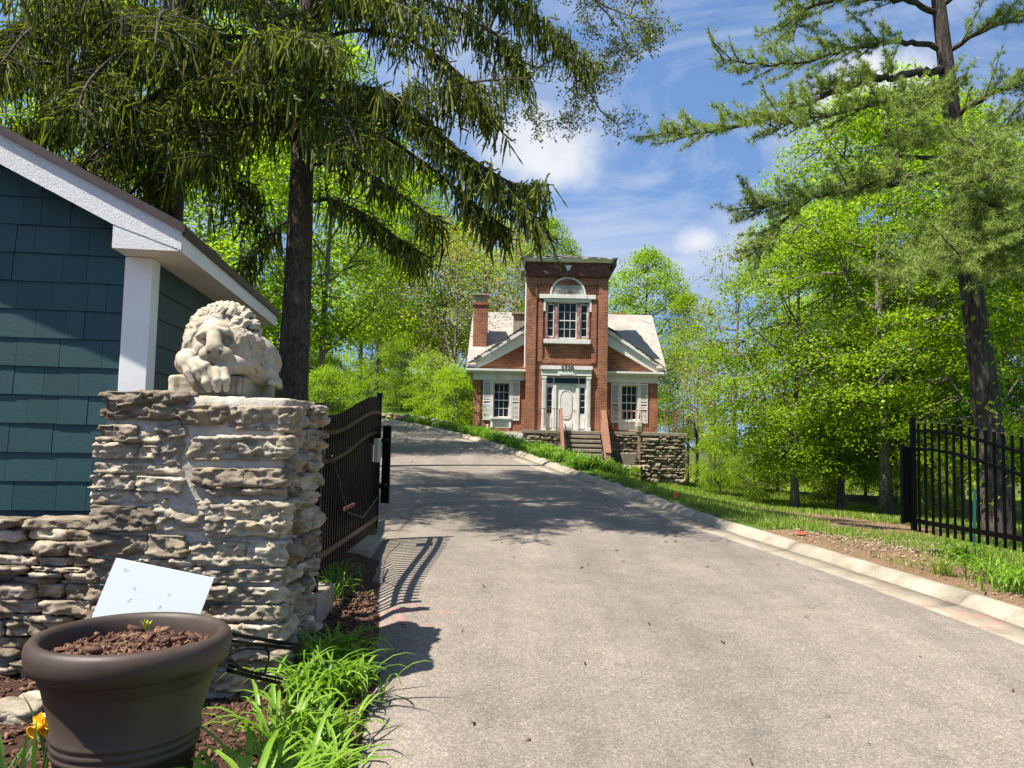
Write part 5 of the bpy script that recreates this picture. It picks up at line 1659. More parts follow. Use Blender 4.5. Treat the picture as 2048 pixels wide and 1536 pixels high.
def leaf_quads(C, size, up=1.0, rng=RNG, aspect=.62):
    """one four-cornered leaf at each centre"""
    n = len(C)
    nr = unit(rng.normal(size=(n, 3)) + np.array([-.35 * up, -.2 * up, 1.15 * up]))
    u = unit(np.cross(nr, rng.normal(size=(n, 3))))
    v = np.cross(nr, u)
    s = (size * rng.uniform(.6, 1.25, n))[:, None]
    q = np.stack([C - u * s * .5, C - v * s * .5 * aspect + nr * s * .06, C + u * s * .5 - nr * s * .08, C + v * s * .5 * aspect + nr * s * .06], 1)
    return q.reshape(-1, 3), np.arange(4 * n).reshape(-1, 4)

def ribbons(O, D, L, W, prof, rng=RNG, cross=2, bend=None):
    """needle-clad twigs: crossed ribbons with a ragged edge"""
    n, k = len(O), len(prof)
    D = unit(D)
    s1 = unit(np.cross(D, rng.normal(size=(n, 3))))
    s2 = np.cross(D, s1)
    allv, allf, base = [], [], 0
    tt = np.linspace(0, 1, k)
    for c in range(cross):
        s = s1 if c == 0 else s2
        rows = []
        for i in range(k):
            ctr = O + D * (L * tt[i])[:, None]
            if bend is not None: ctr = ctr + bend * (tt[i] ** 2)
            off = s * (W * prof[i])[:, None]
            rows.append(np.stack([ctr - off, ctr + off * (1 if i % 2 else .7)], 1))
        V = np.stack(rows, 1).reshape(n, 2 * k, 3)
        I = base + np.arange(n)[:, None] * (2 * k)
        F = np.stack([np.stack([I[:, 0] + 2 * i, I[:, 0] + 2 * i + 1, I[:, 0] + 2 * i + 3, I[:, 0] + 2 * i + 2], -1) for i in range(k - 1)], 1).reshape(-1, 4)
        allv.append(V.reshape(-1, 3)); allf.append(F); base += n * 2 * k
    return np.concatenate(allv), np.concatenate(allf)

def resample(pts, n):
    pts = np.array([tuple(p) for p in pts], float)
    t = np.linspace(0, 1, len(pts))
    # smooth path through the points
    tt = np.linspace(0, 1, n)
    m = np.gradient(pts, t, axis=0)
    i = np.clip(np.searchsorted(t, tt) - 1, 0, len(t) - 2)
    h = (t[i + 1] - t[i])[:, None]; u = ((tt - t[i]) / (t[i + 1] - t[i]))[:, None]
    return (2*u**3-3*u**2+1)*pts[i] + (u**3-2*u**2+u)*h*m[i] + (-2*u**3+3*u**2)*pts[i+1] + (u**3-u**2)*h*m[i+1]

# ------------------------------------------------------------------ broad-leaved trees
def broadleaf(seed, H, cb, RX, tr, nclump, nleaf, size, leafm, barkm, top=.93, clump=(.55, .95), flat=.28, gap=0.0, limbs=13, shape=.62, lean=(0, 0), zpow=1.0, twigs=True):
    rng = np.random.default_rng(seed); rnd = random.Random(seed)
    m = MB()
    n = 9
    tp = []
    for i in range(n):
        t = i / (n - 1)
        tp.append(Vector((lean[0] * t * H + .16 * math.sin(t * 5 + seed) * t, lean[1] * t * H + .16 * math.cos(t * 4 + seed * 2) * t, -0.25 + t * H * top)))
    m.tube(tp, [tr * (1.25 if i == 0 else 1 - .86 * (i / (n - 1)) ** .9) for i in range(n)], 9)
    def trunk_at(z):
        t = max(0, min(1, (z + .25) / (H * top))) * (n - 1); i = min(int(t), n - 2)
        return tp[i].lerp(tp[i + 1], t - i)
    def env(t): return RX * max(.05, math.sin(math.pi * min(1, (t * .93 + .07))) ** shape)
    nodes = []
    for k in range(limbs):
        t = (k + .5) / limbs
        z0 = cb * .75 + (H * .86 - cb * .75) * t ** .9
        az = k * 2.4 + rnd.uniform(-.4, .4)
        a = trunk_at(z0); tt = (z0 + rnd.uniform(.1, .22) * (H - z0) - cb) / (H - cb)
        r = env(max(.05, min(1, tt))) * rnd.uniform(.55, .8)
        b = Vector((a.x + math.cos(az) * r, a.y + math.sin(az) * r, z0 + (H - z0) * rnd.uniform(.12, .42) + .05))
        c = a.lerp(b, .5) + Vector((0, 0, -.06 * r + rnd.uniform(-.1, .2)))
        rr = tr * (.42 - .26 * t)
        path = resample([a, c, b], 6)
        m.tube([Vector(p) for p in path], [rr * (1 - .75 * i / 5) for i in range(6)], 5)
        nodes += [(Vector(p), rr * (1 - .75 * i / 5)) for i, p in enumerate(path) if i > 0]
    for i in range(3, n): nodes.append((tp[i], tr * .25))
    NP = np.array([tuple(p) for p, _ in nodes])
    C = []
    while len(C) < nclump:
        t = rng.uniform(0, 1) ** zpow
        z = cb + (H - cb) * t
        r = env(t) * math.sqrt(rng.uniform(.12, 1.0)); az = rng.uniform(0, 2 * math.pi)
        r *= 1 + .16 * math.sin(3 * az + seed) + .1 * math.sin(5 * az + 7 * t)
        q = trunk_at(z)
        p = np.array([q.x + r * math.cos(az), q.y + r * math.sin(az), z - .10 * r])
        if gap and vnoise((p * .55 + seed)[None])[0] < gap - .5: continue
        C.append(p)
    C = np.array(C)
    L = []
    for p in C:
        j = np.argmin(((NP - p) ** 2).sum(1) + .6 * np.maximum(NP[:, 2] - p[2], 0) ** 2)
        a, b = Vector(NP[j]), Vector(p)
        if twigs:
            mid = a.lerp(b, .55) + Vector((rnd.uniform(-.1, .1), rnd.uniform(-.1, .1), .12))
            m.tube([a, mid, b], [min(.028, nodes[j][1]) + .004, .014, .005], 4, cap=False)
        rr = rnd.uniform(*clump)
        k = max(4, int(nleaf / nclump * (rr / clump[1]) ** 1.5 * rnd.uniform(.7, 1.4)))
        ang = rng.uniform(0, 2 * math.pi, k); ra = rr * np.sqrt(rng.uniform(0, 1, k))
        hz = rr * flat * rng.normal(size=k) * (1 - .5 * ra / rr)
        out = unit(np.array([p[0], p[1], 0.0])[None])[0]
        x, y = ra * np.cos(ang), ra * np.sin(ang)
        tilt = -(x * out[0] + y * out[1]) * .28
        L.append(p + np.stack([x, y, hz + tilt - .10 * ra ** 2], -1))
    L = np.concatenate(L)
    V, F = leaf_quads(L, size, 1.3, rng)
    tm = m.mesh('trunk', MAT[barkm], True)
    return tm, new_mesh('crown', V, F, MAT[leafm])

def plant_tree(meshes, name, label, x, y, z=None, rotz=0.0, s=1.0, cat='tree', group=None, sz=None):
    r = thing(name, label, cat, (x, y, gz(x, y) if z is None else z), rotz, group)
    r.scale = (s, s, sz or s)
    obj('trunk', meshes[0], r); obj('crown', meshes[1], r)
    return r

def at(px, Y): return P(px, 870, Y).x

# ------------------------------------------------------------------ spruces
def spruce_foliage(paths, rng, dens=1.0, droop=1.0, wide=1.0):
    """twigs hanging from the side shoots of each branch"""
    O, D, L = [], [], []
    tubes = MB()
    for pts, r0 in paths:
        n = max(8, int(np.linalg.norm(np.array(pts[-1]) - np.array(pts[0])) / .16))
        q = resample(pts, n)
        tubes.tube([Vector(p) for p in q], list(np.linspace(r0, .012, n)), 6)
        T = unit(np.gradient(q, axis=0))
        seg = np.linalg.norm(np.diff(q, axis=0), axis=1).sum()
        s0 = .16
        for i in range(n):
            s = i / (n - 1)
            if s < s0: continue
            for rep in range(2 if dens >= 1 else 1):
                for sd in (-1, 1):
                    side = np.cross(T[i], [0, 0, 1.0]); side = side / (np.linalg.norm(side) + 1e-6) * sd
                    bl = wide * rng.uniform(.35, 1.0) * (.42 + .75 * math.sin(math.pi * min(1, (s - s0) / (1 - s0) * .8 + .2))) 
                    d = unit(side * rng.uniform(.6, 1.0) + T[i] * rng.uniform(.35, .9) + np.array([0, 0, rng.uniform(-.12, .2)]))
                    k = max(2, int(bl / .060 * dens))
                    u = (np.arange(k) + rng.uniform(0, 1, k)) / k
                    base = q[i] + T[i] * rng.uniform(-.08, .08) + d[None] * (u * bl)[:, None] + np.array([0, 0, -1.0])[None] * (.32 * droop * (u * bl) ** 2)[:, None]
                    O.append(base)
                    hang = rng.uniform(.0, 1.0, k)
                    dv = np.where((hang > .35)[:, None], np.array([0, 0, -1.0])[None] + .30 * rng.normal(size=(k, 3)) * .8, d[None] * 1.0 + np.array([0, 0, -.25])[None] + .45 * rng.normal(size=(k, 3)))
                    D.append(dv)
                    L.append(np.where(hang > .35, rng.uniform(.14, .58, k) * droop, rng.uniform(.10, .22, k)))
                    if rep == 0 and rng.uniform() < .5:
                        e = base[-1]; tubes.tube([Vector(q[i]), Vector(base[len(base) // 2]), Vector(e)], [.008, .006, .003], 3, cap=False)
        # leading shoot
        k = 10
        O.append(np.repeat(q[-1][None], k, 0) - T[-1] * rng.uniform(0, .3, k)[:, None]); D.append(T[-1][None] + .5 * rng.normal(size=(k, 3))); L.append(rng.uniform(.1, .25, k))
    return np.concatenate(O), np.concatenate(D), np.concatenate(L), tubes

def build_spruce(name, label, base, trunk_path, tr, paths, seed, dens=1.0, shoots=.10):
    rng = np.random.default_rng(seed)
    root = thing(name, label, 'tree', base)
    b = np.array(tuple(base))
    loc = [([np.array(tuple(p)) - b for p in pts], r) for pts, r in paths]
    O, D, L, tubes = spruce_foliage(loc, rng, dens)
    keep = (fbm(O * 1.15 + seed, 2) > -.16) | (rng.uniform(size=len(O)) < .12)
    O, D, L = O[keep], D[keep], L[keep]
    W = rng.uniform(.010, .018, len(O))
    V, F = ribbons(O, D, L, W, [.45, 1.0, .62, .95, .12], rng)
    mi = np.zeros(len(F), np.int32)
    # fresh shoots at some twig ends
    pick = rng.uniform(size=len(O)) < shoots
    tip = O[pick] + unit(D[pick]) * L[pick][:, None] * rng.uniform(.75, 1.0, pick.sum())[:, None]
    V2, F2 = ribbons(tip, D[pick] + .5 * rng.normal(size=(pick.sum(), 3)), rng.uniform(.03, .08, pick.sum()), rng.uniform(.011, .020, pick.sum()), [.4, 1, .15], rng)
    m = MB(); q = resample([np.array(tuple(p)) - b for p in trunk_path], 22)
    n = len(q)
    zz = np.linspace(0, 1, n)
    m.tube([Vector(p) for p in q], [tr * ((1.35 - .35 * min(1, i / 2)) * (1 - .82 * (i / (n - 1)))) for i in range(n)], 16)
    bv = len(m.v); m.v += tubes.v; m.f += [tuple(bv + i for i in f) for f in tubes.f]; m.m += tubes.m
    obj('trunk', m.mesh('trunk', MAT['spruce_bark'], True), root)
    obj('crown', new_mesh('crown', V, F, MAT['spruce_needle']), root)
    obj('fresh_shoots', new_mesh('fresh_shoots', V2, F2, MAT['spruce_shoot']), root)['kind'] = 'stuff'
    return root

def branch_arc(o, az, length, rise, sag, tipup=.25):
    pts = []
    for i in range(6):
        s = i / 5
        pts.append(np.array([o[0] + math.cos(az) * length * s, o[1] + math.sin(az) * length * s, o[2] + rise * s - sag * s * s + tipup * max(0, s - .6) ** 1.5 * 2]))
    return pts

def px_path(*pp): return [np.array(tuple(P(x, y, d))) for x, y, d in pp]

def build_spruces():
    rnd = random.Random(3)
    # the straight one right of the cottage
    b = P(583, 900, 13.0); b.z = gz(b.x, b.y)
    tp = [b - Vector((0, 0, .3))] + [P(x, y, 13.0) for x, y in ((585, 780), (596, 560), (604, 330), (612, 100))]
    tp += [tp[-1] + Vector((.03, 0, 4)), tp[-1] + Vector((.05, 0, 9)), tp[-1] + Vector((.05, 0, 14))]
    paths = []
    def trunk_at(z):
        for p, q in zip(tp[:-1], tp[1:]):
            if p.z <= z <= q.z: return p.lerp(q, (z - p.z) / (q.z - p.z))
        return tp[-1]
    # branches read off the photograph
    paths.append((px_path((606, 190, 13), (700, 175, 12.6), (800, 200, 12.2), (900, 285, 11.8), (1000, 375, 11.4), (1088, 455, 11.2)), .05))
    paths.append((px_path((612, 30, 13), (760, -60, 12.7), (900, -60, 12.5), (1010, -5, 12.4), (1100, 55, 12.3), (1185, 130, 12.3)), .06))
    paths.append((px_path((604, 230, 13), (700, 215, 12.2), (820, 190, 11.4), (940, 165, 10.8), (1060, 155, 10.3)), .04))
    paths.append((px_path((606, 240, 13), (720, 250, 12.6), (840, 320, 12.2), (940, 400, 11.9), (1000, 450, 11.7)), .04))
    paths.append((px_path((604, 215, 13), (700, 200, 12.5), (820, 235, 12.1), (930, 310, 11.8), (1030, 370, 11.6), (1072, 372, 11.5)), .04))
    paths.append((px_path((612, 20, 13), (740, -20, 12.4), (880, 10, 12), (990, 70, 11.8), (1040, 120, 11.7)), .04))
    paths.append((px_path((600, 410, 13), (660, 400, 12.7), (730, 430, 12.5), (800, 480, 12.3), (830, 500, 12.2)), .035))
    paths.append((px_path((606, 330, 13), (700, 330, 12.6), (800, 390, 12.2), (860, 430, 12)), .035))
    paths.append((px_path((610, 90, 13), (720, 60, 12.6), (840, 90, 12.2), (940, 170, 11.8), (990, 250, 11.6)), .045))
    paths.append((px_path((600, 440, 13), (560, 450, 12.8), (520, 500, 12.6), (490, 530, 12.4)), .03))
    paths.append((px_path((606, 270, 13), (540, 240, 12.4), (450, 270, 11.8), (380, 330, 11.4)), .04))
    paths.append((px_path((606, 150, 13), (520, 110, 12.2), (430, 140, 11.4), (340, 210, 10.8)), .04))
    paths.append((px_path((606, 200, 13), (640, 200, 12), (690, 240, 10.9), (720, 300, 10.2)), .04))
    paths.append((px_path((608, 120, 13), (580, 90, 12), (560, 110, 10.8), (540, 170, 10)), .04))
    z = 7.4; az = .4
    while z < 21:
        az += 2.4 + rnd.uniform(-.3, .3)
        ln = max(1.0, 4.3 - (z - 7) * .17) * rnd.uniform(.75, 1.1)
        o = trunk_at(z)
        paths.append((branch_arc(o, az, ln, .5, 1.5 + .1 * ln), .04)); z += .36
    build_spruce('spruce_tree', 'tall spruce with straight dark trunk between the cottage and the gate', b, tp, .30, paths, 5, 1.0, .32)
    # the one behind the cottage roof
    b = P(322, 900, 14.2); b.z = gz(b.x, b.y)
    tp = [b - Vector((0, 0, .3))] + [P(x, y, 14.2) for x, y in ((318, 700), (326, 420), (345, 260), (362, 60))]
    tp += [tp[-1] + Vector((.2, 0, 4)), tp[-1] + Vector((.3, 0, 9)), tp[-1] + Vector((.3, 0, 13))]
    paths = []
    for pth in (((345, 250, 14.2), (230, 190, 13), (120, 130, 12), (20, 140, 11), (-60, 200, 10.5)), ((340, 300, 14.2), (240, 300, 13.2), (130, 350, 12.4), (60, 420, 12)),
                ((350, 200, 14.2), (300, 130, 12.6), (240, 110, 11.4), (180, 160, 10.4), (150, 230, 9.8)), ((352, 170, 14.2), (430, 120, 13), (500, 120, 12), (560, 180, 11.2)),
                ((340, 330, 14.2), (400, 320, 13.6), (460, 360, 13), (500, 430, 12.6)), ((356, 120, 14.2), (260, 40, 12.8), (150, 20, 11.6), (60, 60, 10.6), (0, 130, 9.8)),
                ((345, 260, 14.2), (380, 230, 12.8), (400, 250, 11.6), (410, 310, 10.8)), ((345, 280, 14.2), (280, 260, 13), (210, 290, 12.2), (150, 350, 11.6)),
                ((358, 90, 14.2), (340, 30, 12.4), (320, 30, 10.8), (310, 90, 9.6)), ((358, 60, 14.2), (450, -20, 12.6), (520, -10, 11.2), (580, 60, 10.2)),
                ((340, 340, 14.2), (300, 350, 13.4), (250, 400, 12.9), (220, 450, 12.6)), ((356, 110, 14.2), (200, 60, 13.4), (80, 60, 12.8), (-40, 110, 12.4)), ((352, 160, 14.2), (240, 230, 13.6), (100, 250, 13), (0, 310, 12.6))):
        paths.append((px_path(*pth), .05))
    z, az = 7.6, 1.0
    def trunk_at2(z):
        for p, q in zip(tp[:-1], tp[1:]):
            if p.z <= z <= q.z: return p.lerp(q, (z - p.z) / (q.z - p.z))
        return tp[-1]
    while z < 21:
        az += 2.4 + rnd.uniform(-.3, .3); ln = max(1.0, 4.6 - (z - 7) * .18) * rnd.uniform(.75, 1.1)
        paths.append((branch_arc(trunk_at2(z), az, ln, .5, 1.6 + .1 * ln), .045)); z += .34
    build_spruce('spruce_tree', 'heavy dark spruce rising behind the cottage roof', b, tp, .46, paths, 9, 1.0, .32)
build_spruces()

# ------------------------------------------------------------------ white pine
def build_pine():
    rng = np.random.default_rng(4); rnd = random.Random(4)
    D = 15.5
    b = P(1998, 1062, D); b.z = gz(b.x, b.y) - .1
    root = thing('white_pine', 'tall leaning white pine with soft needles behind the iron gate', 'tree', b)
    bo = np.array(tuple(b))
    tp = [b - Vector((0, 0, .3))] + [P(x, y, D) for x, y in ((1992, 1000), (1972, 800), (1942, 570), (1918, 350), (1893, 140), (1870, -60), (1845, -350), (1830, -700))]
    limbs = []
    for pth, r in ((((1893, 140, D), (1800, 150, 15.2), (1700, 172, 15), (1560, 228, 14.7), (1430, 262, 14.5), (1325, 268, 14.4)), .085),
                   (((1895, 160, D), (1820, 190, 15), (1720, 215, 14.6), (1620, 240, 14.2), (1545, 255, 14)), .05),
                   (((1885, 95, D), (1790, 85, 15.6), (1690, 100, 15.8), (1570, 130, 16), (1445, 122, 16.2)), .07),
                   (((1880, 30, D), (1800, 0, 15.3), (1700, -5, 15), (1610, 20, 14.8), (1590, 60, 14.7)), .07),
                   (((1872, -40, D), (1790, -70, 15), (1700, -60, 14.7), (1600, -20, 14.4)), .07),
                   (((1915, 340, D), (1830, 360, 15.3), (1740, 372, 15.1), (1650, 390, 15), (1570, 410, 14.9), (1500, 412, 14.8)), .085),
                   (((1640, 392, 15), (1590, 420, 14.9), (1550, 460, 14.8), (1522, 505, 14.7)), .035),
                   (((1905, 250, D), (1850, 265, 15), (1800, 300, 14.5), (1790, 360, 14.2)), .05),
                   (((1900, 200, D), (1860, 200, 14.6), (1830, 240, 13.9)), .05),
                   (((1912, 300, D), (1980, 260, 15), (2060, 250, 14.5)), .06),
                   (((1905, 240, D), (1975, 190, 15), (2060, 160, 14.4)), .06),
                   (((1925, 400, D), (1960, 400, 13.8), (2000, 420, 12.6), (2040, 470, 11.8)), .06),
                   (((1930, 440, D), (1930, 440, 14), (1935, 470, 12.8), (1930, 520, 12)), .05),
                   (((1935, 470, D), (1980, 480, 14), (2020, 520, 12.8), (2060, 560, 12)), .05),
                   (((1922, 380, D), (1950, 350, 14), (1960, 340, 12.8), (1975, 360, 12)), .05),
                   (((1918, 350, D), (1995, 330, 14.4), (2060, 340, 13.4), (2120, 380, 12.8)), .05),
                   (((1890, 110, D), (1960, 60, 15), (2050, 30, 14.4)), .06),
                   (((1880, 10, D), (1960, -40, 15), (2060, -40, 14.4)), .06),
                   (((1938, 520, D), (1890, 520, 14.2), (1850, 535, 13.2), (1800, 560, 12.6)), .045),
                   (((1910, 290, D), (1930, 280, 14), (1950, 290, 13), (1960, 320, 12.4)), .05),
                   (((1938, 500, D), (1960, 510, 13.8), (1990, 540, 12.6)), .045)):
        limbs.append((px_path(*pth), r))
    # crown above the picture
    z, az = 12.0, 0.
    top = tp[-1]
    while z < 19:
        az += 2.4; ln = max(1.2, 4.6 - (z - 11) * .35) * rnd.uniform(.7, 1.1)
        o = tp[-3].lerp(tp[-1], max(0, min(1, (z - tp[-3].z) / (tp[-1].z - tp[-3].z))))
        limbs.append((branch_arc(o, az, ln, .9, .6), .05)); z += .35
    m = MB()
    q = resample([np.array(tuple(p)) - bo for p in tp], 26); n = len(q)
    m.tube([Vector(p) for p in q], [.31 * (1.3 - .3 * min(1, i / 2)) * (1 - .80 * i / (n - 1)) for i in range(n)], 16)
    O, Dr = [], []
    for pts, r0 in limbs:
        pts = [np.array(p) - bo for p in pts]
        L = np.linalg.norm(np.diff(np.array(pts), axis=0), axis=1).sum()
        n = max(8, int(L / .14)); q = resample(pts, n)
        q[1:] += .025 * rng.normal(size=(n - 1, 3))
        m.tube([Vector(p) for p in q], list(np.linspace(r0, .014, n)), 6)
        T = unit(np.gradient(q, axis=0))
        for i in range(n):
            s = i / (n - 1)
            if s < .22: continue
            for sd in (-1, 1, 0):
                if rng.uniform() > (.95 if sd else .7): continue
                side = np.cross(T[i], [0, 0, 1.0]); side = side / (np.linalg.norm(side) + 1e-6)
                if sd == 0: d = unit(T[i] * .6 + np.array([0, 0, .8]) + .2 * rng.normal(size=3)); bl = rng.uniform(.15, .5)
                else: d = unit(side * sd * rng.uniform(.4, 1) + T[i] * rng.uniform(.5, 1.1) + np.array([0, 0, rng.uniform(-.3, .6)])); bl = rng.uniform(.3, 1.15) * (1.2 - .5 * s)
                k = max(4, int(bl / .05))
                u = np.linspace(.3, 1, k)
                base = q[i][None] + d[None] * (u * bl)[:, None] + np.array([0, 0, .10])[None] * (u ** 2)[:, None] * bl + .035 * rng.normal(size=(k, 3))
                O.append(base); Dr.append(np.repeat((d + np.array([0, 0, .35]))[None], k, 0) + .35 * rng.normal(size=(k, 3)))
                if sd: m.tube([Vector(q[i]), Vector(base[k // 2]), Vector(base[-1])], [.014, .009, .004], 4, cap=False)
    # short snags
    for a, c in ((P(1905, 318, D), P(1782, 312, 15.2)), (P(1892, 190, D), P(1740, 186, 15.2))):
        m.tube([Vector(tuple(np.array(tuple(a)) - bo)), Vector(tuple(np.array(tuple(c)) - bo))], [.06, .03], 6)
    O, Dr = np.concatenate(O), np.concatenate(Dr)
    NN = 22
    OO = np.repeat(O, NN, 0); DD = unit(np.repeat(unit(Dr), NN, 0) * .75 + .75 * rng.normal(size=(len(OO), 3)))
    LL = rng.uniform(.08, .15, len(OO))
    sd = unit(np.cross(DD, rng.normal(size=DD.shape))) * .0050
    tip = OO + DD * LL[:, None] + np.array([0, 0, -.012])
    V = np.stack([OO - sd, OO + sd, tip], 1).reshape(-1, 3)
    F = np.arange(len(V)).reshape(-1, 3)
    obj('trunk', m.mesh('trunk', MAT['pine_bark'], True), root)
    obj('crown', new_mesh('crown', V, F, MAT['pine_needle']), root)
build_pine()

# ------------------------------------------------------------------ oak whose thin twigs hang into the sky
def build_oak():
    rng = np.random.default_rng(8); rnd = random.Random(8)
    D = 19.0
    b = P(598, 900, D); b.z = gz(b.x, b.y)
    root = thing('oak_tree', 'oak with thin pale young leaves on twigs hanging into the blue sky', 'tree', b)
    bo = np.array(tuple(b))
    m = MB()
    tp = [b - Vector((0, 0, .3)), P(596, 700, D), P(606, 400, D), P(640, 60, D), P(730, -150, D), P(800, -400, D)]
    q = resample([np.array(tuple(p)) - bo for p in tp], 20); m.tube([Vector(p) for p in q], list(np.linspace(.2, .09, 20)), 10)
    limbs = [((760, -150, D), (900, -80, 17.5), (1040, 40, 16.5), (1130, 110, 16), (1185, 200, 15.8), (1225, 245, 15.8), (1262, 240, 15.8)),
             ((780, -250, D), (950, -160, 17.5), (1110, -60, 16.5), (1190, 0, 16), (1260, 30, 15.8), (1335, 40, 15.6)),
             ((760, -150, D), (900, -20, 17), (1000, 80, 16.5), (1060, 130, 16.2), (1110, 120, 16), (1160, 100, 16)),
             ((1130, 110, 16), (1150, 160, 15.9), (1152, 210, 15.9), (1142, 240, 15.9)), ((1190, 0, 16), (1240, 60, 15.8), (1250, 95, 15.8), (1215, 105, 15.8)),
             ((1040, 40, 16.5), (1040, 130, 16), (1060, 210, 15.7), (1085, 250, 15.6)), ((1185, 200, 15.8), (1190, 160, 15.7), (1230, 130, 15.6)),
             ((1260, 30, 15.8), (1290, 60, 15.7), (1310, 70, 15.7)), ((1260, 30, 15.8), (1280, -20, 15.8), (1300, -60, 15.8)), ((900, -20, 17), (950, 60, 16.5), (1000, 170, 16.2), (1010, 230, 16.0)),
             ((1110, -60, 16.5), (1150, -40, 16), (1170, 10, 15.8), (1180, 60, 15.8))]
    L = []
    for k, pth in enumerate(limbs):
        pts = [p - bo for p in px_path(*pth)]
        n = 16; q = resample(pts, n); q[1:] += .02 * rng.normal(size=(n - 1, 3))
        m.tube([Vector(p) for p in q], list(np.linspace(.05 if k < 3 else .022, .006, n)), 5)
        T = unit(np.gradient(q, axis=0))
        for i in range(3 if k > 2 else 6, n):
            for rep in range(3):
                d = unit(T[i] * .5 + rng.normal(size=3) * .7 + np.array([0, 0, -.1])); bl = rng.uniform(.15, .5)
                e = q[i] + d * bl; mid = (q[i] + e) / 2 + .04 * rng.normal(size=3)
                m.tube([Vector(q[i]), Vector(mid), Vector(e)], [.006, .004, .002], 3, cap=False)
                for _ in range(2): L.append(e + .075 * rng.normal(size=(7, 3)) + np.array([0, 0, -.05]))
                L.append(mid + .06 * rng.normal(size=(4, 3)))
    L = np.concatenate(L)
    V, F = leaf_quads(L, .085, .2, rng, .42)
    obj('trunk', m.mesh('trunk', MAT['grey_bark'], True), root)
    obj('crown', new_mesh('crown', V, F, MAT['oak_leaf']), root)
build_oak()
# ------------------------------------------------------------------ maples and woods
def build_woods():
    rnd = random.Random(6)
    bigA = broadleaf(21, 12.6, 2.0, 4.1, .18, 340, 78000, .105, 'maple_leaf', 'grey_bark', clump=(.5, 1.0), flat=.22, gap=.33, limbs=16)
    bigB = broadleaf(22, 9.6, 1.4, 3.1, .15, 240, 55000, .10, 'maple_leaf', 'grey_bark', clump=(.5, .95), flat=.22, gap=.28, limbs=14)
    slim = broadleaf(23, 13.0, 3.2, 2.6, .13, 170, 21000, .13, 'wood_leaf', 'grey_bark', clump=(.5, 1.0), flat=.3, gap=.38)
    bush = broadleaf(24, 6.0, .5, 2.4, .10, 140, 24000, .115, 'wood_leaf', 'grey_bark', clump=(.45, .9), flat=.32)
    airy = broadleaf(25, 12.0, 3.0, 3.3, .17, 150, 5200, .14, 'pale_leaf', 'grey_bark', clump=(.5, 1.1), flat=.4, limbs=18)
    gold = broadleaf(26, 11.0, 4.2, 3.2, .20, 130, 5600, .15, 'yellow_leaf', 'grey_bark', clump=(.5, 1.1), flat=.4, limbs=18)
    round_ = broadleaf(27, 13.5, 3.5, 3.9, .22, 280, 42000, .155, 'maple_leaf', 'dark_bark', clump=(.6, 1.0), flat=.35, limbs=14, shape=.5)
    far = broadleaf(28, 14.0, 2.6, 3.6, .16, 140, 14000, .20, 'wood_leaf', 'grey_bark', clump=(.7, 1.2), flat=.35, gap=.3)
    def put(ms, nm, lab, px, Y, rot=0., s=1., sz=None, dz=0.):
        x = at(px, Y)
        return plant_tree(ms, nm, lab, x, Y, gz(x, Y) + dz, rot, s, 'tree', None, sz)
    # right of the drive
    put(bigA, 'maple_tree', 'largest bright green maple over the lawn left of the pine', 1770, 25.5, .3, 1.20)
    put(bigB, 'maple_tree', 'bright green maple at the lawn edge nearest the terrace wall', 1590, 27.0, 1.2, 1.06)
    put(bigB, 'maple_tree', 'lower bright maple whose boughs sweep down behind the dirt patch', 1680, 30.0, 3.1, 1.05)
    put(bigA, 'maple_tree', 'maple crown just behind the pine trunk', 1915, 27.0, 2.2, 1.12)
    put(bigB, 'maple_tree', 'darker maple seen through the iron gate pickets', 1985, 22.0, 4.0, .95)
    put(bigA, 'maple_tree', 'maple at the picture edge beyond the iron gate', 2110, 25.0, 5.0, .95)
    put(bigA, 'maple_tree', 'tall maple rising behind the largest lawn maple', 1840, 34.0, 4.4, 1.5)
    put(bigB, 'maple_tree', 'maple filling the gap behind the two nearest lawn maples', 1665, 35.0, .2, 1.35)
    put(bush, 'leafy_shrub', 'leafy shrub far under the maples near the terrace', 1555, 38.0, .2, .75)
    put(bush, 'leafy_shrub', 'leafy shrub far under the tallest maples', 1730, 38.0, 1.2, .75)
    put(bush, 'leafy_shrub', 'leafy shrub far behind the gate end stile', 1820, 36.0, 2.2, .7)
    put(slim, 'slender_tree', 'slender leafy tree between the two nearest lawn maples', 1650, 34.0, .5, .9)
    put(slim, 'slender_tree', 'slender leafy tree behind the pine, deep in the shade', 1850, 36.0, 1.7, .95)
    put(far, 'woodland_tree', 'broad tree far behind the pine and the maples', 2000, 40.0, .5, .9)
    put(far, 'woodland_tree', 'broad tree far behind the largest maple', 1790, 45.0, 2.5, .85)
    put(airy, 'budding_tree', 'thinly leaved grey tree against the sky right of the terrace', 1470, 36.0, 2.0, .98)
    put(airy, 'budding_tree', 'pale budding tree farther off beside the thin grey one', 1420, 48.0, .6, .98, dz=0)
    put(airy, 'budding_tree', 'crooked pale tree low beside the terrace corner', 1395, 41.0, 3.3, .62)
    put(slim, 'slender_tree', 'small green tree between terrace corner and first maple', 1430, 44.0, 3.3, .62)
    put(bush, 'leafy_shrub', 'light green shrub at the wood edge behind the terrace corner', 1440, 33.0, 3.3, .5)
    put(bush, 'leafy_shrub', 'low green shrub under the maple nearest the terrace', 1510, 31.0, 1.3, .45)
    put(bush, 'leafy_shrub', 'low green shrub below the largest maple', 1650, 33.0, 2.3, .42)
    put(bush, 'leafy_shrub', 'leafy shrub between the pine trunk and the maple', 1860, 24.0, .3, .42)
    # behind the house
    put(round_, 'round_tree', 'big round bright green tree just right of the brick tower', 1292, 55.0, 1.0, 1.07, 1.22)
    put(round_, 'round_tree', 'green tree top showing left of the brick tower', 1090, 62.0, 2.6, .95, 1.14)
    put(slim, 'slender_tree', 'loose green tree at the right gable end of the house', 1375, 50.0, 2.6, .95)
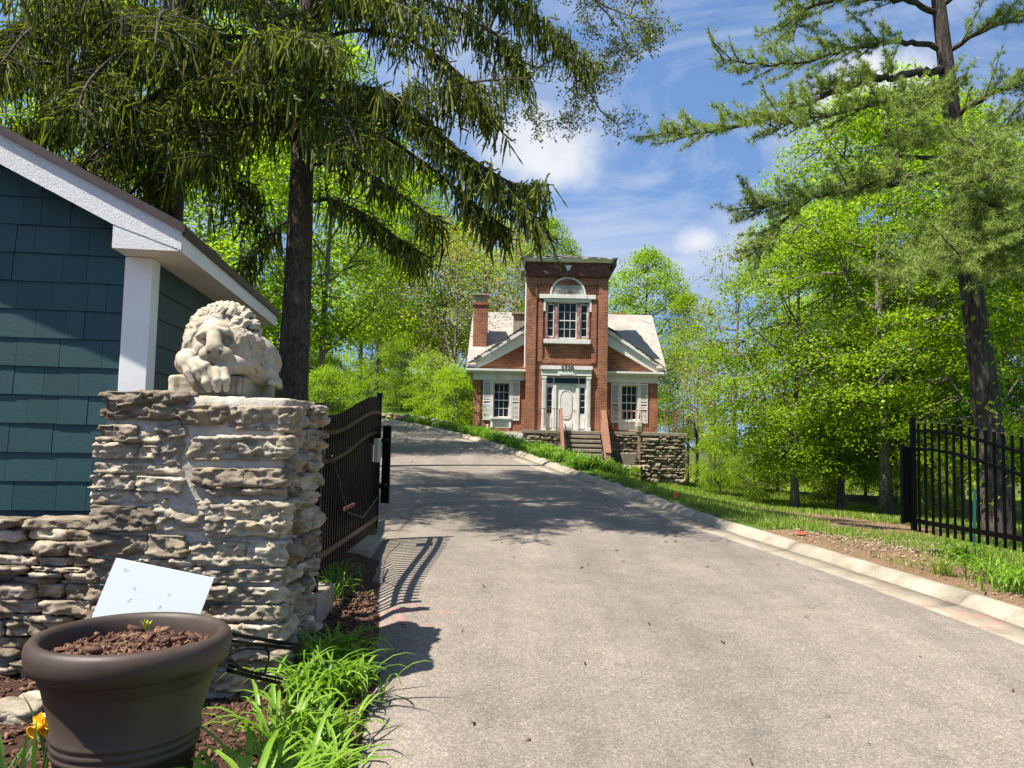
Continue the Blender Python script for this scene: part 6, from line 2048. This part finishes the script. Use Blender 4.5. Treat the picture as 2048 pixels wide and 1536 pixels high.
    put(far, 'woodland_tree', 'green tree behind the left gable chimney', 990, 60.0, .9, .95)
    put(gold, 'golden_tree', 'golden budding tree above the chimney of the brick house', 965, 50.0, .4, 1.12)
    put(gold, 'golden_tree', 'golden budding tree left of the chimney, many bare twigs', 880, 46.0, 1.9, 1.05)
    put(airy, 'budding_tree', 'bare grey tree leaning beside the left gable', 905, 42.0, 1.1, .85)
    put(airy, 'budding_tree', 'bare twiggy tree between the golden trees and the tower', 1030, 54.0, 4.1, 1.0)
    put(bush, 'leafy_shrub', 'small yellow green shrub at the foot of the terrace steps', 1222, 33.0, 1.0, .15)
    put(bush, 'leafy_shrub', 'small light shrub before the low stone pier', 1270, 32.0, 2.0, .13)
    # left of the drive
    left = [(slim, 640, 24, .2, 1.0, 'slender tree rising just right of the spruce trunk'), (slim, 748, 47, 1.4, 1.25, 'pale straight trunk with high leaves above the gate end'),
            (slim, 772, 50, 2.7, 1.3, 'leaning slender tree where the drive bends'), (slim, 715, 54, 3.8, 1.4, 'slender tree between the spruce and the pale straight trunk'),
            (slim, 835, 46, 5.0, 1.1, 'slender leafy tree above the border rocks'), (far, 760, 60, .7, 1.3, 'broad leafy tree deep in the wood above the gate'),
            (far, 860, 52, 1.9, 1.0, 'broad leafy tree deep in the wood behind the golden trees'), 
            (far, 540, 30, 4.2, 1.05, 'broad leafy tree behind the cottage eave end'), (slim, 470, 24, 5.5, 1.1, 'slender tree behind the cottage roof edge'),
            (far, 400, 34, .2, 1.1, 'broad leafy tree behind the middle of the cottage roof'), (far, 180, 30, 2.2, 1.15, 'broad leafy tree behind the high end of the cottage roof'),
            (slim, 60, 24, 1.1, 1.1, 'slender leafy tree at the picture edge over the roof'), (far, 930, 66, 3.9, 1.0, 'distant broad tree above the left wing roof')]
    for ms, px, Y, rot, s, lab in left:
        put(ms, 'slender_tree' if ms is slim else 'woodland_tree', lab, px, Y, rot, s)
    for px, Y, s, lab in ((905, 38.5, .62, 'bright green shrub against the left wall of the house'), (860, 43, .66, 'bright green shrub behind the border rocks'), (800, 45, .7, 'leafy shrub above the crest of the drive'),
                          (775, 48, .62, 'leafy shrub right behind the gate end'), (640, 26, .5, 'leafy shrub seen over the gate pickets'), (655, 22, .42, 'leafy shrub beside the spruce trunk'), (610, 27, .6, 'leafy shrub behind the spruce foot'), (735, 53, .95, 'tall leafy shrub in the wood above the gate')):
        put(bush, 'leafy_shrub', lab, px, Y, px * .7, s)
    # trees beside the camera whose crowns throw the shade across the drive
    x = -7.6
    plant_tree(far, 'woodland_tree', 'broad tree on the bank by the bend of the drive', -12.5, 31.0, gz(-12.5, 31), 1.9, .95)
    # the far wood as one mass
    rng = np.random.default_rng(3)
    C = []
    for k in range(900):
        a = rng.uniform(-1.05, 1.0)
        d = rng.uniform(62, 120)
        x, y = d * math.sin(a), d * math.cos(a)
        top = 11.5 if a < -.03 else (6.0 if a < .2 else 3.4 + 3.0 * max(0, a - .35) * 2.0)
        g = float(ground_z(np.array([x]), np.array([y]))[0])
        zc = g + rng.uniform(.2, top) ** 1.0
        r = rng.uniform(1.2, 2.6)
        n = 46
        q = rng.normal(size=(n, 3)); q = q / np.linalg.norm(q, axis=1)[:, None] * (rng.uniform(.3, 1, n) ** .5)[:, None]
        C.append(np.array([x, y, zc]) + q * np.array([r, r, r * .6]))
    V, F = leaf_quads(np.concatenate(C), .42, 1.0, rng)
    tag(obj('far_wood', new_mesh('far_wood', V, F, MAT['wood_leaf'])), 'far green wood closing the view behind the trees', 'wood', None, 'stuff')
build_woods()
# ------------------------------------------------------------------ planter pot, sign board and small things
t = NT('brown_plastic')
w = t.coord()
n1, n2 = t.noise(w, 5.0, 5, .6), t.noise(w, 120.0, 3, .6)
t.set(t.ramp(n1, [(.3, (.044, .031, .023)), (.7, (.066, .047, .036))]), t.ramp(n1, [(.3, .42), (.7, .58)]), 0, .32); t.bump(n2, .12, .002)
t = NT('wood_chip')
isl = t.island()
t.set(t.mix(.5, t.ramp(isl, [(0.0, (.030, .013, .009)), (.45, (.085, .038, .026)), (.75, (.17, .085, .055)), (1.0, (.36, .23, .13))]), t.ramp(t.noise(t.world(), 90.0, 4), [(.3, (.03, .015, .01)), (.7, (.16, .09, .06))])), .9, 0, .2)
t = NT('dry_leaf')
t.set(t.ramp(t.island(), [(0.0, (.12, .075, .04)), (.5, (.24, .165, .10)), (1.0, (.40, .30, .20))]), .85)
t = NT('corrugated_board')
wv = t.n('ShaderNodeTexWave'); wv.wave_type = 'BANDS'; wv.bands_direction = 'Z'; wv.inputs['Scale'].default_value = 22.0
t.l(t.coord(), wv.inputs['Vector'])
sm = t.noise(t.coord(), 14.0, 5, .7)
c = t.mix(t.ramp(sm, [(.60, 0.0), (.72, .2)]), (.56, .605, .66), (.40, .40, .41))
t.set(c, .4, 0, .4); t.bump(wv.outputs['Color'], .08, .002)
plain('pencil', (.30, .28, .28), .8)
plain('daffodil_yellow', (.80, .50, .012), .55, 0, .1)
plain('daffodil_orange', (.82, .34, .006), .55, 0, .1)
plain('sprout_green', (.42, .46, .04), .5, 0, .2)
plain('flag_red', (.75, .07, .02), .6)
plain('green_post', (.012, .10, .075), .5)

def chips(n, place, size, rng, mat, name, flat=.55):
    """small flat splinters lying on a surface, as one mesh"""
    C = place(n)
    n = len(C)
    nr = unit(rng.normal(size=(n, 3)) * flat + np.array([0, 0, 1.0]))
    u = unit(np.cross(nr, rng.normal(size=(n, 3)))); v = np.cross(nr, u)
    l = (size * rng.uniform(.5, 1.6, n))[:, None]; w = l * rng.uniform(.14, .42, n)[:, None]; th = l * .09
    c8 = []
    for sz in (-1, 1):
        for sx, sy in ((-1, -1), (1, -1), (1, 1), (-1, 1)):
            c8.append(C + u * l * .5 * sx * (1 if sy > 0 else .85) + v * w * .5 * sy + nr * th * sz)
    V = np.stack(c8, 1).reshape(-1, 3)
    B = np.arange(n)[:, None] * 8
    F = np.concatenate([B + np.array(f)[None] for f in ((4, 5, 6, 7), (0, 1, 5, 4), (1, 2, 6, 5), (2, 3, 7, 6), (3, 0, 4, 7))], 0)
    return obj(name, new_mesh(name, V, F, mat))

def build_pot():
    D = 3.55
    rimc = P(266, 1262, D)
    R0 = 205 / FPX * D * .90
    zb = gz(rimc.x, D) - .03
    zt = rimc.z
    H = zt - zb
    root = thing('planter_pot', 'big round brown plastic planter full of bark mulch', 'planter', (rimc.x, D, zb))
    prof = [(0, .0), (R0 * .60, .0), (R0 * .62, .02), (R0 * .685, H * .45), (R0 * .715, H * .455), (R0 * .72, H * .475), (R0 * .70, H * .485), (R0 * .722, H * .495), (R0 * .725, H * .515), (R0 * .705, H * .525), (R0 * .727, H * .535), (R0 * .728, H * .55), (R0 * .71, H * .565),
            (R0 * .825, H * .775), (R0 * .835, H * .79), (R0 * .86, H * .80), (R0 * .865, H * .835), (R0 * .92, H * .85), (R0 * .965, H * .865), (R0 * .99, H * .905), (R0 * 1.0, H * .945), (R0 * .985, H * .975), (R0 * .955, H * .993), (R0 * .91, H), (R0 * .87, H * .992), (R0 * .845, H * .97), (R0 * .83, H * .93), (R0 * .80, H * .82), (R0 * .78, H * .7)]
    m = MB(); m.lathe(prof, 72); m.build('shell', MAT['brown_plastic'], root, True)
    # soil under the mulch
    rng = np.random.default_rng(2)
    rs = R0 * .822
    v, f = [(0, 0, H * .90)], []
    nr, na = 8, 40
    for i in range(1, nr + 1):
        for k in range(na):
            a = 2 * math.pi * k / na; r = rs * i / nr
            v.append((r * math.cos(a), r * math.sin(a), H * .90 - .03 * (r / rs) ** 2 + rng.uniform(-.012, .012)))
    for k in range(na): f.append((0, 1 + k, 1 + (k + 1) % na))
    for i in range(nr - 1):
        for k in range(na):
            k2 = (k + 1) % na; f.append((1 + i * na + k, 1 + (i + 1) * na + k, 1 + (i + 1) * na + k2, 1 + i * na + k2))
    m = MB(); m.add(v, f); m.build('soil', MAT['ground_dark'], root)
    def place(n):
        r = rs * .97 * np.sqrt(rng.uniform(0, 1, n)); a = rng.uniform(0, 2 * math.pi, n)
        return np.stack([rimc.x + r * np.cos(a), D + r * np.sin(a), zb + H * .90 - .03 * (r / rs) ** 2 + rng.uniform(0, .035, n)], -1)
    o = chips(5200, place, .026, rng, MAT['wood_chip'], 'bark_mulch', .5)
    tag(o, 'reddish brown bark chips filling the brown planter', 'mulch', None, 'stuff')
    # a few big bark slabs and a sprout
    def place2(n):
        r = rs * .8 * np.sqrt(rng.uniform(0, 1, n)); a = rng.uniform(0, 2 * math.pi, n)
        return np.stack([rimc.x + r * np.cos(a), D + r * np.sin(a), zb + H * .90 + rng.uniform(.02, .05, n)], -1)
    tag(chips(40, place2, .06, rng, MAT['wood_chip'], 'bark_mulch', .7), 'larger splinters of bark on top of the planter mulch', 'mulch', None, 'stuff')
    s = thing('sprout', 'small yellow green sprout in the planter mulch', 'plant', P(292, 1262, D - .05))
    for k in range(7):
        a = k * 2.4; m = MB()
        m.add([(0, 0, 0), (.012 * math.cos(a + 1.5), .012 * math.sin(a + 1.5), .015), (.028 * math.cos(a), .028 * math.sin(a), .045 + .006 * (k % 3)), (.012 * math.cos(a - 1.5), .012 * math.sin(a - 1.5), .015)], [(0, 1, 2, 3)])
        m.build('leaf', MAT['sprout_green'], s)
    return root

t = NT('ground_dark')
t.set(t.ramp(t.noise(t.world(), 60.0, 6, .7), [(.3, (.018, .010, .007)), (.7, (.07, .038, .026))]), .95)
build_pot()

def build_board():
    # blank corrugated sign leaning on the pillar behind the pot
    YB = 5.02
    a, b, c = P(232, 1116, YB), P(428, 1156, YB), P(196, 1222, YB)
    root = thing('sign_board', 'blank white corrugated plastic sign board leaning on the pillar', 'sign board', ((a.x + b.x) / 2, YB, 0))
    o = Vector(root.location)
    u = (b - a); w = u.length; u.normalize()
    dn = (c - a).normalized()
    n = u.cross(dn).normalized()
    if n.y > 0: n = -n
    hgt = .62
    dn = (dn + Vector((0, -.16, 0))).normalized()
    m = MB()
    p = [a, b, b + dn * hgt, a + dn * hgt]
    th = n * -.008
    m.add([q - o for q in p] + [q + th - o for q in p], [(3, 2, 1, 0), (4, 5, 6, 7), (0, 1, 5, 4), (1, 2, 6, 5), (2, 3, 7, 6), (3, 0, 4, 7)])
    m.build('sheet', MAT['corrugated_board'], root)
    # scuffs of pencil and tape on the face
    rr = random.Random(2)
    for (fx, fy) in ((.12, .12), (.27, .34), (.62, .34), (.27, .5), (.58, .5)):
        q0 = a + u * (w * fx) + dn * (hgt * fy * .75) + n * .0035
        pts = [q0 + u * (.008 * k + rr.uniform(-.006, .006)) + dn * rr.uniform(-.014, .014) for k in range(4)]
        mm = MB(); mm.tube([Vector(q) - o for q in resample(pts, 9)], .0008, 4); mm.build('pencil_mark', MAT['pencil'], root)
build_board()

def build_frame():
    # wire sign frame lying beside the pot
    root = thing('wire_frame', 'bent black metal sign frame lying between planter and pillar', 'frame', (P(520, 1300, 4.2).x, 4.2, 0))
    o = Vector(root.location)
    d = 4.35
    for path, r in ((((452, 1266, 4.0), (520, 1278, 4.3), (602, 1291, 4.55)), .011), (((452, 1280, 4.0), (520, 1290, 4.3), (600, 1299, 4.55)), .009),
                    (((455, 1340, 4.0), (500, 1352, 4.2), (560, 1366, 4.4)), .011), (((458, 1330, 4.0), (505, 1345, 4.2), (565, 1358, 4.4)), .008),
                    (((530, 1294, 4.35), (538, 1310, 4.35), (530, 1345, 4.3)), .006), (((455, 1312, 4.0), (490, 1298, 4.15), (535, 1300, 4.3)), .004), (((455, 1318, 4.0), (495, 1342, 4.2), (530, 1346, 4.3)), .004)):
        m = MB(); m.tube([Vector(p) - o for p in resample(px_path(*path), 8)], r, 6); m.build('rod', MAT['black_paint'], root, True)
build_frame()

# ------------------------------------------------------------------ strap-leaved plants
def strap_mesh(seed, length, width, arch, mat, seg=7, curl=0.0):
    """one folded strap leaf growing from the origin along +x"""
    rnd = random.Random(seed)
    v, f = [], []
    ang = R(82)
    x = z = 0.0
    for i in range(seg + 1):
        s = i / seg
        w = width * (.55 + .75 * s if s < .3 else (.775 + .225 * math.sin((s - .3) / .7 * math.pi)) * (1 - max(0, (s - .55) / .45) ** 2)) 
        w = max(w, .0006)
        y = curl * s * s * length
        v += [(x, y - w / 2, z + w * .22), (x, y, z), (x, y + w / 2, z + w * .22)]
        ang -= arch / seg * (.5 + 1.2 * s)
        x += math.cos(ang) * length / seg; z += math.sin(ang) * length / seg
    for i in range(seg):
        b = 3 * i
        f += [(b, b + 1, b + 4, b + 3), (b + 1, b + 2, b + 5, b + 4)]
    return v, f

def clump_mesh(seed, n, length, width, mat, spread=.10, arch=(1.2, 2.5)):
    rnd = random.Random(seed); V, F = [], []
    for k in range(n):
        v, f = strap_mesh(seed * 31 + k, length * rnd.uniform(.6, 1.12), width * rnd.uniform(.7, 1.2), rnd.uniform(*arch), mat, 6, rnd.uniform(-.2, .2))
        az = rnd.uniform(0, 2 * math.pi); c, s = math.cos(az), math.sin(az)
        ox, oy = rnd.gauss(0, spread), rnd.gauss(0, spread)
        b = len(V)
        V += [(ox + x * c - y * s, oy + x * s + y * c, z) for x, y, z in v]
        F += [tuple(b + i for i in q) for q in f]
    return new_mesh('leaves', V, F, mat, True)

def build_lilies():
    spots = [(452, 1620, 3.38, 'largest bright daylily clump at the picture bottom beside the planter', 1.22, 60), (575, 1560, 3.55, 'bright daylily clump next to the drive edge at the picture bottom', 1.0, 60),
             (425, 1620, 3.12, 'bright daylily clump in front of the planter foot', 1.3, 50), (545, 1620, 3.3, 'bright daylily clump at the bottom edge between planter and drive', 1.15, 55),
             (640, 1500, 4.05, 'bright daylily clump touching the asphalt edge', .78, 55), (560, 1455, 4.35, 'sunlit daylily clump in the middle of the bed', .95, 55), (650, 1435, 4.55, 'sunlit daylily clump by the asphalt below the shaded ones', .76, 50),
             (620, 1340, 5.05, 'shaded daylily clump at the foot of the pillar', 1.05, 60), (690, 1345, 5.15, 'shaded daylily clump between pillar and asphalt', .95, 50), (640, 1295, 5.55, 'shaded daylily clump at the back of the bed', 1.0, 50), (680, 1285, 5.7, 'shaded daylily clump behind, near the gate footing', .9, 45)]
    for i, (px, py, Y, lab, s, n) in enumerate(spots):
        x = P(px, py, Y).x
        root = thing('daylily', lab, 'plant', (x, Y, gz(x, Y) - .01), 0, 'daylilies in the bed by the pillar')
        if i < 6:
            # leaves one can pick apart in the photograph are objects of their own
            kinds = []
            for k in range(8):
                v, f = strap_mesh(900 + k + 20 * i, random.Random(k).uniform(.36, .6), random.Random(k).uniform(.017, .026), random.Random(k + 5).uniform(1.1, 2.3), None, 7, random.Random(k + 9).uniform(-.2, .2))
                kinds.append(new_mesh('leaf', v, f, MAT['lily_leaf'], True))
            rnd = random.Random(50 + i)
            for k in range(n + 12):
                az = rnd.uniform(0, 2 * math.pi)
                obj('leaf', rnd.choice(kinds), root, (rnd.gauss(0, .075), rnd.gauss(0, .075), 0), (rnd.uniform(-.12, .12), rnd.uniform(-.15, .15), az), (s * rnd.uniform(.75, 1.1),) * 3)
        else:
            obj('leaves', clump_mesh(70 + i, n + 20, .50 * s, .021, MAT['lily_leaf'], .085), root)
    # under the gate
    for px, py, Y, lab in ((662, 1150, 7.4, 'small dark grassy plant under the hinge end of the gate'), (668, 1128, 8.0, 'small dark grassy plant under the middle of the gate')):
        x = P(px, py, Y).x
        r = thing('daylily', lab, 'plant', (x, Y, gz(x, Y)))
        obj('leaves', clump_mesh(int(Y * 10), 50, .36, .016, MAT['lily_leaf'], .09), r)
    # by the right gate
    for k, (px, py, lab) in enumerate(((1985, 1165, 'dark green daylily clump below the iron gate'), (2030, 1185, 'dark green daylily clump at the picture edge below the iron gate'), (1930, 1128, 'small daylily tuft below the gate by the leaf litter'))):
        g = G(px, py)
        r = thing('daylily', lab, 'plant', g)
        obj('leaves', clump_mesh(200 + k, 85, .48, .02, MAT['lily_leaf'], .13), r)
    r = thing('grass_tuft', 'round bright grass tuft by the kerb left of the gate', 'plant', G(1885, 1150))
    obj('leaves', clump_mesh(220, 130, .26, .008, MAT['grass_blade'], .06, (.5, 1.6)), r)
    # strip of daylilies before the house, one mass of leaves
    rng = np.random.default_rng(9); rnd = random.Random(9)
    V, F = [], []
    base = []
    for k in range(340):
        y = rnd.uniform(20.5, 38)
        x = float(xkerb(y)) + rnd.uniform(.42, .42 + (1.0 + 1.1 * math.sin(math.pi * (y - 20) / 19)))
        base.append((x, y, gz(x, y)))
    cm = [clump_mesh(300 + k, 26, .52, .028, MAT['lily_leaf'], .12) for k in range(5)]
    arr = []
    for me in cm:
        co = np.zeros(len(me.vertices) * 3); me.vertices.foreach_get('co', co)
        fc = np.array([tuple(p.vertices) for p in me.polygons]); arr.append((co.reshape(-1, 3), fc))
    VV, FF, b0 = [], [], 0
    for (x, y, z) in base:
        co, fc = arr[rnd.randrange(5)]; a = rnd.uniform(0, 6.28); s = rnd.uniform(.8, 1.25)
        c, sn = math.cos(a), math.sin(a)
        q = np.stack([co[:, 0] * c - co[:, 1] * sn, co[:, 0] * sn + co[:, 1] * c, co[:, 2]], -1) * s + np.array([x, y, z])
        VV.append(q); FF.append(fc + b0); b0 += len(q)
    tag(obj('daylily_strip', new_mesh('daylily_strip', np.concatenate(VV), np.concatenate(FF), MAT['lily_leaf'])), 'dense strip of green daylilies behind the kerb before the house', 'plants', None, 'stuff')
build_lilies()

def build_daffodil():
    x = P(48, 1520, 3.55).x
    z = gz(x, 3.55)
    root = thing('daffodil', 'daffodil plant with one yellow flower at the lower picture corner', 'plant', (x, 3.55, z))
    rnd = random.Random(5)
    for k in range(26):
        v, f = strap_mesh(700 + k, rnd.uniform(.32, .58), rnd.uniform(.016, .022), rnd.uniform(.15, .9), None, 7, rnd.uniform(-.12, .12))
        obj('leaf', new_mesh('leaf', v, f, MAT['daffodil_leaf'], True), root, (rnd.gauss(-.05, .13), rnd.gauss(0, .06), 0), (rnd.uniform(-.1, .1), 0, rnd.uniform(0, 6.28)))
    fl = P(84, 1452, 3.5) - Vector(root.location)
    m = MB(); m.tube([(fl.x - .02, fl.y, 0), (fl.x + .015, fl.y, fl.z * .6), (fl.x + .03, fl.y + .03, fl.z + .025), (fl.x, fl.y + .01, fl.z)], .004, 6); m.build('stem', MAT['daffodil_leaf'], root, True)
    fw = MB(); n = 6
    q = Vector((-.25, -.85, -.25)).to_track_quat('Z', 'Y')
    for k in range(n):
        a = k * math.pi / 3
        pm = MB()
        pts = [(0, 0, 0), (.022, .02, .005), (.028, .042, .0), (0, .064, -.01), (-.028, .042, .0), (-.022, .02, .005)]
        vv = []
        for px, py, pz in pts:
            x2, y2 = px * math.cos(a) - py * math.sin(a), px * math.sin(a) + py * math.cos(a)
            vv.append(Vector((fl.x, fl.y, fl.z)) + q @ Vector((x2, y2, pz)))
        pm.add(vv, [(0, 1, 2, 3), (0, 3, 4, 5)]); pm.build('petal', MAT['daffodil_yellow'], root)
    pm = MB(); pm.lathe([(.012, 0), (.019, .018), (.022, .036), (.032, .05), (.027, .048), (.017, .03), (.0, .012)], 14)
    pm.v = [tuple(Vector((fl.x, fl.y, fl.z)) + q @ Vector(v)) for v in pm.v]
    pm.build('trumpet', MAT['daffodil_orange'], root, True)
leaf_mat('daffodil_leaf', [(0.0, (.06, .15, .03)), (1.0, (.13, .24, .06))], .25, .4)
build_daffodil()

# ------------------------------------------------------------------ mulch, litter, grass
def build_covers():
    rng = np.random.default_rng(14)
    def bed(n):
        y = rng.uniform(3.2, 7.6, n); x = xleft(y) + .06 - rng.uniform(0, 1, n) ** 1.2 * 2.9
        x = np.where(rng.uniform(size=n) < .2, xleft(y) + rng.normal(0, .06, n), x)
        ok = ~((x > PIL_XL) & (x < PIL_XR) & (y > 5.25) & (y < 6.1))
        x, y = x[ok], y[ok]
        return np.stack([x, y, ground_z(x, y) + rng.uniform(.0, .018, len(x))], -1)
    tag(chips(7000, bed, .045, rng, MAT['wood_chip'], 'bark_mulch', .4), 'dark bark mulch spread over the bed round the pillar', 'mulch', None, 'stuff')
    def litter(n):
        q = rng.normal(size=(n, 2)) * np.array([.75, .75]); c = G(1800, 1095)
        x, y = c.x + q[:, 0] * 1.1, c.y + q[:, 1] * 1.2
        ok = x > xkerb(y) + .45
        x, y = x[ok], y[ok]
        return np.stack([x, y, ground_z(x, y) + rng.uniform(.005, .03, len(x))], -1)
    tag(chips(1500, litter, .045, rng, MAT['dry_leaf'], 'leaf_litter', .5), 'drift of dry fallen leaves on the bank below the gate', 'leaves', None, 'stuff')
    def spread(n):
        y = rng.uniform(7, 18, n); x = xkerb(y) + .42 + rng.uniform(0, 1, n) ** 1.6 * 5
        return np.stack([x, y, ground_z(x, y) + rng.uniform(.003, .015, n)], -1)
    tag(chips(1500, spread, .03, rng, MAT['dry_leaf'], 'leaf_litter', .4), 'scattered dry leaves and twigs on the bare soil by the kerb', 'leaves', None, 'stuff')
    def onroad(n):
        y = rng.uniform(4, 22, n); x = xleft(y) + rng.uniform(0.02, 1, n) * (xkerb(y) - xleft(y) - .4)
        return np.stack([x, y, zroad(x, y) + .012 + rng.uniform(0, .006, n)], -1)
    tag(chips(90, onroad, .035, rng, MAT['wood_chip'], 'road_litter', .2), 'few dark twigs and seeds lying on the asphalt', 'litter', None, 'stuff')
    # grass on the lawn
    n = 270000
    y = rng.uniform(8.5, 40, n) ** 1.0
    y = 8.5 + (40 - 8.5) * rng.uniform(0, 1, n) ** 1.35
    x = xkerb(y) + .42 + rng.uniform(0, 1, n) ** 1.15 * np.interp(y, [8.5, 14, 40], [5.0, 12, 19])
    p = np.stack([x, y, np.zeros(n)], -1)
    k = xkerb(y); dr = x - k - .4
    soil = np.maximum(1.2 * np.exp(-(((x - 7.4) / 2.7) ** 2 + ((y - 18.6) / 4.6) ** 2)), np.exp(-((dr - .7) / 1.1) ** 2) * (y < 12.5))
    soil = np.maximum(soil, np.exp(-(((x - 6.2) / 1.2) ** 2 + ((y - 9.8) / 2.0) ** 2)) * .8)
    soil = soil + .45 * fbm(p * .8, 3)
    keep = ((soil < rng.uniform(.15, .8, n)) | ((rng.uniform(size=n) < .05) & (vnoise(p * 2.3 + 4) > .2))) & (dr > .12 + .1 * vnoise(p * 2))
    x, y, p = x[keep], y[keep], p[keep]
    z = ground_z(x, y)
    n = len(x)
    h = rng.uniform(.04, .14, n) * (1 + .5 * fbm(p * .7 + 9, 2)) * np.interp(y, [9, 14, 25], [.9, .75, 1.1])
    w = np.interp(y, [9, 25], [.006, .014]) * rng.uniform(.7, 1.4, n)
    az = rng.uniform(0, 2 * math.pi, n); ln = rng.uniform(.1, .7, n) * h
    O = np.stack([x, y, z - .01], -1)
    sd = np.stack([-np.sin(az), np.cos(az), 0 * az], -1) * w[:, None]
    mid = O + np.stack([np.cos(az) * ln * .35, np.sin(az) * ln * .35, h * .6], -1)
    tip = O + np.stack([np.cos(az) * ln, np.sin(az) * ln, h], -1)
    Vall = np.stack([O - sd, O + sd, tip], 1).reshape(-1, 3); Fall = np.arange(len(Vall)).reshape(-1, 3)
    tag(obj('grass', new_mesh('grass', Vall, Fall, MAT['grass_blade'])), 'bright patchy grass on the bank and lawn right of the drive', 'grass', None, 'stuff')
    # red survey flags
    for i, (px, py, lab) in enumerate(((1347, 1012, 'small red survey flag behind the kerb near the terrace wall'), (1592, 1072, 'small red survey flag fallen on the soil by the kerb'))):
        g = G(px, py)
        r = thing('survey_flag', lab, 'flag', g)
        m = MB(); m.tube([(0, 0, -.05), (0, 0, .22)] if i == 0 else [(-.05, 0, .012), (.2, 0, .03)], .004, 5); m.build('wire', MAT['hinge_steel'], r)
        m = MB()
        if i == 0: m.add([(0, 0, .10), (.07, .02, .11), (.09, .03, .2), (0, 0, .22)], [(0, 1, 2, 3)])
        else: m.add([(0, -.05, .03), (.13, -.06, .035), (.14, .04, .06), (.01, .05, .05)], [(0, 1, 2, 3)])
        m.build('cloth', MAT['flag_red'], r)
    # green steel posts and wire netting behind the gate
    for i, (px, py, Y, h, lab) in enumerate(((1948, 1100, 12.2, 1.0, 'green steel fence post below the gate leaf'), (1925, 1030, 17.5, 1.5, 'green steel fence post left of the pine trunk'), (1955, 1030, 17.0, 1.35, 'green steel fence post touching the pine trunk'), (1962, 1030, 17.2, 1.3, 'leaning green steel fence post beside the pine trunk'))):
        g = P(px, py, Y); z = gz(g.x, Y)
        r = thing('fence_post', lab, 'post', (g.x, Y, z)); r.rotation_euler = (0, R((2, -1, 3, 9)[i]), 0)
        m = MB(); m.box(-.02, .02, -.004, .004, -.2, h); m.box(-.004, .004, .0041, .035, -.2, h); m.build('bar', MAT['green_post'], r)
build_covers()

# ivy on the pine trunk
def build_ivy():
    rng = np.random.default_rng(21)
    C = []
    for k in range(900):
        t = rng.uniform(0, 1)
        py = 1010 - t * 430
        px = np.interp(py, [570, 800, 1000], [1940, 1970, 1990])
        a = rng.uniform(0, 2 * math.pi)
        if vnoise(np.array([[t * 9, a * 1.2, 3.0]]))[0] < .0 and rng.uniform() > .15: continue
        q = P(px, py, 15.5)
        r = np.interp(t, [0, 1], [.42, .33])
        C.append((q.x + math.cos(a) * r, q.y + math.sin(a) * r, q.z))
    V, F = leaf_quads(np.array(C), .12, .1, rng)
    tag(obj('ivy', new_mesh('ivy', V, F, MAT['wood_leaf'])), 'ivy leaves climbing the leaning pine trunk', 'ivy', None, 'stuff')
build_ivy()
